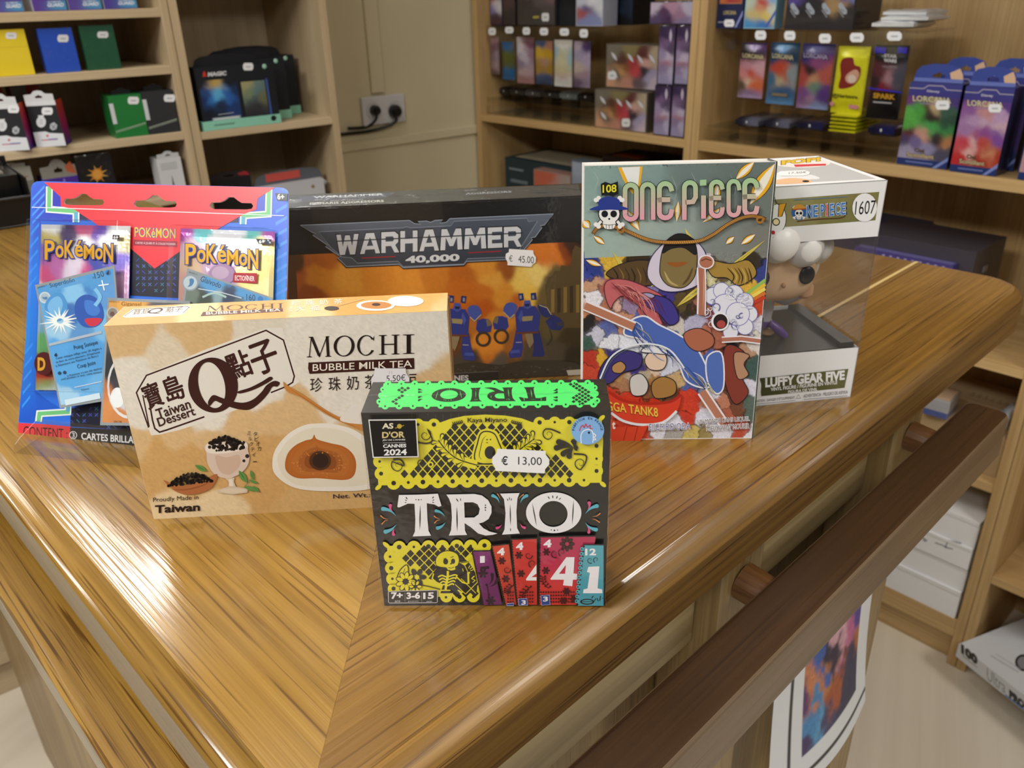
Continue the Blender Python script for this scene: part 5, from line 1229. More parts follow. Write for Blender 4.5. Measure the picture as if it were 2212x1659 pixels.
    # top edge print, its ground greyed to carry the film's sheen
    tp.poly([(70, 166), (2110, 92), (2135, 168), (75, 262)], '3b4448'); tp.poly([(180, 176), (820, 152), (760, 186), (90, 215)], '4a5468'); tp.text('WARHAMMER', (250, 190), (745, 168), 14, 'cfd6de', bold=.04); tp.text('40,000', (430, 188), (570, 184), 8, 'b8c0c8')
    tp.text('SPACE MARINES', (370, 212), (600, 202), 9, 'a8b0b8'); tp.text('PRIMARIS AGGRESSORS', (225, 236), (745, 216), 15, 'd4dad8', bold=.02)
    tp.text('40,000', (1310, 140), (1400, 134), 7, 'a8b0b8'); tp.text('AGGRESSORS', (1320, 165), (1640, 150), 13, 'a8b0b8', bold=.02)
    mb.build('box_body', M_WRAP, r)
    f.k += 6
    sticker_part(r, f, [(1625, 545), (1795, 556), (1798, 580), (1814, 605), (1812, 640), (1788, 656), (1782, 672), (1614, 660), (1614, 638), (1600, 610), (1602, 580), (1624, 568)],
                 [('€', (1625, 634), (1650, 635), 44, '3a3a42', {}), ('45.00', (1690, 640), (1800, 648), 48, '3a3a42', {})], label='white price label reading € 45.00')
    s = MB(); rr = random.Random(8)
    for zz, dv, R0 in ((h + .0003, .001, .0005), (h + .0004, d * .55, .0004), (h - .0008, -.0006, .0003)):
        pts = [o + u * (w * k / 60) + n * (zz + rr.uniform(-.0003, .0003)) + v * (dv + rr.uniform(-.0010, .0010)) for k in range(61)]
        s.tube(pts, [R0 * rr.uniform(.4, 1.3) for _ in pts], 'ffffff', seg=6)
    for k in range(70):
        a = w * rr.uniform(.02, .98); b = rr.uniform(.002, d - .006); L_ = rr.uniform(.002, .012)
        s.tube([o + u * a + v * b + n * (h + .0002), o + u * (a + L_ * .5) + v * (b + rr.uniform(-.001, .001)) + n * (h + .0007), o + u * (a + L_) + v * b + n * (h + .0002)], .00022, 'ffffff', seg=5)
    s.build('film_folds', M_SHRINK, r, smooth=True)
def block_letter(f, ch, a0, a1, yb, hh, c, slope=0.0):
    W_ = a1 - a0
    X = lambda L: [(a0 + p[0] * W_, yb - p[1] * hh + slope * p[0] * W_) for p in L]
    H = lambda p, hs=None: f.poly(X(p), c, holes=[X(q) for q in hs] if hs else None, up=False)
    if ch == 'W': H([(0, 1), (.2, 1), (.29, .42), (.4, .95), (.6, .95), (.71, .42), (.8, 1), (1, 1), (.84, 0), (.62, 0), (.5, .5), (.38, 0), (.16, 0)])
    elif ch == 'A': H([(.3, 1), (.7, 1), (1, 0), (.78, 0), (.73, .2), (.27, .2), (.22, 0), (0, 0)], [[(.5, .8), (.66, .38), (.34, .38)]])
    elif ch == 'R': H([(0, 0), (0, 1), (.75, 1), (.95, .85), (.95, .5), (.78, .36), (1, 0), (.74, 0), (.55, .32), (.24, .32), (.24, 0)], [[(.24, .78), (.64, .78), (.7, .7), (.7, .6), (.64, .54), (.24, .54)]])
    elif ch == 'H': H([(0, 0), (0, 1), (.26, 1), (.26, .62), (.7, .62), (.7, 1), (.96, 1), (.96, 0), (.7, 0), (.7, .4), (.26, .4), (.26, 0)])
    elif ch == 'M': H([(0, 0), (.06, 1), (.3, 1), (.5, .5), (.7, 1), (.94, 1), (1, 0), (.78, 0), (.75, .6), (.58, .18), (.42, .18), (.25, .6), (.22, 0)])
    elif ch == 'E': H([(0, 0), (0, 1), (.95, 1), (.95, .78), (.28, .78), (.28, .61), (.85, .61), (.85, .4), (.28, .4), (.28, .22), (.97, .22), (.97, 0)])
kit_box()

# ---- 5: comic paperback
def skull(f, cx, cy, s, hat=None, white='f2f0ee', ink='15161c'):
    X = lambda L: [(cx + a * s, cy + b * s) for a, b in L]
    for (a, b) in (((-72, -82), (72, 78)), ((72, -82), (-72, 78))):
        f.line(X([a, b]), 26 * s, ink); f.line(X([a, b]), 17 * s, white)
        for (px_, py_) in (a, b):
            for dx, dy in ((-8, 6), (8, -6)) if (px_ > 0) == (py_ > 0) else ((-8, -6), (8, 6)): f.circ(cx + (px_ + dx) * s, cy + (py_ + dy) * s, 14 * s, white, n=12)
    f.circ(cx, cy + 8 * s, 68 * s, ink, ry=62 * s); f.circ(cx, cy + 8 * s, 62 * s, white, ry=56 * s)
    f.poly(X(smooth([(-34, 50), (34, 50), (30, 92), (0, 100), (-30, 92)], 3, True)), white)
    for a in (-18, 0, 18): f.line(X([(a, 72), (a, 98)]), 3 * s, ink)
    f.line(X([(-36, 70), (0, 76), (36, 70)]), 3 * s, ink)
    f.circ(cx - 27 * s, cy + 8 * s, 20 * s, ink, ry=21 * s); f.circ(cx + 27 * s, cy + 8 * s, 20 * s, ink, ry=21 * s); f.circ(cx, cy + 38 * s, 6 * s, ink)
    if hat:
        f.poly(X(smooth([(-66, -28), (-60, -78), (0, -98), (60, -78), (66, -28)], 5) .tolist() + [(0, -24)]), hat); f.poly(X(smooth([(-120, -18), (-70, -40), (0, -46), (70, -40), (118, -22), (60, -16), (0, -18), (-60, -14)], 4, True)), hat)
def rope(f, pts, w=16):
    q = smooth(pts, 10); f.line(q, w + 6, '3a2412'); f.line(q, w, 'c88f42'); f.up()
    for k in range(1, len(q) - 1):
        t = q[k + 1] - q[k - 1]; t /= np.linalg.norm(t); m = np.array([-t[1], t[0]])
        f.line([q[k] - m * w * .5 - t * 3, q[k] + m * w * .5 + t * 3], 2.5, '5a3818', up=False)
def comic():
    x, y, yaw, w, d, h, lean = .0461, .4807, -.0337, .115, .0196, .1803, .0867
    r = empty('comic_book', 'comic paperback with silvery green cover and pirate skull, beside the boxed figurine', 'book', (x, y, 0), yaw)
    o, u, v, n = box_axes(x, y, yaw, w, d, h, lean)
    # block of pages
    mb = MB(); mb.box(o + u * .0012 + v * .0012 + n * .0006, u * (w - .002), v * (d - .0022), n * (h - .0016), 'efece6')
    for k in range(9): mb.box(o + u * .001 + v * (.002 + k * .0018) + n * (h - .0012), u * (w - .002), v * .0005, n * .0003, 'd2cfc8')
    mb.build('pages', M_MATT, r)
    mb = MB()
    nf = -np.cross(u, n); nf = nf / np.linalg.norm(nf)
    if nf @ v > 0: nf = -nf
    mb.box(o, u * w, v * .0009, n * h, 'f0efec'); mb.box(o + v * (d - .0009), u * w, v * .0009, n * h, 'e8e6e2')
    mb.box(o + u * (w - .0009), u * .0009, v * d, n * h, '15161a')
    f = Face(mb, o, nf).crop(1230, 330, 2.591)
    zq = lambda P: [tuple((to_px(p) - np.array(f.cr[:2])) * f.cr[2]) for p in P]
    SKY = [(120, 150, '5f8a80', 40), (200, 300, '6a8f86', 50), (150, 450, '78988c', 40), (450, 420, '7d9488', 50), (700, 150, '3f5f5a', 40), (600, 450, '758a82', 60), (850, 450, '5a6a62', 60), (1050, 300, '46584e', 50), (1080, 500, '5a5a4c', 40), (950, 150, '3a5650', 40), (350, 150, '55807a', 50), (900, 560, '5d645c', 40)]
    S = [(p[0], p[1], np.minimum(hx(p[2]) * .85 + .07 + .5 * hx(p[2]).mean(), 1), p[3]) for p in SKY] + [
         (130, 650, '2f3f8a', 25), (95, 690, '39469a', 15), (230, 620, 'd8b040', 30), (300, 670, '5a4426', 30), (400, 640, '3a2c1c', 40), (480, 640, 'c8c0d0', 25), (540, 700, '7a7040', 25), (600, 560, '2a2220', 30), (620, 660, '8a7a4a', 40), (620, 720, '6a5830', 30), (680, 720, '4a3a20', 30),
         (760, 640, 'd8c8d8', 15), (860, 650, '6a5538', 30), (950, 680, 'b89448', 30), (1020, 620, '3a3022', 20), (1080, 690, '3a4488', 20), (900, 760, 'c8c49a', 25), (1000, 780, 'e0b040', 25), (1040, 840, 'c84a28', 25), (780, 700, 'd8d0a8', 20),
         (110, 740, 'c89a7a', 25), (130, 820, 'e8e4ec', 25), (100, 860, 'c88a68', 15), (180, 880, 'b87858', 25), (300, 940, 'c89070', 20), (240, 780, 'b06058', 25), (300, 760, 'c86a68', 30), (400, 800, 'b85a5c', 25), (250, 830, 'd8b0a0', 15), (450, 790, '8a80b8', 20), (520, 850, '3a2f7a', 35), (560, 800, '463a8c', 25), (560, 910, '4a3a88', 20), (450, 880, 'b86060', 25), (500, 930, 'a85050', 15), (350, 860, '9a86a8', 15), (600, 960, 'd0c8c0', 20),
         (620, 830, '5a4a2c', 20), (680, 880, '3a3020', 15), (735, 750, 'b8785c', 15), (735, 860, 'b87a5e', 15), (850, 800, 'd8d8e4', 30), (950, 860, 'e0e2ee', 35), (920, 960, 'dcdcec', 30), (850, 930, 'a85a50', 20), (1000, 960, 'd8d4e4', 25), (700, 960, 'b8b4d0', 25), (740, 1020, 'b87058', 25), (950, 1040, 'c08a6c', 12), (860, 1040, 'b06a52', 15), (1050, 1060, 'd8d0c8', 12), (680, 1060, 'b4705c', 15),
         (120, 960, '2a2624', 18), (150, 1010, 'c8c8d8', 30), (220, 980, '5a68a8', 20), (240, 1060, 'e2e4ee', 20), (110, 1060, '3f5a50', 15), (110, 1150, 'b83a2c', 25), (120, 1230, 'c84a34', 25), (190, 1150, 'd8a838', 12), (400, 980, '4a6ab0', 35), (480, 1010, '8a94a0', 25), (560, 1050, '3f58a4', 30), (620, 1110, '5a6cb0', 30), (660, 1180, 'a8a078', 20), (700, 1260, '4f66ac', 30), (760, 1290, '8a90a8', 20), (560, 1180, 'd4d8e8', 30), (350, 1050, 'e4e6f0', 25),
         (250, 1160, '3c3478', 35), (280, 1200, 'b88a58', 18), (350, 1170, '41387e', 25), (480, 1160, 'e0c4ac', 25), (450, 1120, 'e6e6ec', 18), (520, 1160, '7a98c0', 12), (380, 1280, 'b8a890', 25), (300, 1320, 'a87a58', 18), (500, 1310, 'a87a48', 30), (440, 1340, '8a5a38', 20), (560, 1330, '6a4a30', 15), (590, 1270, 'c8a878', 15),
         (790, 1180, '4a68b8', 25), (820, 1280, '5a74bc', 25), (880, 1130, '8a3a2a', 20), (900, 1090, '2a201c', 18), (960, 1130, 'b88e70', 20), (960, 1220, 'b8866a', 18), (900, 1280, '8a3f30', 25), (930, 1360, '6a4438', 25), (1000, 1320, 'd6d4e2', 25), (1010, 1200, '3f5a54', 18), (1020, 1420, '5a6a60', 20), (800, 1350, 'e0dce8', 20), (850, 1390, 'c08064', 15), (780, 1400, 'b87a60', 15), (950, 1430, '7a4a34', 18),
         (300, 1400, 'd03c26', 60), (450, 1440, 'cc3a24', 50), (260, 1560, 'd4452c', 60), (380, 1580, 'd8482c', 60), (480, 1560, 'dfe0ea', 25), (660, 1410, 'd0402a', 25), (650, 1480, 'c83c2c', 20), (600, 1500, 'dcdce8', 25), (760, 1480, 'd8d8e6', 25), (580, 1580, 'a8a4a0', 20), (700, 1560, 'c8b468', 20), (760, 1580, '9a8a58', 15), (850, 1560, 'dcdae6', 20), (950, 1560, 'b8503c', 18), (1000, 1590, 'e0dee8', 15), (880, 1480, 'b0644c', 15)]
    cor = [f.O + n * h * .9985 + u * .0004, f.O + n * h * .9985 + u * (w - .0012), f.O + u * (w - .0012) + n * .0004, f.O + u * .0004 + n * .0004]
    f.paint(zq(cor), field(S, 4.5, 34, 40, 31, .34, 5.0), 300, 440)
    f.paint([(84, 92), (1138, 62), (1108, 548), (84, 590)], field([(p[0], p[1], np.minimum(hx(p[2]) * .85 + .07 + .5 * hx(p[2]).mean(), 1), p[3]) for p in SKY], 45, 25, 120, 8, .06), 70, 40)
    for k in range(9): f.line([(130 + k * 110, 100 + (k * 37) % 60), (160 + k * 110, 150 + (k * 53) % 80), (140 + k * 112, 210 + (k * 29) % 60)], 2.5, 'b4bcb0', sm=4, taper=True)
    # loose strokes
    rr = random.Random(12)
    # gold flashes
    def flash(a, b, w_, c1='f0b428', c2='f6f2e4'):
        f.up(); lens(f, a, b, w_ + 4, '6a4416'); f.up(); lens(f, a, b, w_, c1); f.up(); lens(f, a, b, w_ * .55, c2)
    f.poly([(272, 82), (410, 76), (395, 200), (372, 250), (340, 215), (300, 150)], 'f2b62c'); f.poly([(292, 82), (395, 78), (385, 180), (366, 226), (335, 180)], 'eef0ee')
    flash((1035, 50), (930, 150), 24); flash((1150, 60), (1010, 290), 42); flash((320, 320), (392, 436), 22); flash((610, 270), (600, 385), 16); flash((870, 300), (745, 390), 16); flash((75, 380), (112, 420), 22); flash((135, 465), (198, 512), 14); flash((92, 600), (178, 632), 14); flash((875, 510), (922, 470), 14); flash((960, 512), (1040, 456), 16); flash((830, 160), (815, 300), 20)
    for a, b, w_ in (((240, 552), (380, 750), 12), ((645, 422), (735, 590), 14), ((1095, 488), (800, 720), 10), ((600, 860), (780, 720), 16), ((500, 700), (455, 750), 12)): f.up(); lens(f, a, b, w_, 'e0c84e'); lens(f, a, b, w_ * .3, 'f4eea8')
    for c, k in (('e8c040', 0), ('f0d860', 1), ('d87830', 2), ('c84028', 3), ('98c060', -1)): f.line([(985, 810 + k * 16), (1095, 735 + k * 24)], 18, c)
    # larger plain masses of the picture, outlined
    def mass(L, c, oc='1c1a20', w_=5, k=5):
        q = smooth(L, k, True); f.poly(q, c); f.line(q, w_, oc, closed=True)
    mass([(205, 680), (280, 625), (400, 600), (500, 625), (500, 720), (400, 745), (300, 720)], '5a4428'); mass([(765, 600), (900, 620), (1000, 600), (1045, 680), (950, 742), (880, 700), (800, 690)], 'a8863c')
    for k in range(7): f.line([(880 + k * 20, 640), (920 + k * 16, 690), (900 + k * 20, 735)], 8, ['3a2c18', 'c8a850', '6a5020'][k % 3], sm=4, taper=True)
    for k in range(7): f.line([(240 + k * 34, 640), (270 + k * 32, 690), (250 + k * 36, 730)], 8, ['2c2014', '8a6a38', '3f2f1c'][k % 3], sm=4, taper=True)
    mass([(440, 700), (450, 600), (510, 520), (580, 470), (680, 475), (750, 540), (770, 620), (740, 720), (640, 770), (520, 770)], 'd8cfe0', '2c2a5a'); mass([(505, 640), (525, 530), (580, 462), (640, 455), (695, 490), (715, 580), (700, 690), (640, 752), (560, 745), (515, 700)], '857246')
    mass([(520, 560), (545, 490), (600, 455), (660, 460), (700, 510), (705, 570), (640, 530), (570, 535)], '241f1c'); f.line([(545, 615), (600, 625), (660, 612)], 26, '9a5a22', sm=4, taper=True); f.line([(530, 660), (560, 720), (610, 745)], 14, 'b8a46a', sm=4, taper=True); f.line([(690, 640), (665, 700), (630, 740)], 14, '5a4a28', sm=4, taper=True)
    mass([(195, 745), (230, 708), (330, 712), (450, 760), (520, 800), (540, 850), (500, 900), (520, 960), (450, 930), (380, 850), (300, 800), (250, 835), (230, 870), (205, 820)], 'c4666a', '5a2430')
    mass([(450, 795), (540, 812), (590, 860), (612, 935), (560, 962), (500, 900), (425, 850)], '43388c'); mass([(395, 790), (440, 782), (478, 800), (440, 822), (400, 820)], 'a8a4c8')
    for k in range(8): f.line([(230 + k * 22, 730 + k * 6), (330 + k * 20, 770 + k * 9), (400 + k * 14, 850 + k * 11)], 5, ['e09a98', '8a3440', 'd07c7c'][k % 3], sm=4, taper=True)
    mass([(340, 940), (420, 912), (500, 960), (600, 1010), (700, 1080), (760, 1180), (800, 1290), (740, 1312), (650, 1270), (600, 1160), (500, 1095), (400, 1042), (305, 1012)], '4d69b8', 'eceaf2', 9)
    mass([(640, 1010), (720, 980), (800, 1020), (800, 1080), (720, 1110), (660, 1075)], 'b0684e'); mass([(160, 1260), (200, 1160), (300, 1105), (400, 1130), (390, 1200), (300, 1230), (220, 1290)], '40367c'); mass([(240, 1190), (285, 1165), (315, 1195), (290, 1230), (245, 1225)], 'b88a58'); mass([(420, 1160), (450, 1115), (520, 1110), (545, 1160), (520, 1210), (450, 1210)], 'e6cab2'); mass([(400, 1110), (450, 1072), (530, 1085), (545, 1125), (470, 1120)], 'e8e8ee')
    mass([(340, 1260), (400, 1235), (440, 1290), (420, 1350), (350, 1350)], 'd0ccc8'); mass([(460, 1290), (520, 1250), (590, 1280), (585, 1350), (480, 1370)], 'a67a40')
    mass([(870, 1085), (930, 1080), (990, 1140), (965, 1250), (1000, 1340), (930, 1405), (880, 1320), (858, 1200)], '86392c'); mass([(920, 1120), (1005, 1130), (975, 1180), (1000, 1240), (940, 1260)], 'b68a6c'); mass([(770, 1140), (850, 1120), (862, 1300), (820, 1345), (770, 1270)], '5270bc', 'eceaf2', 8)
    for (cx, cy, R_c) in ((800, 800, 46), (850, 770, 44), (920, 790, 50), (980, 830, 46), (1005, 900, 44), (980, 970, 44), (900, 1000, 40), (870, 860, 70), (940, 900, 64)): f.circ(cx, cy, R_c + 4, '7a7ab4', n=18); f.circ(cx, cy, R_c, 'e6e6f2', n=18)
    # diagonal cloth bands and white swirls (plain stand-in for the artwork)
    for k in range(26):
        a = rr.uniform(330, 720); b = 960 + (a - 330) * .72 + rr.uniform(-40, 50)
        f.line([(a, b), (a + rr.uniform(30, 70), b + rr.uniform(30, 70)), (a + rr.uniform(60, 110), b + rr.uniform(70, 120))], rr.uniform(3, 7), rr.choice(['23306a', 'd4d8ea', '5a74c0', '38487e', 'b4a85c']), sm=3, taper=True)
    for k in range(30):
        a = rr.uniform(0, 6.283); R_r = rr.uniform(.5, 1.0); cx = 880 + 130 * R_r * math.cos(a); cy = 880 + 120 * R_r * math.sin(a)
        spiral(f, cx, cy, rr.uniform(14, 30), rr.choice(['f0f0f6', '5a5a98', 'c4c4dc', 'eeeef4']), 6, 1.1, rr.uniform(0, 6), rr.choice([1, -1]))
    for k in range(16):
        a = rr.uniform(0, 1); f.line([(200 + 250 * a, 720 + 60 * a + rr.uniform(-20, 30)), (280 + 230 * a, 760 + 60 * a + rr.uniform(-20, 40)), (330 + 220 * a, 840 + 70 * a + rr.uniform(-20, 30))], 5, rr.choice(['7a2c34', 'd88a84', '9a4448']), sm=4, taper=True)
    # arms of light skin tone as plain bands
    f.line([(735, 640), (738, 760), (735, 900)], 50, 'eee8ee'); f.line([(735, 640), (740, 760), (736, 905)], 34, 'b0705a'); f.line([(746, 650), (750, 760), (744, 890)], 10, 'd09a82', taper=True)
    f.circ(762, 608, 46, 'ece6ea', ry=40); f.circ(762, 608, 38, 'b27258', ry=33); f.line([(735, 602), (760, 590), (790, 600)], 5, '5a2c20'); 
    f.line([(85, 850), (180, 890), (360, 970)], 58, 'eee8ee'); f.line([(85, 852), (180, 892), (360, 970)], 40, 'b87a5e'); f.line([(850, 1042), (960, 1036), (1066, 1050)], 36, 'eee8ee'); f.line([(850, 1042), (960, 1036), (1066, 1050)], 22, 'b47660')
    f.line([(740, 1330), (800, 1420), (860, 1510)], 60, 'eee8ee'); f.line([(740, 1330), (800, 1420), (860, 1510)], 40, 'b87c62')
    f.circ(840, 940, 50, 'f0f0f4', ry=52); f.circ(842, 940, 40, '2a1c20', ry=42); f.circ(846, 955, 24, 'b04a44', ry=22)
    # dome, red vessel with lettering
    f.line([(170, 1260), (230, 1140), (330, 1080), (450, 1065), (560, 1100), (640, 1200)], 9, 'e6ecf2', sm=5); f.line([(180, 1265), (240, 1150), (335, 1092), (450, 1078)], 4, '5a6a78', sm=5)
    f.poly(smooth([(215, 1330), (300, 1380), (430, 1395), (560, 1385), (620, 1350), (600, 1440), (520, 1500), (400, 1512), (290, 1490), (225, 1440)], 4, True), 'd8402a'); f.line([(215, 1330), (300, 1382), (430, 1398), (560, 1388), (622, 1348)], 16, 'b02a1c', sm=4)
    f.line([(232, 1450), (300, 1495), (400, 1516), (520, 1504), (598, 1440)], 14, 'e8e8ee', sm=4)
    f.text('GGA TANK8', (205, 1440), (498, 1478), 56, '6a1a10', dx=-4, bold=.05); f.text('GGA TANK8', (208, 1436), (496, 1474), 52, 'f0c04a', dx=-4, bold=.02)
    f.poly([(232, 1530), (395, 1525), (440, 1520), (395, 1608), (232, 1612)], 'd64228'); 
    for a in (300, 360): f.line([(a + 20, 1528), (a, 1610)], 4, '8a2414')
    # logo: title, flag, skull, rope
    spike = []
    def tl(kind, x0_, x1_, yb, ht):
        # narrow rounded capitals of the title with small spurs; drawn as strokes
        W_ = x1_ - x0_; t = W_ * .30
        X = lambda L: [(x0_ + a * W_, yb - b * ht) for a, b in L]
        arc_ = lambda a0, a1, cx_, cy_, rx, ry, n_=9: [(cx_ + rx * math.cos(q), cy_ + ry * math.sin(q)) for q in np.linspace(a0, a1, n_)]
        c_, e = [], .16
        top = arc_(math.pi, 0, .5, .80, .36, .14); botm = arc_(0, -math.pi, .5, .18, .36, .13)
        if kind == 'O': c_ = [(.14, .18), (.14, .80)] + top[1:] + [(.86, .18)] + botm[1:]; strokes = [(c_, True)]
        elif kind == 'n': strokes = [([(.14, .02), (.14, .80)] + top[1:] + [(.86, .02)], False)]
        elif kind == 'E': strokes = [([(.9, .74), (.86, .80)] + top[::-1][1:] + [(.14, .18)] + arc_(math.pi, 2 * math.pi, .5, .18, .36, .13)[1:] + [(.9, .27)], False), ([(.02, .5), (.3, .52), (.8, .52)], False)]
        elif kind == 'C': strokes = [([(.9, .70), (.86, .80)] + top[::-1][1:] + [(.14, .18)] + arc_(math.pi, 2 * math.pi, .5, .18, .36, .13)[1:] + [(.9, .30)], False)]
        elif kind == 'P': strokes = [([(.14, -.03), (.14, .80)] + top[1:] + [(.86, .56), (.70, .44), (.2, .42)], False)]
        elif kind == 'i': strokes = [([(.5, .0), (.5, .68)], False)]
        return [(X(s_), cl) for s_, cl in strokes], t
    TL = [('O', 297, 385, 380, 215), ('n', 393, 478, 376, 215), ('E', 488, 580, 372, 215), ('P', 628, 715, 366, 215), ('i', 722, 772, 366, 190), ('E', 778, 862, 362, 215), ('C', 876, 955, 358, 215), ('E', 964, 1056, 354, 215)]
    grad = lambda X_, Y_: (lambda q: hx('a8cf9c')[None] * (1 - q)[:, None] + hx('e8a4b4')[None] * q[:, None])(np.clip((Y_ - 150) / 220, 0, 1))
    for ly in range(2):
        f.up()
        for (k_, a, b, yb, ht) in TL:
            st, t = tl(k_, a, b, yb, ht)
            for pts, cl in st:
                tk = t if k_ != 'i' else (b - a) * .55
                if ly == 0: f.line(pts, tk + 8, '2a3430', closed=cl, up=False)
                else: f.line(pts, tk, grad, closed=cl, up=False)
            if k_ == 'i': f.poly([((a + b) / 2 - 20, 150), ((a + b) / 2 + 16, 148), ((a + b) / 2 + 16, 180), ((a + b) / 2 - 20, 182)], '2a3430' if ly == 0 else 'a8cf9c', up=False)
    f.poly([(174, 172), (200, 160), (230, 172), (270, 158), (273, 228), (245, 240), (215, 228), (178, 240)], '16181a'); f.text('108', (184, 222), (262, 218), 44, 'e8de30', bold=.02)
    rope(f, [(130, 452), (160, 415), (215, 405), (280, 420), (330, 440), (420, 478), (500, 495), (600, 498), (720, 490), (800, 455), (880, 400), (950, 365), (1010, 352), (1060, 358), (1098, 372)])
    for cx, cy in ((286, 426), (1062, 372)): f.ring(cx, cy, 10, 22, 'a8742e'); f.line([(cx - 12, cy + 6), (cx + 12, cy - 8)], 5, '3a2412')
    skull(f, 221, 332, .92, '2c3c92')
    # author, volume title, publisher mark
    f.text('EIICHIRO ODA', (441, 1547), (676, 1541), 40, 'f2f2f6', bold=.06); f.text('EIICHIRO ODA', (444, 1545), (673, 1539), 35, '4a4e9c', bold=.0)
    for s_, a, b, yb in (('UN MONDE DANS LEQUEL', 714, 1003, 1513), ('MIEUX VAUT MOURIR', 764, 1003, 1550)): f.text(s_, (a - 2, yb + 2), (b + 2, yb - 14), 32, 'f4f4f8', bold=.06); f.text(s_, (a, yb), (b, yb - 16), 27, '3a3a40', bold=.0)
    f.text('t', (237, 1540), (256, 1539), 44, 'f4e4e0', bold=.04)
    # spine with a green band
    sp = Face(mb, o + u * w, u)
    for z0, z1, c in ((.145, .1795, '78c24a'), (.0, .030, '6cc04a')): mb.box(o + u * (w + .00002) + n * z0, u * .0001, v * d, n * (z1 - z0), c)
    f.poly([(1147, 52), (1163, 50), (1158, 140), (1143, 140)], '78c24a') if False else None
    mb.build('cover', M_GLOSS, r)
comic()

# ---- 6: window box with a plain vinyl figurine
def window_box():
    x, y, yaw, w, d, h = .1357, .5169, .1463, .114, .0917, .158
    r = empty('figurine_box', 'white window box with a plain vinyl figurine, numbered 1607, behind the comic', 'toy box', (x, y, 0), yaw)
    o, u, v, n = box_axes(x, y, yaw, w, d, h)
    HB, HT, t = .0395, .0375, .0006
    WH = 'f0f0f2'
    mb = MB()
    # bottom band: front, sides, back, floor; top band with lid; back wall half height
    def panel(a, e1, e2, th): mb.box(a, e1, e2, th, WH)
    panel(o, u * w, n * HB, v * t); panel(o, v * d, n * HB, u * t); panel(o + u * (w - t), v * d, n * HB, u * t); panel(o, u * w, v * d, n * t)
    zt = h - HT
    panel(o + n * zt, u * w, n * HT, v * t); panel(o + n * zt, v * d, n * HT, u * t); panel(o + n * zt + u * (w - t), v * d, n * HT, u * t); panel(o + n * (h - t), u * w, v * d, n * t)
    panel(o + v * (d - t), u * w * .42, n * h, v * t)
    panel(o + v * (d - t), u * w, n * HB, v * t); panel(o + v * (d - t) + n * zt, u * w, n * HT, v * t)
    f = Face(mb, o, -v).crop(1620, 320, 2.86); tp = Face(mb, o + n * h, n).crop(1620, 320, 2.86)
    OL_, DK = '8f8a58', '5a5c38'
    fl = field([(200, 400, '8f8a5c', 40), (300, 340, '9a9464', 30), (500, 320, '8a8450', 30), (600, 450, '7a7846', 30), (750, 300, '827c4a', 30), (240, 470, '98926a', 20)], 20, 20, 40, 5, .12)
    f.paint([(150, 318), (799, 270), (775, 446), (150, 492)], fl, 40, 20)
    f.text('ONE PIECE', (268, 442), (600, 412), 82, '23304a', bold=.05); 
    for ch, a, b, c in (('N', 348, 385, '3f7cc4'), ('E', 388, 422, '3f7cc4'), ('P', 432, 462, '3f7cc4'), ('I', 468, 482, 'd2402c'), ('E', 490, 520, '3f7cc4'), ('C', 524, 556, '3f7cc4'), ('E', 560, 592, '3f7cc4')):
        yb = 438 - (a - 300) * .09
        f.text(ch, (a, yb), (b, yb - 3), 80, 'dfe6f2', bold=.06); f.text(ch, (a + 3, yb - 2), (b - 2, yb - 5), 75, c, bold=.02)
    f.ring(302, 398, 26, 46, '2d66b0'); skull(f, 302, 398, .42); f.poly(smooth([(262, 378), (285, 350), (318, 348), (342, 372), (300, 380)], 4, True), 'd89a3a'); f.line([(262, 380), (345, 374)], 7, 'b8542c')
    f.line([(270, 320), (600, 300)], 3, '5a8ac0'); f.line([(290, 452), (420, 438), (560, 430), (590, 412)], 5, '5a2a1c', sm=4)
    f.circ(707, 366, 76, 'f4f4f6', ry=88, rot=.1); f.text('1607', (645, 412), (770, 404), 84, '111214', dx=8)
    f.circ(170, 440, 52, 'f2f2f4', ry=95); f.line([(140, 260), (150, 300), (165, 340), (205, 370), (222, 430), (205, 500), (140, 552)], 4, '1a1a1c', sm=4)
    f.poly([(178, 345), (222, 340), (196, 420), (172, 424)], 'e0a428'); f.line([(178, 345), (222, 340), (196, 420), (172, 424)], 5, '1a1612', closed=True); f.circ(160, 455, 22, 'f0e2b0'); f.ring(160, 455, 18, 24, '1a1612'); f.circ(142, 520, 12, 'b82a34')
    # bottom band
    f.paint([(60, 1420), (606, 1362), (582, 1478), (70, 1530)], field([(100, 1450, '4a4c2c', 40), (400, 1420, '5f6038', 40), (580, 1400, '6e6c44', 30)], 40, 15, 40, 6, .1), 24, 10)
    f.circ(40, 1470, 28, WH, ry=55)
    f.text('LUFFY GEAR FIVE', (93, 1478), (584, 1430), 60, 'f2f2f4', bold=.05); f.text('VINYL FIGURE / FIGURINE EN VINYLE', (126, 1500), (538, 1456), 22, 'eeeef0', bold=.03); f.text('FIGURA DE VINIL', (234, 1514), (416, 1496), 19, 'eeeef0', bold=.03)
    f.text('ATTENTION : DANGER D\'ÉTOUFFEMENT', (10, 1572), (275, 1546), 20, '5a5a60'); f.text('ADVERTENCIA : PELIGRO DE ASFIXIA', (330, 1540), (602, 1514), 20, '5a5a60'); f.line([(284, 1546), (298, 1520), (312, 1543)], 3, '4a4a50', closed=True)
    f.line([(20, 1580), (280, 1556)], 4, 'b0b0b6'); f.line([(330, 1550), (600, 1526)], 4, 'b0b0b6')
    # top face
    tp.poly([(110, 80), (330, 62), (470, 78), (780, 190), (110, 225)], 'c2c2c4')
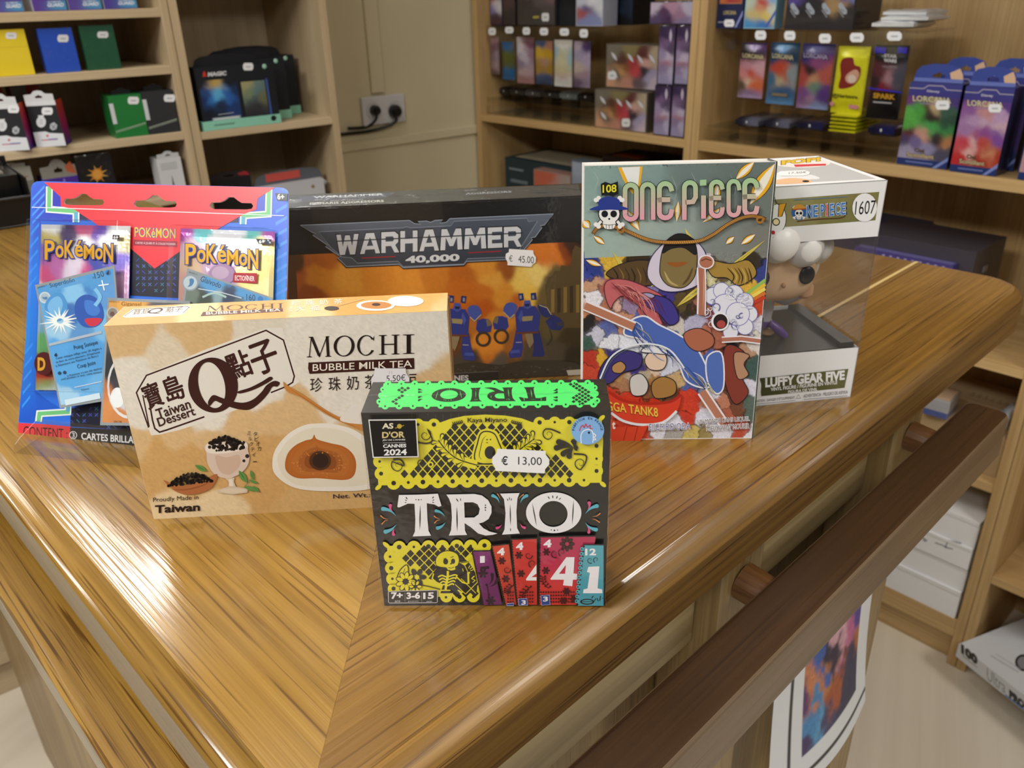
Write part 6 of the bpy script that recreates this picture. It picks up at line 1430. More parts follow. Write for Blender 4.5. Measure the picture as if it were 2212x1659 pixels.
    tp.circ(320, 92, 178, 'efe8e2', ry=28); tp.text('POP!', (190, 106), (440, 82), 30, '5a3a1a', bold=.09); tp.text('POP!', (195, 104), (436, 82), 27, 'e6c03c', bold=.05); tp.poly([(270, 102), (470, 96), (468, 108), (280, 116)], 'd8404a')
    tp.poly(smooth([(110, 160), (250, 150), (380, 165), (430, 190), (300, 195), (110, 200)], 4, True), 'e8e8ea'); tp.poly(smooth([(130, 205), (250, 185), (360, 195), (380, 212), (250, 222), (130, 222)], 4, True), 'e8bc94'); tp.circ(345, 205, 22, '1a1a1c', ry=6)
    mb.build('carton', M_CARD, r)
    sticker_part(r, tp, [(190, 142), (340, 136), (372, 148), (365, 162), (330, 170), (190, 172), (165, 158)], [('17,50€', (240, 162), (350, 156), 14, '4a4a52', {})], label='white price label on the lid')
    # window films
    P = MB(); P.box(o + n * HB, u * w, n * (zt - HB), v * .0002, 'ffffff'); P.box(o + n * HB + u * (w - .0002), v * d, n * (zt - HB), u * .0002, 'ffffff'); P.box(o + n * HB, v * d, n * (zt - HB), u * .0002, 'ffffff')
    P.box(o + n * HB + v * (d - .0003) + u * w * .42, u * w * .58, n * (zt - HB), v * .0002, 'ffffff')
    P.build('window_film', M_WINDOW, r, label='clear window film')
    P = MB()
    for k in range(1): P.tube([o + u * (w - .0005) + v * .0004 + n * HB, o + u * (w - .0005) + v * .0004 + n * (HB + .04), o + u * (w - .0004) + v * .0004 + n * zt], .0011, 'ffffff', seg=8)
    P.build('film_edge', M_SHRINK, r, smooth=True)
    # dark inner tray
    P = MB(); P.box(o + u * .002 + v * .004 + n * .001, u * (w - .004), v * (d - .010), n * .0375, '3a3b3a'); P.box(o + u * (w - .012) + v * .004 + n * .0385, u * .010, v * (d - .010), n * .004, '3a3b3a'); P.build('inner_tray', M_SATIN, r, label='dark grey inner tray')
    # figurine with blank face: large head, white cap of curls, grey jacket, violet sash
    c0 = o + u * .0555 + v * .046 + n * .0388
    fig = bpy.data.objects.new('figurine', None); COL.objects.link(fig); fig.parent = r; fig['label'] = 'plain vinyl figurine with white curly hair'
    def part(nm, fn, mat=None, sm=True):
        q = MB(); fn(q); return q.build(nm, mat or M_SATIN, fig, smooth=sm)
    hc = c0 + n * .0585 - v * .010
    sq = lambda d_: 1 / (abs(d_[0]) ** 3.2 + abs(d_[1]) ** 3.2 + abs(d_[2]) ** 3.2) ** (1 / 3.2)
    part('head', lambda q: q.ball(hc, .031, .026, .027, 'efc8a0', U=u, V=v, W=n, nu=36, nv=22, fn=sq))
    def hair(q):
        q.ball(hc + n * .012 + v * .004, .034, .028, .024, 'f2f0ee', U=u, V=v, W=n, nu=32, nv=18)
        for a, b, c_, R0 in ((-.026, -.021, .017, .012), (-.008, -.026, .022, .015), (.012, -.024, .016, .014), (.027, -.016, .013, .011), (-.034, -.004, .008, .012), (.035, .0, .006, .011), (.0, .0, .034, .017), (-.02, .006, .031, .014), (.021, .006, .03, .014), (-.03, .008, -.006, .012), (.032, .01, -.008, .012)):
            q.ball(hc + u * a + v * b + n * c_, R0, R0, R0, 'f4f2f0', U=u, V=v, W=n, nu=18, nv=12)
    part('hair', hair)
    part('eye', lambda q: q.ball(hc + u * .0165 - v * .0262 - n * .004, .0058, .002, .0065, '141416', U=u, V=v, W=n)); part('eye', lambda q: q.ball(hc - u * .0165 - v * .0262 - n * .004, .0058, .002, .0065, '141416', U=u, V=v, W=n))
    part('nose', lambda q: q.ball(hc - v * .0262 - n * .010, .0016, .0022, .0018, 'c99a72', U=u, V=v, W=n))
    def body_(q):
        q.tube([c0 + n * .006, c0 + n * .018, c0 + n * .030, c0 + n * .038], [.0105, .012, .0125, .008], 'd4d2d8', seg=16)
        q.tube([c0 + n * .030 + u * .010, c0 + n * .027 + u * .019 - v * .006, c0 + n * .033 + u * .026 - v * .012], [.0058, .0055, .0048], 'd8d6dc', seg=12)
        q.tube([c0 + n * .030 - u * .010, c0 + n * .024 - u * .020 - v * .004, c0 + n * .017 - u * .025 - v * .010], [.0058, .0055, .0048], 'd8d6dc', seg=12)
    part('jacket', body_)
    part('sash', lambda q: (q.tube([c0 + n * .0085 - u * .001, c0 + n * .0125], [.0128, .0132], '6a4a9a', seg=18), q.tube([c0 + n * .011 + u * .006 - v * .012, c0 + n * .006 + u * .012 - v * .016, c0 + n * .001 + u * .017 - v * .016], [.0030, .0035, .0028], '6a4a9a')))
    part('hand', lambda q: q.ball(c0 + n * .0355 + u * .0285 - v * .0135, .0062, .0055, .0060, 'e6b48c', U=u, V=v, W=n, fn=sq)); part('hand', lambda q: q.ball(c0 + n * .0145 - u * .0262 - v * .0115, .0060, .0055, .0060, 'e6b48c', U=u, V=v, W=n, fn=sq))
    part('trousers', lambda q: (q.tube([c0 + n * .009 + u * .005, c0 + n * .002 + u * .0065], [.0075, .0078], 'd8d6dc', seg=14), q.tube([c0 + n * .009 - u * .005, c0 + n * .002 - u * .0065], [.0075, .0078], 'd8d6dc', seg=14)))
    part('foot', lambda q: q.ball(c0 + n * .002 + u * .007 - v * .004, .006, .009, .003, 'e6b48c', U=u, V=v, W=n)); part('foot', lambda q: q.ball(c0 + n * .002 - u * .007 - v * .004, .006, .009, .003, 'e6b48c', U=u, V=v, W=n))
    def cape(q):
        a = np.linspace(-1, 1, 14); b = np.linspace(0, 1, 10); G = []
        for bb in b: G.append([c0 + u * (-.022 + aa * (.010 + .012 * bb)) + v * (-.010 + .004 * math.sin(aa * 5) + .004 * aa * aa) + n * (.034 - .036 * bb + .002 * math.cos(aa * 6) * bb) for aa in a])
        G = np.array(G); q.grid(G, hx('eeecee')); q.grid((G + v * .0012)[:, ::-1], hx('e4e2e6'))
    part('cape', cape)
window_box()
# ------------------------------------------------------------------ goods on the shelves
class Run:
    def __init__(s, U_, N_, off): s.U, s.N, s.off = U_, N_, off
    def plane(s, d): return s.N * (s.off + d)
    def u(s, px, d): return float(hit(px, s.plane(d), s.N) @ s.U)
    def z(s, px, d): return float(hit(px, s.plane(d), s.N)[2])
    def P(s, u, d, z): return s.U * u + s.N * (s.off + d) + CZ * z
RL, RR = Run(UL, NL, OFFL), Run(UR, NR, OFFR)
BAYS = {id(RL): ((-.334, .502), (.5355, .810)), id(RR): ((-1.791, -1.109), (-1.069, -.3625), (-.323, .34))}
def clampu(run, a, b):
    """keep an article between the side panels of its bookcase"""
    m = (a + b) / 2
    for lo, hi in BAYS[id(run)]:
        if lo - .05 < m < hi + .05: return max(a, lo + .0015), min(b, hi - .0015)
    return a, b
class Bx:
    """a box standing on a shelf: mesh builder, its front and side faces, its axes"""
    def __init__(s, run, pl, pr, z0, pt, d, depth, col, yaw=0.0, mat=0):
        c, q = math.cos(yaw), math.sin(yaw)
        u = run.U * c + run.N * q; v = -run.U * q + run.N * c
        z0 = z0 + .0005; o = run.P(run.u(pl, d), d, z0)
        p = hit(pr, o, v); w = float((p - o) @ u)
        if not yaw:
            a_, b_ = clampu(run, run.u(pl, d), run.u(pl, d) + w); o = run.P(a_, d, z0); w = b_ - a_
        m = ((pl[0] + pr[0]) / 2, pt); h = float(hit(m, o, v)[2]) - z0
        s.o, s.u, s.v, s.w, s.d, s.h = o, u, v, w, depth, h
        s.mb = MB(); s.mb.box(o, u * w, v * depth, CZ * h, col, mat)
        s.f = Face(s.mb, o, -v, mat, 3e-5).crop(0, 0, 1); s.r = Face(s.mb, o + u * w, u, mat, 3e-5).crop(0, 0, 1); s.t = Face(s.mb, o + CZ * h, CZ, mat, 3e-5).crop(0, 0, 1)
        e = 3e-4
        s.cor = [o + CZ * (h - e) + u * e, o + CZ * (h - e) + u * (w - e), o + u * (w - e) + CZ * e, o + u * e + CZ * e]
    def at(s, a, b, out=0.0): return s.o + s.u * (s.w * a) + CZ * (s.h * b) - s.v * out
    def q(s, a0, b0, a1, b1):      # front rectangle in fractions of width and height, as a picture quad
        return [tuple(to_px(s.at(a, b))) for a, b in ((a0, b1), (a1, b1), (a1, b0), (a0, b0))]
    def fill(s, a0, b0, a1, b1, col): s.f.poly(s.q(a0, b0, a1, b1), col)
    def pic(s, S, soft=5, warp=6, ws=14, seed=1, nx=26, ny=34, a=(0, 0, 1, 1), grain=.1):
        q_ = s.q(*a); x0, y0 = q_[0]; ex = np.array(q_[1]) - q_[0]; ey = np.array(q_[3]) - q_[0]
        L = [(x0 + p[0] * ex[0] + p[1] * ey[0], y0 + p[0] * ex[1] + p[1] * ey[1], p[2], (p[3] if len(p) > 3 else 0)) for p in S]
        s.f.paint(q_, field(L, soft, warp, ws, seed, grain), nx, ny)
    def txt(s, t, a0, b0, a1, h, col, bold=.02):
        p0, p1 = to_px(s.at(a0, b0)), to_px(s.at(a1, b0)); hh = abs(to_px(s.at(a0, b0 + h))[1] - p0[1])
        s.f.text(t, p0, p1, hh, col, bold=bold, res=2)
def blob(parent, bx, px, py, rx, ry, tx=None, name='price_sticker', face=None):
    """small paper price label on the front of a box (centre and half size in the photograph)"""
    f = face or bx.f; m = MB(); g = Face(m, f.O + f.n * (f.k * f.step + 2e-4), f.n).crop(0, 0, 1)
    k = .45; g.poly([(px - rx, py - ry * k), (px - rx * .75, py - ry), (px + rx * .75, py - ry), (px + rx, py - ry * k), (px + rx, py + ry * k), (px + rx * .75, py + ry), (px - rx * .75, py + ry), (px - rx, py + ry * k)], 'eceef2')
    if tx: g.line([(px - rx * .45, py + ry * .05), (px + rx * .5, py + ry * .05)], ry * .38, 'b4b8c0')
    return m.build(name, M_CARD, parent)
def goods(name, label, cat, bx, group, parts=None, mat=None, bevel=.0008, sticker=None):
    """one article: an Empty with its body and parts"""
    r = empty(name, label, cat, tuple(bx.o + bx.u * bx.w / 2 + bx.v * bx.d / 2), math.atan2(bx.u[1], bx.u[0]), group)
    bx.mb.build('body', mat or M_CARD, r)
    if sticker:
        for s_ in (sticker if isinstance(sticker, list) else [sticker]): blob(r, bx, *s_)
    if parts: parts(r, bx)
    return r
def tab(r, bx, h, a0, a1, col, name='hang_tab', d=.0, hole=True, col2=None, square=False):
    m = MB(); n = 16; W_ = bx.w * (a1 - a0); o = bx.o + bx.u * bx.w * a0 + CZ * bx.h + bx.v * d
    prof = [(0, 0), (.04, .6), (.12, .85), (.35, 1), (.65, 1), (.88, .85), (.96, .6), (1, 0)]
    if square: prof = [(0, 0), (0, .62), (.26, .66), (.36, .92), (.5, 1), (.64, .92), (.74, .66), (1, .62), (1, 0)]
    A = [o + bx.u * W_ * a + CZ * h * b for a, b in prof]
    Hl = [(.38, .28), (.62, .28), (.62, .45), (.53, .5), (.5, .62), (.47, .5), (.38, .45)] if hole else []
    B = [o + bx.u * W_ * a + CZ * h * b for a, b in Hl]
    loops = [[Vector((a, b, 0)) for a, b in prof]] + ([[Vector((a, b, 0)) for a, b in Hl]] if hole else [])
    F = tessellate_polygon(loops); V = np.array(A + B)
    m.add(V, F, hx(col)); m.add(V + bx.v * .0006, [t[::-1] for t in F], hx(col)); k = len(A)
    m.add(np.concatenate([np.array(A), np.array(A) + bx.v * .0006]), [(i, (i + 1) % k, k + (i + 1) % k, k + i) for i in range(k)], hx(col))
    if col2:
        g = Face(m, o - bx.v * 3e-5, -bx.v).crop(0, 0, 1)
        g.poly([tuple(to_px(o + bx.u * W_ * a + CZ * h * b)) for a, b in ((.70, .55), (.88, .8), (.95, .5), (.99, .1), (.74, .25))], col2)
    return m.build(name, M_CARD, r)
def wrapfilm(r, bx, mat=None, e=.0012):
    m = MB(); m.box(bx.o - bx.u * e - bx.v * e + CZ * .0003, bx.u * (bx.w + 2 * e), bx.v * (bx.d + 2 * e), CZ * (bx.h + e), 'ffffff')
    return m.build('clear_wrap', mat or M_SHRINK, r, bevel=.002)

S1, S2, S3, S4 = .267, .172, .0565, -.058
# top shelf of the close bookcase: four sleeve boxes with violet foot bands
TB = 'sleeve boxes on the uppermost visible shelf'
for (xl, yl, xr, yr, band, tint, tilt, lab) in ((-12, 29, 53, 26, '5a4a9c', '3aa0a8', .3, 'violet and teal sleeve box at the frame edge, first on the top shelf'),
                                      (74, 25, 145, 20, '5a3a98', 'b02838', .3, 'violet sleeve box with red picture, second on the top shelf'),
                                      (150, 20, 220, 16, '5a4098', '4a8a3a', .3, 'violet sleeve box with green picture, third on the top shelf'),
                                      (226, 15, 296, 11, '4c3c96', '7a5ac8', .3, 'violet sleeve box without picture, last on the top shelf beside the bare panel')):
    b = Bx(RL, (xl, yl), (xr, yr), S1, -62, .012, .07, 'd8dce8')
    b.fill(0, 0, 1, .34, band); b.pic([(.1, .5, tint), (.6, .3, tint), (.4, .8, 'e8ecf2'), (.9, .2, 'c8d0e0')], 4, 5, 20, xl, 16, 20, (.04, .36, .96, .98))
    b.f.poly([b.q(0, .30, 0, .30)[0], b.q(1, .52, 1, .52)[0], b.q(1, .58, 1, .58)[0], b.q(0, .38, 0, .38)[0]], 'eef0f6')
    b.pic([(0, .5, band), (1, .5, '4a90c0')], 14, 0, 9, 1, 10, 6, (0, .02, 1, .26), 0)
    b.txt('GUARD', .42, .10, .92, .10, 'e6eaf6', .03); b.txt('ULTIMATE', .45, .215, .85, .035, 'e6eaf6')
    goods('sleeve_box', lab, 'card sleeve box', b, TB, mat=M_GLOSS)
# second shelf: plain coloured sleeve packs in film
SP = 'plain coloured sleeve packs'
for (xl, yl, xr, yr, pt, col, st, lab, film) in ((-14, 167, 76, 158, 63, 'ead02a', (24, 77, 12, 7), 'plain yellow sleeve pack with price label', False), (103, 158, 175, 151, 60, '1f54cc', (136, 83, 12, 8), 'plain blue sleeve pack in clear film', True), (191, 150, 262, 143, 54, '14573a', (222, 75, 12, 7), 'plain dark green sleeve pack in crinkled clear film', True)):
    b = Bx(RL, (xl, yl), (xr, yr), S2, pt, .014, .026, col)
    if not film: b.f.line([to_px(b.at(.0, .62)), to_px(b.at(1, .62))], 1.6, 'd8be22')
    goods('sleeve_pack', lab, 'card sleeve pack', b, SP, (lambda r, x: wrapfilm(r, x)) if film else None, M_GLOSS, sticker=st + ('5,90',))
# third shelf: two dice boxes, two deck boxes, red box behind
for k, (xl, yl, xr, yr, pt, xs, st) in enumerate(((-6, 325, 63, 318, 224, 77, (29, 236, 12, 8)), (79, 313, 141, 307, 217, 153, (102, 240, 12, 8)))):
    b = Bx(RL, (xl, yl), (xr, yr), S3, pt, .012, .045, '26282c', yaw=-.42)
    b.fill(0, .9, 1, 1, 'dfe2e6')
    b.f.poly([tuple(to_px(b.at(x, y))) for x, y in ((0, 0), (1, 0), (1, .27), (.55, .30), (.42, .34), (0, .33))], 'dfe3ea')
    b.f.line([to_px(b.at(.2, .15)), to_px(b.at(.75, .15))], 2.2, 'c06a78'); b.f.line([to_px(b.at(.45, .16)), to_px(b.at(.78, .16))], 2.2, '6a70b8'); b.f.circ(*to_px(b.at(.45, .24)), 3, 'd0707c', n=8)
    c_ = to_px(b.at(.36, .55)); b.f.circ(c_[0], c_[1], 10.5, 'dfe2e8', ry=12, n=16); b.f.poly([c_ + np.array(t) for t in ((-7, -14), (6, -15), (5, -9), (-5, -8))], 'dfe2e8')
    for j in range(3): b.f.line([c_ + np.array([-4, -4 + j * 4]), c_ + np.array([4, -4.5 + j * 4])], 1.2, '9aa0a8')
    d_ = to_px(b.at(.74, .44)); b.f.poly([d_ + np.array(t) for t in ((-7, -5), (1, -9), (8, -3), (6, 6), (-2, 9), (-8, 4))], 'b9bec6'); b.f.line([d_ + np.array((-5, -3)), d_ + np.array((4, 5))], 1.4, '4a4e56'); b.f.line([d_ + np.array((4, -4)), d_ + np.array((-3, 5))], 1.4, '4a4e56')
    # warm to violet colour run printed on the side
    ny = 12; G = np.array([[b.o + b.u * (b.w + 6e-5) + b.v * (b.d * i) + CZ * (b.h * j / (ny - 1)) for i in (0, .999)] for j in range(ny)])
    cs = np.array([[hx('3a2a90') * (1 - t) + hx('b02a70') * t if t < 1 else hx('b02a70')] * 2 if (t := min(j / 5.5, 1)) < 1 else [hx('b02a70') * (1 - (j - 5.5) / 5.5) + hx('d8502c') * ((j - 5.5) / 5.5)] * 2 for j in range(ny)])
    b.mb.grid(G, cs.reshape(-1, 3))
    goods('dice_box', ('black and white dice box with colour run side, at the frame edge', 'black and white dice box with colour run side, nearer the bare shelf space')[k], 'dice box', b, 'black and white dice boxes', lambda r, x: tab(r, x, .017, .0, .98, 'd6d8dc', square=True), sticker=st + ('7,50',))
for k, (xl, xr, yb, pt) in enumerate(((-12, 36, 310, 186), (52, 112, 303, 183))):
    b = Bx(RL, (xl, yb), (xr, yb), S3, pt, .10, .05, '8c2a22'); b.fill(0, .5, .55, 1, '6a6a70')
    goods('dice_box', ('red and grey box half hidden behind the dice box at the frame edge', 'red and grey box half hidden behind the dice box by the bare shelf space')[k], 'box', b, 'red boxes behind the dice boxes')
DBX = 'flip deck boxes on the third shelf'
for (xl, yl, xr, yr, pt, col, st, lab) in ((251, 294, 321, 287, 203, '1a7a38', (288, 217, 12, 8), 'green deck box with price label and a glassy spine strip'), (322, 286, 391, 279, 194, '2a2d33', (366, 212, 12, 8), 'black deck box with price label against the shelf side')):
    b = Bx(RL, (xl, yl), (xr, yr), S3, pt, .010, .05, col)
    b.f.line([to_px(b.at(.02, .16)), to_px(b.at(.98, .30))], 1.6, 'a8b8a8'); b.f.line([to_px(b.at(.02, .13)), to_px(b.at(.98, .27))], .9, 'a8b8a8')
    def spine(r, x):
        m = MB(); m.box(x.at(-.005, .34, .0006), x.u * .007, x.v * .0008, CZ * x.h * .48, 'd2d6da'); m.build('spine_label', M_CARD, r); tab(r, x, .011, .22, .8, '24262a', d=.02, square=True, hole=False)
    goods('deck_box', lab, 'deck box', b, DBX, spine, M_GLOSS, sticker=st + ('9,90',))
# fourth shelf, tops only above the counter
b = Bx(RL, (-15, 420), (78, 408), S4, 362, .016, .05, '77756f'); b.fill(0, .72, 1, 1, '9a988f'); b.f.line([to_px(b.at(.4, .8)), to_px(b.at(.9, .8))], 2.5, 'a0564a'); goods('sleeve_pack', 'grey hanging pack with cut-out slot beside the black counter tray', 'card pack', b, 'hanging packs on the fourth shelf', lambda r, x: tab(r, x, .010, .1, .9, '8d8b84', square=True))
b = Bx(RL, (96, 405), (172, 398), S4, 383, .014, .05, '4a2a90'); b.f.line([to_px(b.at(.3, .9)), to_px(b.at(.34, .4))], 4, '8a70d0'); b.f.line([to_px(b.at(.6, .95)), to_px(b.at(.55, .5))], 4, '8a70d0')
goods('sleeve_pack', 'purple hanging pack with grey header behind the red blister pack', 'card pack', b, 'hanging packs on the fourth shelf', lambda r, x: tab(r, x, .032, .0, 1., '86847c', col2='b05a3a', square=True))
b = Bx(RL, (176, 404), (252, 396), S4, 332, .012, .03, '17171d')
c_ = to_px(b.at(.52, .62)); b.f.up()
for k in range(9): a = k * 6.283 / 9 + .2; b.f.line([c_, c_ + np.array([24 * math.cos(a), 20 * math.sin(a)])], 6, 'd89a34' if k % 2 else 'e8c06a', taper='end', up=False)
b.f.circ(c_[0], c_[1], 13, 'd8862c', n=16); b.f.circ(c_[0], c_[1], 10, 'e8a648', n=14)
goods('sleeve_pack', 'black sleeve pack with an orange sun picture', 'card pack', b, 'hanging packs on the fourth shelf', lambda r, x: wrapfilm(r, x))
b = Bx(RL, (347, 392), (399, 388), S4, 340, .012, .04, 'd3d5d8')
for k in range(4): b.f.line([to_px(b.at(.12, .86 - k * .05)), to_px(b.at(.8, .86 - k * .05))], 1.4, '9a9ea4')
b.f.poly([tuple(to_px(b.at(x, y))) for x, y in ((.45, .2), (.55, .2), (.5, .55))], '4a4e54')
goods('sleeve_pack', 'white hanging pack with a small black emblem, against the shelf side', 'card pack', b, 'hanging packs on the fourth shelf', lambda r, x: tab(r, x, .013, .05, .95, 'c6c9cc', square=True))

# narrow bookcase: three black card boxes one behind the other
Z5 = .0515
for k, (xl, yl, xr, yr, pt, d) in enumerate(((441, 276, 607, 267, 140, .008), (470, 262, 630, 255, 128, .062), (492, 255, 650, 248, 122, .116))):
    b = Bx(RL, (xl, yl), (xr, yr), Z5, pt, d, .045, '191c24')
    def more(r, x, k=k):
        m = MB(); e = .003; m.box(x.o - x.u * e - x.v * .004 + CZ * .0002, x.u * (x.w + e), x.v * (x.d + .003), CZ * .0165, '8fd0b8')
        g = Face(m, x.o - x.v * .004, -x.v, 0, 3e-5).crop(0, 0, 1)
        if k == 0:
            g.line([to_px(x.at(.12, .08, .004)), to_px(x.at(.38, .08, .004))], 3, '5a8a7a'); c_ = to_px(x.at(.9, .09, .004)); g.circ(c_[0], c_[1], 6, '1a1c20', n=14)
        m.build('mint_tray', M_CARD, r, label='mint green tray at the foot')
        tab(r, x, .021, .02, .86, '16181e', d=.012, hole=False)
        m = MB(); c_ = x.at(.885, .95, .0012); m.ball(c_, .0045, .0012, .0045, '9fcdb8', U=x.u, V=x.v, nu=12, nv=8); m.build('seal', M_GLOSS, r)
    if k == 0:
        b.pic([(.1, .5, '1a2f60'), (.3, .4, '2f78c8'), (.45, .35, '5ab0e0'), (.2, .3, '24427a'), (.7, .4, '2a60b0'), (.85, .3, '1c2c50'), (.5, .7, '1d2d4c'), (.5, .95, '14192a'), (.8, .8, '203a70'), (.15, .9, '141a2a'), (.42, .18, 'c0a050'), (.1, .05, '191c24'), (.9, .05, '191c24')], 4, 10, 16, 3, 26, 26, (.03, .16, .50, .80))
        b.fill(.52, .13, .90, .75, '3f5aa0'); b.fill(.52, .13, .875, .75, '14171c'); b.pic([(.2, .1, 'a09a70'), (.3, .3, '7a8a6a'), (.6, .3, '5a7a80'), (.5, .5, '4a5a5a'), (.8, .45, '6a6a4a'), (.5, .7, '34343a'), (.5, .95, '2a2a30')], 4, 6, 10, 4, 18, 22, (.55, .15, .86, .73))
        b.txt('MAGIC', .155, .855, .385, .07, 'd8dadf', .05); b.f.poly([tuple(to_px(b.at(x, y))) for x, y in ((.09, .86), (.105, .92), (.12, .95), (.135, .92), (.14, .86))], 'c8382c')
        b.f.line([to_px(b.at(.12, .17)), to_px(b.at(.48, .17))], 7, '9aa0aa'); b.f.line([to_px(b.at(.14, .172)), to_px(b.at(.46, .172))], 2.5, 'd4d8de'); b.f.line([to_px(b.at(.2, .24)), to_px(b.at(.4, .25))], 1.6, 'a8b0b8')
    goods('commander_deck_box', ('black card box with blue picture, mint foot and price label', 'black card box standing directly behind the one with the blue picture', 'rearmost of the three black card boxes with mint foot')[k], 'card box', b, 'black card boxes with mint foot', more, sticker=((536, 144, 11, 8, '45,90') if k == 0 else None))
Z6 = -.130
b = Bx(RL, (440, 410), (545, 405), Z6, 386, .05, .05, '1f1c20'); goods('card_box', 'black hanging card box with red header behind the blister pack', 'card box', b, 'card boxes on the lower narrow shelf', lambda r, x: tab(r, x, .014, .1, 1., '2a2428', col2='a83038'))
b = Bx(RL, (560, 420), (702, 412), Z6, 396, .03, .05, 'c4c6cc'); b.f.circ(*to_px(b.at(.82, .75)), 4, '8a7a50', n=8)
def hdr(r, x):
    tab(r, x, .026, .0, 1.06, '5c6068', d=.02, hole=False)
    m = MB(); o_ = x.o + x.u * x.w * .18 + CZ * (x.h + .006) + x.v * .019; m.box(o_, x.u * x.w * .52, x.v * .0008, CZ * .016, 'c8544c'); m.build('header_print', M_CARD, r, label='red printed header')
    m = MB(); m.ball(x.at(1.04, .8, -.012), .006, .005, .006, 'b8bcc4', nu=12, nv=8); m.build('clasp', M_SATIN, r)
goods('card_box', 'white card box with grey and red header, beside the narrow case side', 'card box', b, 'card boxes on the lower narrow shelf', hdr)

# power socket with two plugs
so = Lp(1.037, WOFF - .0115, -.0185)
r = empty('power_socket', 'white double power socket on the beige wall', 'socket', tuple(so))
m = MB(); m.box(so, UL * .124, NL * .011, CZ * .069, 'dcdde0'); m.build('plate', M_SATIN, r, bevel=.003)
for k in range(2):
    m = MB(); c_ = so + UL * (.031 + .062 * k) + CZ * .0345 - NL * .0004
    m.tube([c_, c_ - NL * .0016], [.0215, .0205], 'cfd0d4', seg=24); m.build('outlet_face', M_SATIN, r)
for k, (px, lab) in enumerate((((808, 238), 'black power plug in the socket half next to the narrow bookcase'), ((851, 240), 'larger black power plug in the socket half away from the bookcase'))):
    c_ = hit(px, NL * (OFFL + WOFF - .0150), NL)
    r = empty('power_plug', lab, 'plug', tuple(c_), group='black power plugs')
    R0 = .0125 if k == 0 else .0165
    m = MB(); m.tube([c_ - NL * .0008, c_ - NL * .014, c_ - NL * .022], [R0, R0 * .95, R0 * .6], '17171a', seg=18); m.build('plug_body', M_BLACK, r, smooth=False)
    if k == 0: pts = [(808, 240), (814, 252), (806, 266), (794, 273), (778, 276), (752, 277)]
    else: pts = [(851, 240), (856, 254), (852, 265), (830, 275), (795, 284), (760, 288), (722, 292)]
    pts = smooth(pts, 5); n_ = len(pts)
    Q = [hit(p, NL * (OFFL + WOFF - .006 - .018 * min(max((.62 - i / n_) / .32, 0), 1)), NL) for i, p in enumerate(pts)]
    m = MB(); m.tube(Q, .0034 if k == 0 else .0042, '17171a', seg=8); m.build('cable', M_BLACK, r, smooth=True)

# ---- corner bookcase: dispenser with six booster columns
DIV = []
def slot(run, a, b):
    """keep a pack between the dividers of its dispenser column"""
    m = (a + b) / 2
    for x in DIV:
        if x < m: a = max(a, x + .0028)
        else: b = min(b, x - .0028)
    return a, b
def pouch_up(name, lab, grp, run, xl, xr, yt, yb, d, th, S, seed, extra=None, cat='card pack', soft=3.5, warp=5):
    """a foil pouch standing in a dispenser slot"""
    xm = (yt + yb) / 2
    u0, u1 = slot(run, *clampu(run, run.u((xl, xm), d), run.u((xr, xm), d))); z0, z1 = run.z(((xl + xr) / 2, yb), d), run.z(((xl + xr) / 2, yt), d)
    nx, ny = 15, 26; a = np.linspace(0, 1, nx); b_ = np.linspace(0, 1, ny); A, B = np.meshgrid(a, b_)
    bul = (np.sin(np.pi * A) ** .6) * np.clip(np.minimum(B - .06, .94 - B) / .12, 0, 1) ** .7
    def pos(A, B, o_): return (run.U[None, None] * (u0 + (u1 - u0) * A)[..., None] + run.N[None, None] * (run.off + d - o_)[..., None] + CZ[None, None] * (z1 + (z0 - z1) * B)[..., None])
    Fp = pos(A, B, th * bul); Bp = pos(A, B, -th * bul * .4 - .0004)
    L = [(p[0] * (xr - xl), p[1] * (yb - yt), p[2], (p[3] if len(p) > 3 else 0)) for p in S]
    c = field(L, soft, warp, 9, seed, .12)(A * (xr - xl), B * (yb - yt))
    m = MB(); m.grid(Fp, c); m.grid(Bp[:, ::-1], hx('9a9ca4'))
    if extra:
        g = Face(m, run.P(0, d - th * 1.02, 0), -run.N, 0, 3e-5).crop(0, 0, 1); extra(g)
    o = m.build(name, M_FOIL, label=lab, cat=cat, group=grp)
    return o
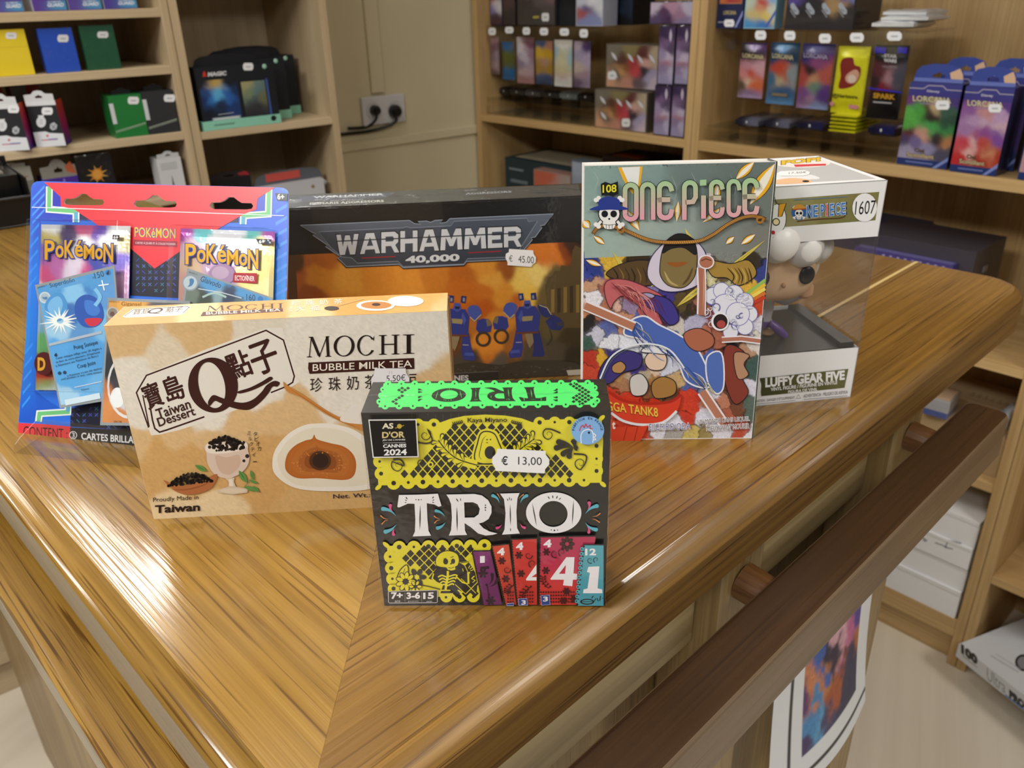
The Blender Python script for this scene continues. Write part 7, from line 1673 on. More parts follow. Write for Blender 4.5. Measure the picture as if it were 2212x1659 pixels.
def dispenser(name, lab, run, pl, pr, z0, zt, d0, d1, cols, tags, ledges):
    u0, u1 = clampu(run, run.u(pl, d0), run.u(pr, d0)); pd = .040 if d0 > .018 else .036; DIV[:] = [run.u((x, 150), pd) for x in cols]
    r = empty(name, lab, 'display stand', tuple(run.P((u0 + u1) / 2, (d0 + d1) / 2, z0)), math.atan2(run.U[1], run.U[0]), 'clear acrylic booster dispensers')
    t = .003
    def bx(nm, ua, ub, da, db, za, zb):
        m = MB(); m.box(run.P(ua, da, za), run.U * (ub - ua), run.N * (db - da), CZ * (zb - za), 'ffffff'); return m.build(nm, M_ACRYL, r)
    bx('base_plate', u0, u1, d0, d1, z0 + .0004, z0 + t); bx('back_plate', u0, u1, d1 - t, d1, z0 + t, zt); bx('top_plate', u0, u1, d0 + .012, d1, zt - t, zt)
    bx('front_lip', u0, u1, d0, d0 + t, z0 + t, z0 + .022);
    for (xa, xb, yb_) in ledges:
        zl_ = run.z(((xa + xb) / 2, yb_), pd) - .0008; bx('pack_ledge', *clampu(run, run.u((xa, yb_ - 60), d0 + .02), run.u((xb, yb_ - 60), d0 + .02)), d0 + .014, d0 + .045, zl_ - .0015, zl_)
    for ux in DIV: bx('divider', ux - t / 2, ux + t / 2, d0 + .013, d0 + .046, z0 + t, zt - .041)
    for (x, y, rx, ry) in tags:
        m = MB(); g = Face(m, run.P(0, d0 + .0088, 0), -run.N).crop(0, 0, 1)
        g.poly([(x - rx, y - ry * .45), (x - rx * .7, y - ry), (x + rx * .7, y - ry), (x + rx, y - ry * .45), (x + rx, y + ry * .45), (x + rx * .7, y + ry), (x - rx * .7, y + ry), (x - rx, y + ry * .45)], 'eef0f4'); g.line([(x - rx * .45, y + ry * .05), (x + rx * .45, y + ry * .05)], ry * .38, 'b4b8c0')
        m.build('price_sticker', M_CARD, r)
    bx('front_rail', u0, u1, d0 + .009, d0 + .012, zt - .040, zt)
    return r
ZM1, ZM2 = -.0225, -.0205
zt1 = RR.z((1160, 56), .04)
dispenser('booster_dispenser', 'clear acrylic dispenser with six booster columns in the corner bookcase', RR, (1047, 200), (1277, 200), ZM1, zt1, .020, .17, (1081, 1114.5, 1155.5, 1196, 1238), [(1063, 68, 8, 8), (1100, 65, 9, 7), (1137, 67, 8, 8), (1175, 68, 9, 8), (1219, 69, 10, 8), (1261, 72, 9, 9)], [(1049, 1078, 161), (1086, 1111, 173), (1118, 1153, 181), (1158, 1194, 183), (1198, 1235, 188), (1241, 1273, 190)])
G1 = 'boosters in the six-column dispenser'
pouch_up('booster_pack', 'mauve booster with grey figures, by the corner side panel', G1, RR, 1048, 1079, 78, 160, .040, .004, [(.3, .1, 'b08a9a'), (.5, .3, '7a5a6a'), (.4, .55, '8a7480'), (.6, .8, 'a89094'), (.5, .95, '6a565c'), (.8, .5, '9a8a9a')], 1)
pouch_up('booster_pack', 'narrow booster with blue ends and olive middle', G1, RR, 1085, 1112, 90, 172, .040, .004, [(.5, .1, '1a62a0', 6), (.5, .4, '5a6222', 8), (.5, .55, '545c20', 4), (.5, .85, '15609c', 10), (.95, .1, '6a5a50')], 2)
pouch_up('booster_pack', 'mauve booster with white figures, between the olive and the gold one', G1, RR, 1117, 1154, 80, 180, .040, .004, [(.2, .2, 'd8d0e0'), (.7, .1, '7a4a62'), (.5, .45, 'c8c0d8'), (.3, .55, '8a7a98'), (.5, .75, 'b8a0a8'), (.5, .95, 'a8787e'), (.9, .4, '9a7a90')], 3)
pouch_up('booster_pack', 'gold booster with yellow crown and dark blue foot', G1, RR, 1157, 1195, 88, 182, .040, .004, [(.4, .06, '2a4a88'), (.8, .1, 'b07a68'), (.3, .28, 'd8b028'), (.7, .28, 'c8a024'), (.5, .5, 'b08a7a'), (.2, .6, 'a8842c'), (.8, .65, 'a8842c'), (.5, .85, '3a5488'), (.5, .95, '28365a')], 4)
pouch_up('booster_pack', 'white booster with pale blue and gold picture', G1, RR, 1197, 1236, 86, 187, .040, .004, [(.5, .05, 'e8e8e6'), (.1, .3, 'a8c4d8'), (.9, .4, 'a8c8da'), (.5, .4, 'd8d4b0', 4), (.5, .65, 'd0c8a0'), (.5, .8, 'c8a8a4'), (.5, .92, 'e2e4e4', 6)], 5)
pouch_up('booster_pack', 'violet booster with white figures at the open side of the dispenser', G1, RR, 1240, 1275, 89, 189, .040, .004, [(.2, .1, 'c0b0c8'), (.7, .1, '4a3468'), (.4, .3, 'a8a0c4'), (.8, .4, 'b8a8c8'), (.3, .55, 'c8b8b0'), (.5, .75, 'a890a0'), (.3, .9, '6a5478'), (.7, .9, '9a8aa4')], 6)
def flat_pack(name, lab, grp, run, xl, xr, yb, yt, d, depth, cols, seed, cat='card pack', z0=None, warpz=.0008, mat=None, dot=True):
    u0, u1 = clampu(run, run.u((xl, yb), d), run.u((xr, yb), d))
    if name == 'booster_pack' and d < .06: u0, u1 = slot(run, u0, u1)
    za = run.z(((xl + xr) / 2, yb), d) if z0 is None else z0; zb = run.z(((xl + xr) / 2, yt), d) if yt is not None else za + .006
    nx, ny = 12, 14; A, B = np.meshgrid(np.linspace(0, 1, nx), np.linspace(0, 1, ny)); h = zb - za
    prof = .45 + .55 * np.clip(np.minimum(np.minimum(A, 1 - A) / .08, np.minimum(B, 1 - B) / .10), 0, 1) ** .5
    base = run.U * u0 + run.N * (run.off + d)
    wav = warpz * (fbm(A * 4, B * 4, seed) - .5)
    T = base + run.U * ((u1 - u0) * A)[..., None] + run.N * (depth * B)[..., None] + CZ * (za + h * (.5 + .5 * prof) + wav * prof)[..., None]
    Bm = base + run.U * ((u1 - u0) * A)[..., None] + run.N * (depth * B)[..., None] + CZ * (za + h * (.5 - .5 * prof))[..., None]
    c = field([(p[0], p[1], p[2]) for p in cols], .12, .1, .3, seed, .1)(A, B)
    m = MB(); m.grid(T, c); m.grid(Bm[:, ::-1], c[:, ::-1])
    for sl, fl in (((0, slice(None)), 0), ((-1, slice(None)), 1), ((slice(None), 0), 1), ((slice(None), -1), 0)):
        W2 = np.stack([Bm[sl], T[sl]]); C2 = np.stack([c[sl], c[sl]]); m.grid(W2 if not fl else W2[:, ::-1], C2 if not fl else C2[:, ::-1])
    if dot: m.ball(run.P((u0 + u1) / 2, d - .0004, za + h * .55), .0022, .0008, .003, 'c8ccd2', U=run.U, V=run.N, nu=8, nv=6)
    return m.build(name, mat or M_FOIL, label=lab, cat=cat, group=grp, smooth=True)
zl = ZM1 + .0045
for k, (xl, xr, c, lab) in enumerate(((1062, 1098, '1c1c20', 'dark pack lying at the dispenser foot below the mauve grey booster'), (1100, 1132, '202024', 'dark pack lying at the dispenser foot below the olive booster'), (1134, 1168, '4a464c', 'grey pack lying at the dispenser foot below the white figure booster'), (1170, 1206, '1a1a1e', 'dark pack lying at the dispenser foot below the gold booster'), (1208, 1246, '7a8484', 'pale grey pack lying at the dispenser foot below the pale blue booster'), (1248, 1280, '16161a', 'black pack lying at the dispenser foot below the violet booster'))):
    u0_ = RR.u((xl, 205), .036)
    zt_ = RR.z(((xl + xr) / 2, 188 + k * 2.5), .036); zb_ = RR.z(((xl + xr) / 2, 207 + k * 3), .036)
    flat_pack('booster_pack', lab, 'packs lying at the foot of the six-column dispenser', RR, xl, xr, 207 + k * 3, 187 + k * 2.5, .068, .09, [(.5, .5, c), (.1, .1, c), (.9, .7, c)], k + 3)
# the ledge those packs lie on
m = MB(); 
u0_, u1_ = clampu(RR, RR.u((1048, 215), .034), RR.u((1276, 225), .034)); zq_ = min(RR.z((1080, 207), .068), RR.z((1262, 222), .068)) - .0010
m.box(RR.P(u0_, .022, zq_ - .003), RR.U * (u1_ - u0_), RR.N * .13, CZ * .003, 'ffffff'); led = m.build('lower_ledge', M_ACRYL, bpy.data.objects['booster_dispenser'])
# boxes standing on that dispenser
GT = 'card boxes on top of the six-column dispenser'
for (xl, xr, yb, pt, d, dep, base, S, lab, film) in ((1045, 1085, 55, -40, .045, .06, '3a2a48', [(.2, .4, 'a04028'), (.5, .5, 'd8d8e0'), (.2, .65, '7a74c0'), (.7, .6, 'e0dce0'), (.5, .85, '4a3038'), (.8, .3, '2a2040')], 'violet boxed deck with white spot, by the corner side panel', True),
                                                     (1087, 1114, 55, -40, .045, .06, '2a2026', [(.4, .5, '4a3438'), (.6, .8, '2a2026'), (.5, .2, '241c24')], 'narrow dark boxed deck beside the violet one', True),
                                                     (1118, 1200, 56, -45, .040, .06, '2e2a2c', [(.2, .5, '3a3034'), (.6, .4, '5a5054'), (.8, .3, '7a5a60'), (.5, .8, '3c3838'), (.75, .8, '4a4448')], 'wide dark boxed deck with a tilted white label', True),
                                                     (1207, 1243, 57, -40, .050, .06, '0e0f12', [(.5, .4, '15171c'), (.4, .7, '1e2026')], 'plain black box between the dark and the white one', False),
                                                     (1244, 1302, 58, -42, .040, .05, 'b8bcd0', [(.2, .5, 'd0d4e4'), (.5, .45, 'e4e6ee'), (.2, .7, 'b05a58'), (.4, .9, '8a94c4'), (.9, .5, 'd8dce4'), (.3, .6, '4a4a88')], 'white and blue pack in shiny film on the dispenser', True),
                                                     (1312, 1366, 54, -40, .100, .08, '12161f', [(.4, .5, '141a26'), (.7, .6, '1d2a40'), (.5, .9, '0e1014')], 'dark navy box set back beside the shiny pack', False)):
    b = Bx(RR, (xl, yb), (xr, yb), zt1 + .0004, pt, d, dep, base)
    b.pic(S, 4, 5, 12, xl, 14, 22, (.03, .02, .97, .98))
    if xl == 1118: b.f.line([to_px(b.at(.42, .18)), to_px(b.at(.58, .19))], 5, 'b8a848')
    goods('card_box', lab, 'card box', b, GT, (lambda r, x: wrapfilm(r, x, e=.0008)) if film else None, M_CARD, sticker=((1178, 37, 8, 9, '9,9') if xl == 1118 else None))
# two clear display boxes one on the other
def display(xl, xr, yb, pt, d, z0, lab, spot, seed):
    b = Bx(RR, (xl, yb), (xr, yb), z0, pt, d, .07, '6a6258')
    b.pic([(.15, .2, '7a7468'), (.3, .35, '5a3a30'), (.35, .55, '7a4a30'), (.3, .62, 'c89a6a'), (.5, .5, 'a83a40'), (.55, .6, 'c84a54'), (.7, .25, '5a2a2a'), (.75, .4, 'd8a8a0'), (.72, .6, '2a2a34'), (.85, .75, 'a8a0c0'), (.9, .3, 'b8a890'), (.1, .85, 'd0a080'), (.4, .9, 'c08a78'), (.6, .85, '6a5a60'), (.95, .9, 'c8b8c8'), (.45, .1, '8a8058'), (.2, .75, '6a6058')], 3.5, 7, 14, seed, 40, 32, (.02, .02, .98, .98))
    b.f.up()
    for a, bb in ((.1, .82), (.42, .8), (.6, .78), (.82, .8), (.12, .42)): lens(b.f, to_px(b.at(a, bb)), to_px(b.at(a + .12, bb - .2)), 3.2, 'd8d8e2')
    r = goods('display_box', lab, 'card box', b, 'clear boxed booster displays', lambda r, x: wrapfilm(r, x, M_ACRYL, .002), sticker=spot)
    return b
b1 = display(1284, 1396, 276, 196, .022, ZM1, 'lower of two clear boxed displays with colourful figures, standing on the shelf', (1352, 265, 9, 9, '12'), 2)
b2 = display(1308, 1420, 186, 96, .045, ZM1 + b1.h + .0028, 'upper of two clear boxed displays, set back on the other', (1322, 163, 9, 9, '12'), 5)
# column of violet booster boxes by the divider
VB = [(.25, .1, '3a2a50'), (.7, .12, '4a3860'), (.5, .3, '7a6088'), (.3, .5, 'a090b4'), (.6, .55, 'c8bcd4'), (.4, .75, '8a7aa0'), (.7, .8, 'b8b0cc'), (.3, .95, '9a94b8'), (.8, .4, '5a4a6a'), (.5, .65, 'a8788a')]
zz = ZM1
cols = ((1410, 1445.5), (1447, 1477.5))
for row, (yb, pt) in enumerate(((296, 184), (176, 55))):
    for k, (xl, xr) in enumerate(cols):
        dx = row * 9
        b = Bx(RR, (xl + dx, yb + k * 4), (xr + dx - 1, yb + k * 4), ZM1 + (.0006 if row == 0 else .0006 + hh0[k]), pt, .014, .10, '2c2438')
        if row == 0:
            if k == 0: hh0 = []
            hh0.append(b.h + .001)
        b.pic(VB, 3, 8, 10, 7 + k + row * 3, 18, 36, (.04, .02, .96, .98)); b.f.up(); lens(b.f, to_px(b.at(.7, .95)), to_px(b.at(.72, .72)), 3, 'cfc6d6')
        goods('booster_box', ('lower violet booster box next to the clear displays', 'lower violet booster box against the divider', 'upper violet booster box next to the clear displays', 'upper violet booster box against the divider')[row * 2 + k], 'card box', b, 'violet booster boxes stacked by the divider', lambda r, x: wrapfilm(r, x, e=.0005))
b = Bx(RR, (1403, 46), (1496, 46), ZM1 + max(h_ for h_ in hh0) + .0022 + RR.z((1462, 55), .014) - (ZM1 + .0006 + hh0[1]), 3, .016, .10, '3a2c48'); 
b.pic([(.1, .2, 'c8bcd0'), (.3, .5, '5a3a60'), (.5, .3, 'b890a8'), (.7, .6, 'a07a98'), (.9, .4, 'c0b8d0'), (.4, .9, '4a3058'), (.8, .9, '8a7aa0'), (.2, .8, '5a4a70')], 3, 8, 12, 4, 36, 16, (.02, .04, .98, .96))
goods('booster_box', 'violet booster box lying across the top of the stack', 'card box', b, 'violet booster boxes stacked by the divider', lambda r, x: wrapfilm(r, x, e=.0005))
# lower shelf of the corner bookcase: game boxes
Z7 = -.30
GB = 'game boxes on the lower corner shelf'
b = Bx(RR, (1092, 380), (1240, 398), Z7, 352, .05, .18, '27363c'); b.t.poly([tuple(to_px(b.o + b.u * b.w * a + b.v * b.d * c + CZ * b.h)) for a, c in ((.06, .12), (.94, .12), (.94, .9), (.06, .9))], 'b0a890'); b.f.line([to_px(b.at(.06, .82)), to_px(b.at(.28, .82))], 4, '7a868e'); b.f.line([to_px(b.at(.08, .62)), to_px(b.at(.34, .62))], 7, '66767e')
goods('game_box', 'dark teal game box with beige lid, behind the others on the corner shelf', 'game box', b, GB)
b = Bx(RR, (1153, 390), (1233, 398), Z7, 372, .012, .035, '9a7a70'); b.pic([(.1, .2, 'b8604a'), (.3, .5, 'a89a90'), (.6, .4, 'b87a70'), (.8, .7, '5a4a38'), (.4, .9, '7a8478'), (.9, .3, 'a09088')], 4, 6, 12, 3, 20, 26, (.02, .02, .98, .98)); goods('game_box', 'pinkish brown game box in front of the dark teal one', 'game box', b, GB)
b = Bx(RR, (1235, 390), (1272, 394), Z7, 348, .012, .035, '5a6470'); b.pic([(.3, .3, '8a94a4'), (.6, .6, '3a4a4a'), (.5, .1, '9aa4b4')], 4, 6, 12, 3, 12, 20, (.02, .02, .98, .98)); goods('game_box', 'grey blue game box half behind the comic', 'game box', b, GB)
b = Bx(RR, (1300, 400), (1440, 420), Z7, 345, .10, .12, '2a1c18'); b.t.poly([tuple(to_px(b.o + b.u * b.w * a + b.v * b.d * c + CZ * b.h)) for a, c in ((.1, .1), (.5, .1), (.5, .5), (.1, .5))], '8a3a24'); goods('game_box', 'dark brown game box with reddish lid in the shade under the corner shelf', 'game box', b, GB)

# ---- bookcase with the five-column dispenser
zt2 = RR.z((1750, 64), .035)
dispenser('booster_dispenser', 'clear acrylic dispenser with five booster columns and a yellow pile', RR, (1522, 300), (1934, 330), ZM2, zt2, .014, .17, (1594.5, 1657, 1726, 1802, 1878), [(1643, 76, 12, 10), (1706, 77, 12, 10), (1782, 83, 13, 10), (1851, 81, 15, 10), (1932, 78, 16, 10)], [(1599, 1651, 213), (1662, 1724, 227), (1729, 1800, 237), (1884, 1950, 259)])
G2 = 'boosters in the five-column dispenser'
def logo_(t, x0, x1, yb, h, c, c2=None, sk=5): 
    def f(g): 
        if c2: g.text(t, (x0 - 1, yb + 1), (x1 + 1, yb + sk + 1), h + 2, c2, bold=.06, res=2)
        g.text(t, (x0, yb), (x1, yb + sk), h, c, bold=.03, res=2)
    return f
pouch_up('booster_pack', 'booster with pink and orange picture, first in the five-column dispenser', G2, RR, 1597, 1652, 92, 212, .036, .005, [(.5, .05, '5a3a78'), (.2, .15, '2a2430'), (.5, .25, '3a3234'), (.4, .4, 'c890a0'), (.7, .45, 'd8a8b4'), (.5, .55, 'c85038'), (.3, .6, 'd89090'), (.6, .75, 'd86838'), (.2, .75, '5a4a3c'), (.4, .7, 'e0c8b0'), (.5, .92, 'a890b8')], 11, logo_('LORCANA', 1604, 1650, 124, 10, 'd8cca0', '3a3030'))
pouch_up('booster_pack', 'blue booster with red haired picture patch', G2, RR, 1660, 1725, 92, 226, .036, .005, [(.5, .05, '2a6a9a'), (.2, .2, '2a4a70'), (.8, .2, '24405f'), (.4, .42, 'c04a34'), (.6, .5, 'b8583c'), (.4, .6, 'b8a888'), (.8, .5, '8a9aa0'), (.2, .6, '3a6a90'), (.5, .8, '3a5a84'), (.5, .95, '5a8ab8')], 12, lambda g: (logo_('LORCANA', 1668, 1714, 125, 11, 'd0c8a0', '24344a')(g), g.line([(1668, 203), (1700, 206)], 6, '8a7a5e')))
pouch_up('booster_pack', 'violet booster with dark haired picture patch', G2, RR, 1727, 1801, 94, 236, .036, .005, [(.5, .05, '2c2f78'), (.3, .15, '34347a'), (.5, .28, '8a4a7a'), (.35, .42, '2a2024'), (.45, .52, 'c89070'), (.8, .5, 'b85a50'), (.15, .5, 'b04a48'), (.55, .65, '6a8a78'), (.3, .8, '7a4a8a'), (.8, .75, '5a3a80'), (.4, .85, 'a88aa8'), (.6, .97, '8a9ac8')], 13, logo_('LORCANA', 1736, 1788, 124, 11, 'b0a8c8', '34346a'))
def yel(g):
    g.poly(smooth([(1815, 140), (1822, 126), (1842, 125), (1846, 140), (1858, 145), (1858, 160), (1852, 175), (1838, 188), (1812, 190), (1816, 165)], 4, True), '8a2f2a'); g.poly(smooth([(1830, 160), (1848, 150), (1856, 160), (1848, 178), (1834, 180), (1826, 172)], 4, True), 'd8a890'); g.circ(1840, 170, 9, 'e6d4c4', n=12)
    g.text('@Neristore', (1798, 212), (1852, 216), 11, '5a5a18', bold=.04, res=2); g.circ(1797, 224, 5, 'd890a0', n=8); g.poly([(1834, 226), (1854, 228), (1853, 236), (1834, 234)], 'd89098')
pouch_up('booster_pack', 'bright yellow booster with dark red picture patch', G2, RR, 1803, 1874, 100, 246, .036, .005, [(.5, .1, 'dedc22'), (.5, .9, 'dcd820'), (.1, .5, 'e2de2a'), (.9, .5, 'dedc24')], 14, yel)
def blk(g):
    for xa, xb in ((1890, 1914), (1940, 1960)): g.poly([(xa, 101), (xb, 103), (xb - 1, 116), (xa - 1, 114)], '3a34d0')
    g.text('STAR', (1910, 124), (1938, 126), 8, 'd8d8dc', bold=.05, res=2); g.text('WARS', (1909, 134), (1937, 136), 8, 'd8d8dc', bold=.05, res=2); g.text('UNLIMITED', (1906, 146), (1938, 148), 5, '9a9aa0', res=2)
    g.line([(1876, 190), (1948, 200)], 3, '3a34c8'); g.poly([(1883, 197), (1938, 202), (1936, 218), (1881, 213)], '1a1610'); g.text('SPARK', (1886, 212), (1934, 216), 12, 'c8962c', bold=.05, res=2); g.line([(1886, 220), (1926, 223)], 3, 'b8b8bc')
pouch_up('booster_pack', 'black booster with two violet squares at its top', G2, RR, 1881, 1953, 97, 258, .036, .005, [(.5, .1, '1c1a1c'), (.3, .4, '5a2a34'), (.5, .45, 'a8808a'), (.8, .45, '4a4a58'), (.4, .55, '7a2030'), (.2, .5, '2a2024'), (.5, .7, '1c1a1e'), (.5, .95, '141418')], 15, blk)
# the pile of yellow packs and dark packs below
zy = RR.z((1830, 289), .020)
ynames = ('lowest pack of the yellow pile in the dispenser', 'second pack from below in the yellow pile', 'third pack from below in the yellow pile', 'fourth pack from below in the yellow pile', 'top pack of the yellow pile under the yellow booster')
rr_ = random.Random(3)
for k in range(5):
    a = 1789 + rr_.uniform(-1, 1.5) + k * 1.2; flat_pack('booster_pack', ynames[k], 'yellow boosters in a pile', RR, a, a + 69, 288 - k * 8.2, 280.3 - k * 8.2, .022, .11, [(.5, .5, 'd8d61e'), (.1, .1, 'c8c41a'), (.9, .8, 'e2de2c')], k + 9, warpz=.002, dot=False)
for k, (xl, xr, yb, yt, c, lab) in enumerate(((1587, 1643, 277, 254, '26284e', 'navy pack lying below the pink and orange booster'), (1652, 1709, 281, 258, '24264a', 'navy pack lying below the blue booster'), (1719, 1778, 284, 262, '22244c', 'navy pack lying below the violet booster'), (1872, 1930, 296, 270, '1c1e58', 'deep blue pack lying below the black booster'))):
    flat_pack('booster_pack', lab, 'blue packs lying in the five-column dispenser', RR, xl, xr, yb, yt, .028, .11, [(.5, .5, c), (.2, .3, '16172c'), (.8, .2, '6a6c80' if k < 2 else c)], 20 + k)
m = MB(); u0_, u1_ = clampu(RR, RR.u((1526, 290), .016), RR.u((1932, 330), .016))
zq_ = min(RR.z((1620, 277), .028), RR.z((1826, 286), .022), RR.z((1912, 296), .028)) - .0012
m.box(RR.P(u0_, .018, zq_ - .003), RR.U * (u1_ - u0_), RR.N * .14, CZ * .003, 'ffffff')
m.build('lower_ledge', M_ACRYL, bpy.data.objects['booster_dispenser.001'])
# on top of it
GT2 = 'card boxes on top of the five-column dispenser'
b = Bx(RR, (1544, 56), (1602, 58), zt2 + .0004, -50, .03, .03, '20264e'); b.fill(.07, .48, .93, 1, 'b87a50'); b.pic([(.3, .3, 'c84a2c'), (.6, .4, 'b8303a'), (.5, .8, '9a2a3a'), (.2, .7, 'd87a40'), (.8, .8, 'a84a3a')], 4, 6, 12, 4, 16, 20, (.10, .50, .90, 1)); b.txt('LORCANA', .25, .27, .75, .08, 'b8a878', .03); b.f.poly([tuple(to_px(b.at(x, y))) for x, y in ((.80, .02), (1, .26), (1, .36), (.72, .02))], '8a94d0'); b.f.line([to_px(b.at(.06, .12)), to_px(b.at(.34, .12))], 2, 'b0b4c4')
goods('booster_pack', 'dark blue card pack with orange framed picture and price label', 'card pack', b, GT2, sticker=(1575, 50, 11, 8, '6,90'))
b = Bx(RR, (1606, 57), (1672, 60), zt2 + .0004, -50, .03, .03, '8ab8d0'); b.pic([(.3, .2, 'a8d0d8'), (.6, .3, 'd0d8c8'), (.5, .5, 'b84038'), (.45, .6, 'c89070'), (.3, .75, 'c8b878'), (.7, .8, 'd8c060'), (.2, .95, '4a90c8'), (.6, .96, '3a7ac0'), (.85, .4, '8ab0d8'), (.9, .7, 'c8d0c0'), (.2, .5, 'b8c8b8')], 4, 5, 12, 6, 20, 26, (.02, .02, .98, .98)); b.f.poly([tuple(to_px(b.at(x, y))) for x, y in ((.78, .02), (1, .28), (1, .38), (.68, .02))], '4a68b8')
goods('booster_pack', 'pale blue card pack with a red patch on a beach picture', 'card pack', b, GT2)
b = Bx(RR, (1694, 60), (1840, 65), zt2 + .0004, -60, .022, .10, '2c2a30'); b.pic([(.1, .3, '5a4a98'), (.25, .2, '4a3c7a'), (.5, .3, '9a6a70'), (.65, .25, 'b8808a'), (.75, .4, '6a5a90'), (.9, .3, '6a80b8'), (.4, .6, '2c2a30'), (.7, .6, 'a88a60'), (.1, .9, '2c2a2e'), (.9, .9, '2c2a2e'), (.5, .95, '2c2a2e'), (.3, .1, '2a2834')], 4, 7, 14, 8, 36, 30, (.02, .06, .98, .98))
for k in range(4):
    c_ = to_px(b.at(.13 + .235 * k, .33)); b.f.poly([c_ + np.array(t) for t in ((-8, -16), (-2, -18), (10, 0), (9, 7), (2, 8), (-9, -8))], 'aab2c0'); b.f.line([c_ + np.array((-9, -2)), c_ + np.array((2, 14))], 3, '8a8e98'); b.f.line([c_ + np.array((-3, -4)), c_ + np.array((4, 2))], 3, '868c98')
goods('booster_box', 'wide black booster box with four slanted grey tags', 'card box', b, GT2, lambda r, x: wrapfilm(r, x, M_ACRYL, .002))
for k, (xl, xr, yb, yt, d, lab) in enumerate(((1882, 1972, 62, 46, .030, 'lowest silver foil pouch on the dispenser'), (1902, 2004, 47, 34, .040, 'middle silver foil pouch lying across the lowest one'), (1906, 2000, 36, 22, .055, 'top silver foil pouch of the three'))):
    flat_pack('foil_pouch', lab, 'silver foil pouches', RR, xl, xr, yb, yt, d, .09, [(.3, .3, 'e8ecf0'), (.7, .6, 'c0c4cc'), (.5, .9, 'f0f2f4')], 30 + k, warpz=.006, dot=False, cat='card pack')
# starter boxes with hang tabs
SB = 'blue starter boxes with hang tabs'
def starter(xl, yl, xr, yr, pt, d, S, lab, seed, st=None, foot='24356e', th=.030, face=True):
    b = Bx(RR, (xl, yl), (xr, yr), ZM2 + .0004, pt, d, .048, '241c3a')
    b.pic(S, 4, 10, 20, seed, 30, 44, (.0, .08, 1, .90), .15)
    b.fill(0, .90, 1, 1, '3c3f8a'); b.fill(0, .84, 1, .90, '3f3a86'); b.f.line([to_px(b.at(0, .93)), to_px(b.at(.28, .93)), to_px(b.at(.36, .97)), to_px(b.at(.64, .97)), to_px(b.at(.72, .93)), to_px(b.at(1, .93))], 1.8, 'b8b0b8')
    b.fill(0, 0, 1, .085, foot); b.f.poly([tuple(to_px(b.at(x, y))) for x, y in ((.80, .0), (1, .10), (1, .15), (.72, .0))], '7a8ac8')
    b.txt('Disney', .36, .885, .60, .035, 'd8d4e0'); b.txt('LORCANA', .10, .775, .86, .075, '2a2450', .06); b.txt('LORCANA', .11, .778, .85, .068, 'd8d2a8', .02); b.f.line([to_px(b.at(.25, .757)), to_px(b.at(.7, .757))], 1.6, '9a86b0')
    b.txt('Ciel', .32, .17, .52, .05, '5a4a34', .05); b.txt('Scintillant', .18, .10, .74, .065, '2c2418', .07); b.txt('Scintillant', .19, .105, .73, .055, 'd0bc94', .02); b.f.line([to_px(b.at(.18, .045)), to_px(b.at(.72, .045))], 3, '6a78b4')
    def pt_(r, x):
        tab(r, x, th, .02, .98, '3a4a98', d=.006, col2='d8b494')
        m = MB(); o_ = x.o + x.u * x.w * .04 + CZ * (x.h + .001) + x.v * .0052; m.box(o_, x.u * x.w * .92, x.v * .0006, CZ * .006, '6a78c0'); m.build('tab_strip', M_CARD, r)
    return goods('starter_box', lab, 'card box', b, SB, pt_ , M_GLOSS, sticker=st)
starter(1936, 354, 2044, 364, 178, .014, [(.1, .1, '6a3a7a'), (.9, .1, '4a3a7a'), (.3, .3, '4a9a44'), (.15, .4, '5aa84a'), (.1, .5, '52a048'), (.45, .25, '3a2a26'), (.5, .35, '2c2422'), (.52, .22, 'c8b08a'), (.8, .3, '3a5a4a'), (.85, .45, '2c4a3c'), (.5, .52, '4a9a50'), (.85, .58, '3a8048'), (.15, .62, '5a2a34'), (.4, .65, 'c09080'), (.3, .75, '6a6090'), (.1, .75, '4a3a5c'), (.7, .7, '2c2a30'), (.85, .75, 'b07a50'), (.5, .85, '8a84a8'), (.2, .9, '9a94b0'), (.85, .9, '4a4a60')], 'blue starter box with green and black picture', 21, (2036, 227, 15, 10, '19,90'))
starter(2050, 370, 2150, 381, 186, .008, [(.1, .08, '6a3a86'), (.9, .08, '5a3a86'), (.15, .2, '8a5a9a'), (.5, .25, 'c08a90'), (.3, .35, 'b090b8'), (.8, .3, 'b898c0'), (.85, .45, 'c8a8b8'), (.5, .4, 'c0a0b8'), (.2, .5, 'a078a8'), (.55, .5, '8a4a90'), (.85, .58, '7a4a9a'), (.4, .6, '9a4a80'), (.2, .68, 'c03a4a'), (.35, .65, 'd8b0b0'), (.3, .8, 'd8a8a4'), (.55, .7, 'b84440'), (.7, .75, 'b06850'), (.75, .82, 'c88868'), (.6, .9, 'a83428'), (.15, .9, 'b82c30'), (.9, .85, 'a83428')], 'blue starter box with lilac and red picture', 22, (2149, 234, 14, 9, '19,90'))
starter(2196, 392, 2290, 404, 192, .008, [(.2, .2, '6a4a8a'), (.5, .4, 'b89a9a'), (.3, .6, 'c8b060'), (.2, .8, 'b89098'), (.7, .7, '5a4a8a')], 'blue starter box cut by the frame edge', 23)
for k, (xl, yl, xr, yr, pt, d, lab) in enumerate(((2000, 340, 2090, 347, 163, .072, 'blue starter box standing behind the green and black one'), (2098, 350, 2190, 358, 167, .068, 'blue starter box standing behind the lilac and red one'), (2200, 360, 2290, 368, 172, .068, 'blue starter box standing behind the one cut by the frame edge'))):
    starter(xl, yl, xr, yr, pt, d, [(.3, .3, '3a4a8a'), (.7, .6, '4a3a70'), (.5, .9, '2a3460')], lab, 30 + k)
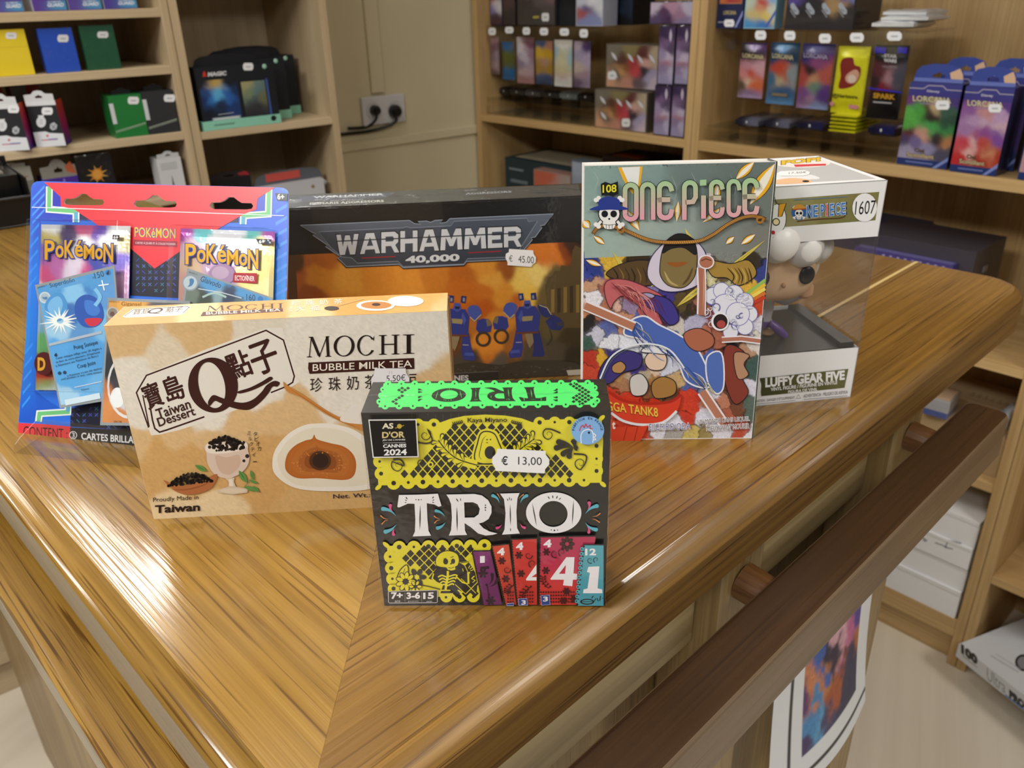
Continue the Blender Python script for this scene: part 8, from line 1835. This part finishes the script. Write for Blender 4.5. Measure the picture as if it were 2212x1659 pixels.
# packs lower on that bookcase, seen past the counter
Z8 = -.331
b = Bx(RR, (1850, 570), (2096, 610), Z8, 520, .03, .14, '46424a'); goods('storage_box', 'flat dark grey box on the shelf behind the counter end', 'storage box', b, 'dark boxes on the shelf behind the counter', lambda r, x: (lambda m: (m.box(x.at(1.0, .72, .0) + x.v * .05, x.u * .0012, x.v * .02, CZ * .012, '8a8890'), m.build('catch', M_SATIN, r))[1])(MB()), M_SATIN)
b = Bx(RR, (1840, 575), (2056, 590), Z8, 552, .006, .022, '4a4080'); b.t.poly([tuple(to_px(b.o + b.u * b.w * a + b.v * b.d * c + CZ * b.h)) for a, c in ((.02, .1), (.98, .1), (.98, .9), (.02, .9))], '6a66a0'); b.f.up()
for k in range(9): b.f.poly(b.q(.3 + k * .075, .86, .325 + k * .075, .97), 'a8a4c8', up=False)
goods('card_strip', 'thin purple edged card box at the front of the dark grey one', 'card box', b, 'dark boxes on the shelf behind the counter')
b = Bx(RR, (1780, 490), (1972, 520), Z8, 477, .175, .085, '3a4264'); goods('card_binder', 'navy binder leaning flat behind the dark grey box', 'binder', b, 'dark boxes on the shelf behind the counter', None, M_SATIN)
Z9 = -.567
b = Bx(RR, (1930, 1020), (2143, 1060), Z9, 905, .03, .22, 'c0a47c'); b.t.line([tuple(to_px(b.o + b.u * b.w * a + b.v * b.d * .5 + CZ * b.h)) for a in (.0, .5, 1.)], 2, '9a8460')
_h = lambda a, c: tuple(to_px(b.o + b.u * b.w * a + b.v * b.d * c + CZ * (b.h + .0027)))
HAND = [[_h(.36 + k * .07, .60), _h(.375 + k * .07, .70), _h(.39 + k * .07, .60), _h(.405 + k * .07, .66)] for k in range(6)]
def flaps(r, x):
    m = MB(); g = Face(m, x.o + CZ * (x.h + .0027), CZ).crop(0, 0, 1)
    for q_ in HAND: g.line(q_, 1.2, '7a6a4a')
    m.build('handwriting', M_MATT, r)
    m = MB(); m.box(x.o + CZ * x.h + x.u * .002, x.u * (x.w - .004), x.v * (x.d * .49), CZ * .0025, 'c6ab84'); m.build('flap', M_MATT, r)
    m = MB(); m.box(x.o + CZ * x.h + x.u * .002 + x.v * x.d * .51, x.u * (x.w - .004), x.v * (x.d * .49), CZ * .0025, 'c0a57e'); m.build('flap', M_MATT, r)
goods('cardboard_box', 'brown cardboard carton with faint writing on its lid, beside the hand rail', 'cardboard box', b, None, flaps, M_MATT)
ztop = Z9 + b.h + .003
o_ = hit((1992, 893), np.array([0, 0, ztop]), CZ); e_ = hit((2044, 908), np.array([0, 0, ztop]), CZ); uu = (e_ - o_); wl = np.linalg.norm(uu); uu /= wl; vv = np.cross(CZ, uu)
r = empty('card_bundle', 'bundle of cards in clear film with blue foot, on the brown carton', 'card bundle', tuple(o_ + uu * wl / 2))
m = MB(); m.box(o_ + CZ * .0004, uu * wl, vv * .06, CZ * .012, '6070b8'); m.box(o_ + CZ * .0125, uu * wl, vv * .06, CZ * .024, 'c4c6cc'); m.box(o_ + CZ * .0366 + uu * .004 + vv * .006, uu * (wl - .006), vv * .05, CZ * .003, 'e0c0a0'); m.build('body', M_GLOSS, r, bevel=.001)
m = MB(); m.box(o_ - uu * .001 - vv * .001 + CZ * .0004, uu * (wl + .002), vv * .062, CZ * .041, 'ffffff'); m.build('clear_wrap', M_SHRINK, r, bevel=.002)
p_ = hit((2182, 922), RR.plane(.02), NR); r_ = flat_pack('crumpled_bag', 'white crumpled bag tucked at the shelf side by the rail end', None, RR, 2146, 2172, 930, 895, .02, .08, [(.5, .5, 'd8dce2'), (.2, .2, 'b8c0cc')], 44, 'bag', warpz=.02, dot=False)
# stack of four white storage boxes at the bottom
WB = 'white storage boxes stacked on the bottom shelf'
zs_ = [-.889] + [RR.z((2000, y), .0) for y in (1247, 1195, 1146)] 
tops = [RR.z((2000, 1247), .0), RR.z((2000, 1195), .0), RR.z((2000, 1146), .0), RR.z((2000, 1088), .0)]
for k in range(4):
    za, zb = zs_[k] + .0004, tops[k]
    o_ = RR.P(RR.u((1908, 1262), .003), .003 + .004 * (k % 2), za); w_ = RR.u((2062, 1335), .003) - RR.u((1908, 1262), .003)
    b = object.__new__(Bx); b.o, b.u, b.v, b.w, b.d, b.h = o_, RR.U, RR.N, w_, .25, zb - za - .0006
    b.mb = MB(); b.mb.box(b.o, b.u * b.w, b.v * b.d, CZ * b.h, 'f3f4f6'); b.f = Face(b.mb, b.o, -b.v, 0, 3e-5).crop(0, 0, 1); b.r = b.f; b.t = b.f
    if k == 2:
        for P_ in ([(2020, 1172), (2046, 1182)], [(2038, 1164), (2077, 1174)], [(2040, 1182), (2058, 1186)], [(2048, 1168), (2042, 1182)], [(1990, 1160), (2003, 1168)], [(1994, 1166), (2000, 1170)]): b.f.line(P_, 2.6, '8a8e94')
    def lid(r, x, k=k):
        m = MB(); m.box(x.o - x.v * .0012 + CZ * (x.h * .86), x.u * x.w, x.v * x.d, CZ * (x.h * .14 - .0004), 'eceef0'); m.build('lid', M_MATT, r)
    goods('storage_box', ('lowest white storage box on the bottom shelf', 'white storage box second from below with a torn lid edge', 'white storage box with a letter drawn on it, third from below', 'topmost white storage box of the bottom stack')[k], 'storage box', b, WB, lid, M_MATT)
# the big white sleeve-page box jutting from the last bookcase
z0 = -.925
fl_, fr_ = hit((2064, 1417), np.array([0, 0, z0]), CZ), hit((2212, 1536), np.array([0, 0, z0]), CZ)
uu = fr_ - fl_; uu /= np.linalg.norm(uu); vv = np.cross(CZ, uu)
if vv @ NR < 0: vv = -vv
b = object.__new__(Bx); b.o, b.u, b.v, b.w, b.d = fl_, uu, vv, .30, .26
b.h = float(hit((2069, 1389), fl_, vv)[2]) - z0
b.mb = MB(); b.mb.box(b.o, b.u * b.w, b.v * b.d, CZ * b.h, 'd8dce2'); b.f = Face(b.mb, b.o, -b.v, 0, 3e-5).crop(0, 0, 1); b.t = Face(b.mb, b.o + CZ * b.h, CZ, 0, 3e-5).crop(0, 0, 1)
b.f.text('100', (2076, 1411), (2112, 1439), 22, '17181c', bold=.08, res=2); b.f.line([(2079, 1416), (2111, 1442)], 2, '9a9ea6')
b.f.text('Ultra', (2132, 1468), (2172, 1499), 26, '8a8e96', bold=.0, res=2); b.f.text('PRO', (2180, 1506), (2214, 1534), 18, '17181c', bold=.09, res=2); b.f.poly([(2150, 1488), (2215, 1540), (2215, 1560), (2150, 1502)], '3a78b8') if False else None
b.f.poly([tuple(to_px(b.o + b.u * a + CZ * z_)) for a, z_ in ((.11, .001), (.29, .001), (.29, .006), (.11, .004))], '3a78b8')
b.t.circ(2212, 1432, 20, '2a2a2e', ry=18, rot=.6); b.t.circ(2212, 1432, 15, '8a8a90', ry=13, rot=.6); b.t.line([(2140, 1416), (2200, 1452)], 2, 'a8acb4'); b.t.line([(2150, 1412), (2205, 1446)], 1.5, 'b0b4bc')
goods('storage_box', 'big flat white box marked 100, jutting out over the floor', 'storage box', b, None, None, M_GLOSS)
b.r = b.f
# poster taped to the counter front, curling at its foot
def poster():
    nx, ny = 80, 100; A, B = np.meshgrid(np.linspace(0, 1, nx), np.linspace(0, 1, ny))
    u0_, u1_, z1_, z0_ = .450, .619, -.115, -.335
    out = .012 * B ** 2 + .018 * np.clip(B - .55, 0, 1) ** 2 * A + .010 * np.sin(A * 3.1) * B
    P_ = CU * (u0_ + (u1_ - u0_) * A)[..., None] + CV * (.1955 - out)[..., None] + CZ * (z1_ + (z0_ - z1_) * B + .012 * np.clip(A - .8, 0, 1) * B)[..., None]
    S = [(.2, .2, '3a3a80'), (.5, .2, '6a4a98'), (.8, .2, '4a3a90'), (.8, .4, '5a4a9a'), (.7, .45, 'c06a98'), (.6, .45, 'd8a8b8'), (.5, .5, '2a2440'), (.4, .5, '3a60b0'), (.3, .55, 'c8825a'), (.45, .6, 'b87a50'), (.55, .65, 'a8583a'), (.85, .6, 'b06a40'), (.7, .7, '3a3a5a'), (.3, .72, '4a88c0'), (.4, .78, '5a98c8'), (.2, .8, '4a3a68'), (.5, .85, '4a4468'), (.75, .85, '3c3c58'), (.15, .55, '5a3a70')]
    c = field(S, .018, .16, .12, 6, .25)(A, B)
    m_ = (A > .25) & (A < .84) & (B > .08) & (B < .84); c[~m_] = hx('dfe3ea'); lb = ((abs(A - .145) < .018) & (B < .93)) | ((abs(B - .93) < .010) & (A > .13)); c[lb] = hx('34363c')
    m = MB(); m.grid(P_, c); m.grid((P_ + CV * .0004)[:, ::-1], hx('e4e6ea'))
    m.build('poster', M_CARD, label='curling white framed colour poster on the counter front below the dark rail', cat='poster')
poster()
# black tray with wrapped dice at the far end of the counter, at the frame edge
o_ = hit((-70, 508), np.array([0, 0, .0004]), CZ); e_ = hit((84, 483), np.array([0, 0, .0004]), CZ); uu = e_ - o_; wl = np.linalg.norm(uu); uu /= wl; vv = np.cross(CZ, uu)
r = empty('counter_tray', 'black plastic tray on the counter beside the blister pack', 'tray', tuple(o_ + uu * wl / 2 + vv * .06))
h_ = .062; t_ = .003
for nm, a, x_, y_, z_ in (('floor', o_, uu * wl, vv * .14, CZ * t_), ('front_wall', o_ + CZ * t_, uu * wl, vv * t_, CZ * (h_ * .56)), ('rear_wall', o_ + vv * (.14 - t_) + CZ * t_, uu * wl, vv * t_, CZ * (h_ + .012)), ('end_wall', o_ + CZ * t_, uu * t_, vv * .14, CZ * h_), ('end_wall', o_ + uu * (wl - t_) + CZ * t_, uu * t_, vv * .14, CZ * h_), ('inner_box', o_ + CZ * t_ + vv * .035 + uu * .004, uu * (wl - .008), vv * .09, CZ * h_)):
    m = MB(); m.box(a, x_, y_, z_, '0d0d0f'); m.build(nm, M_BLACK, r, bevel=.0012)
m = MB(); m.tube([o_ + CZ * (h_ * .56 + .004) + uu * k_ * wl / 8 for k_ in range(9)], .0026, '101012', seg=8); m.build('front_lip', M_BLACK, r, smooth=True)
o2 = o_ + CZ * (h_ + t_ + .0006) + vv * .04 + uu * .01
r = empty('dice_set', 'clear wrapped set of small coloured dice on the black tray', 'dice set', tuple(o2 + uu * .06))
m = MB(); m.box(o2, uu * (wl - .03), vv * .05, CZ * .003, '8f8a84'); m.build('card_base', M_CARD, r)
rr_ = random.Random(6)
for k, c in enumerate(('6a6a70', '8a5a50', 'b8b0a8', 'c84a48', 'd8d040', '3a9a68', '4a8a7a', '9aa8a0', 'b0a49a')):
    m = MB(); q_ = o2 + uu * (.006 + k * (wl - .05) / 9) + vv * (.012 + .006 * (k % 2)) + CZ * .0032; m.box(q_, uu * .009, vv * .009, CZ * .009, c); m.build('die', M_SATIN, r, bevel=.001)
m = MB(); m.box(o2 - uu * .002 - vv * .002 + CZ * .0002, uu * (wl - .026), vv * .054, CZ * .018, 'ffffff'); m.build('clear_wrap', M_SHRINK, r, bevel=.004)
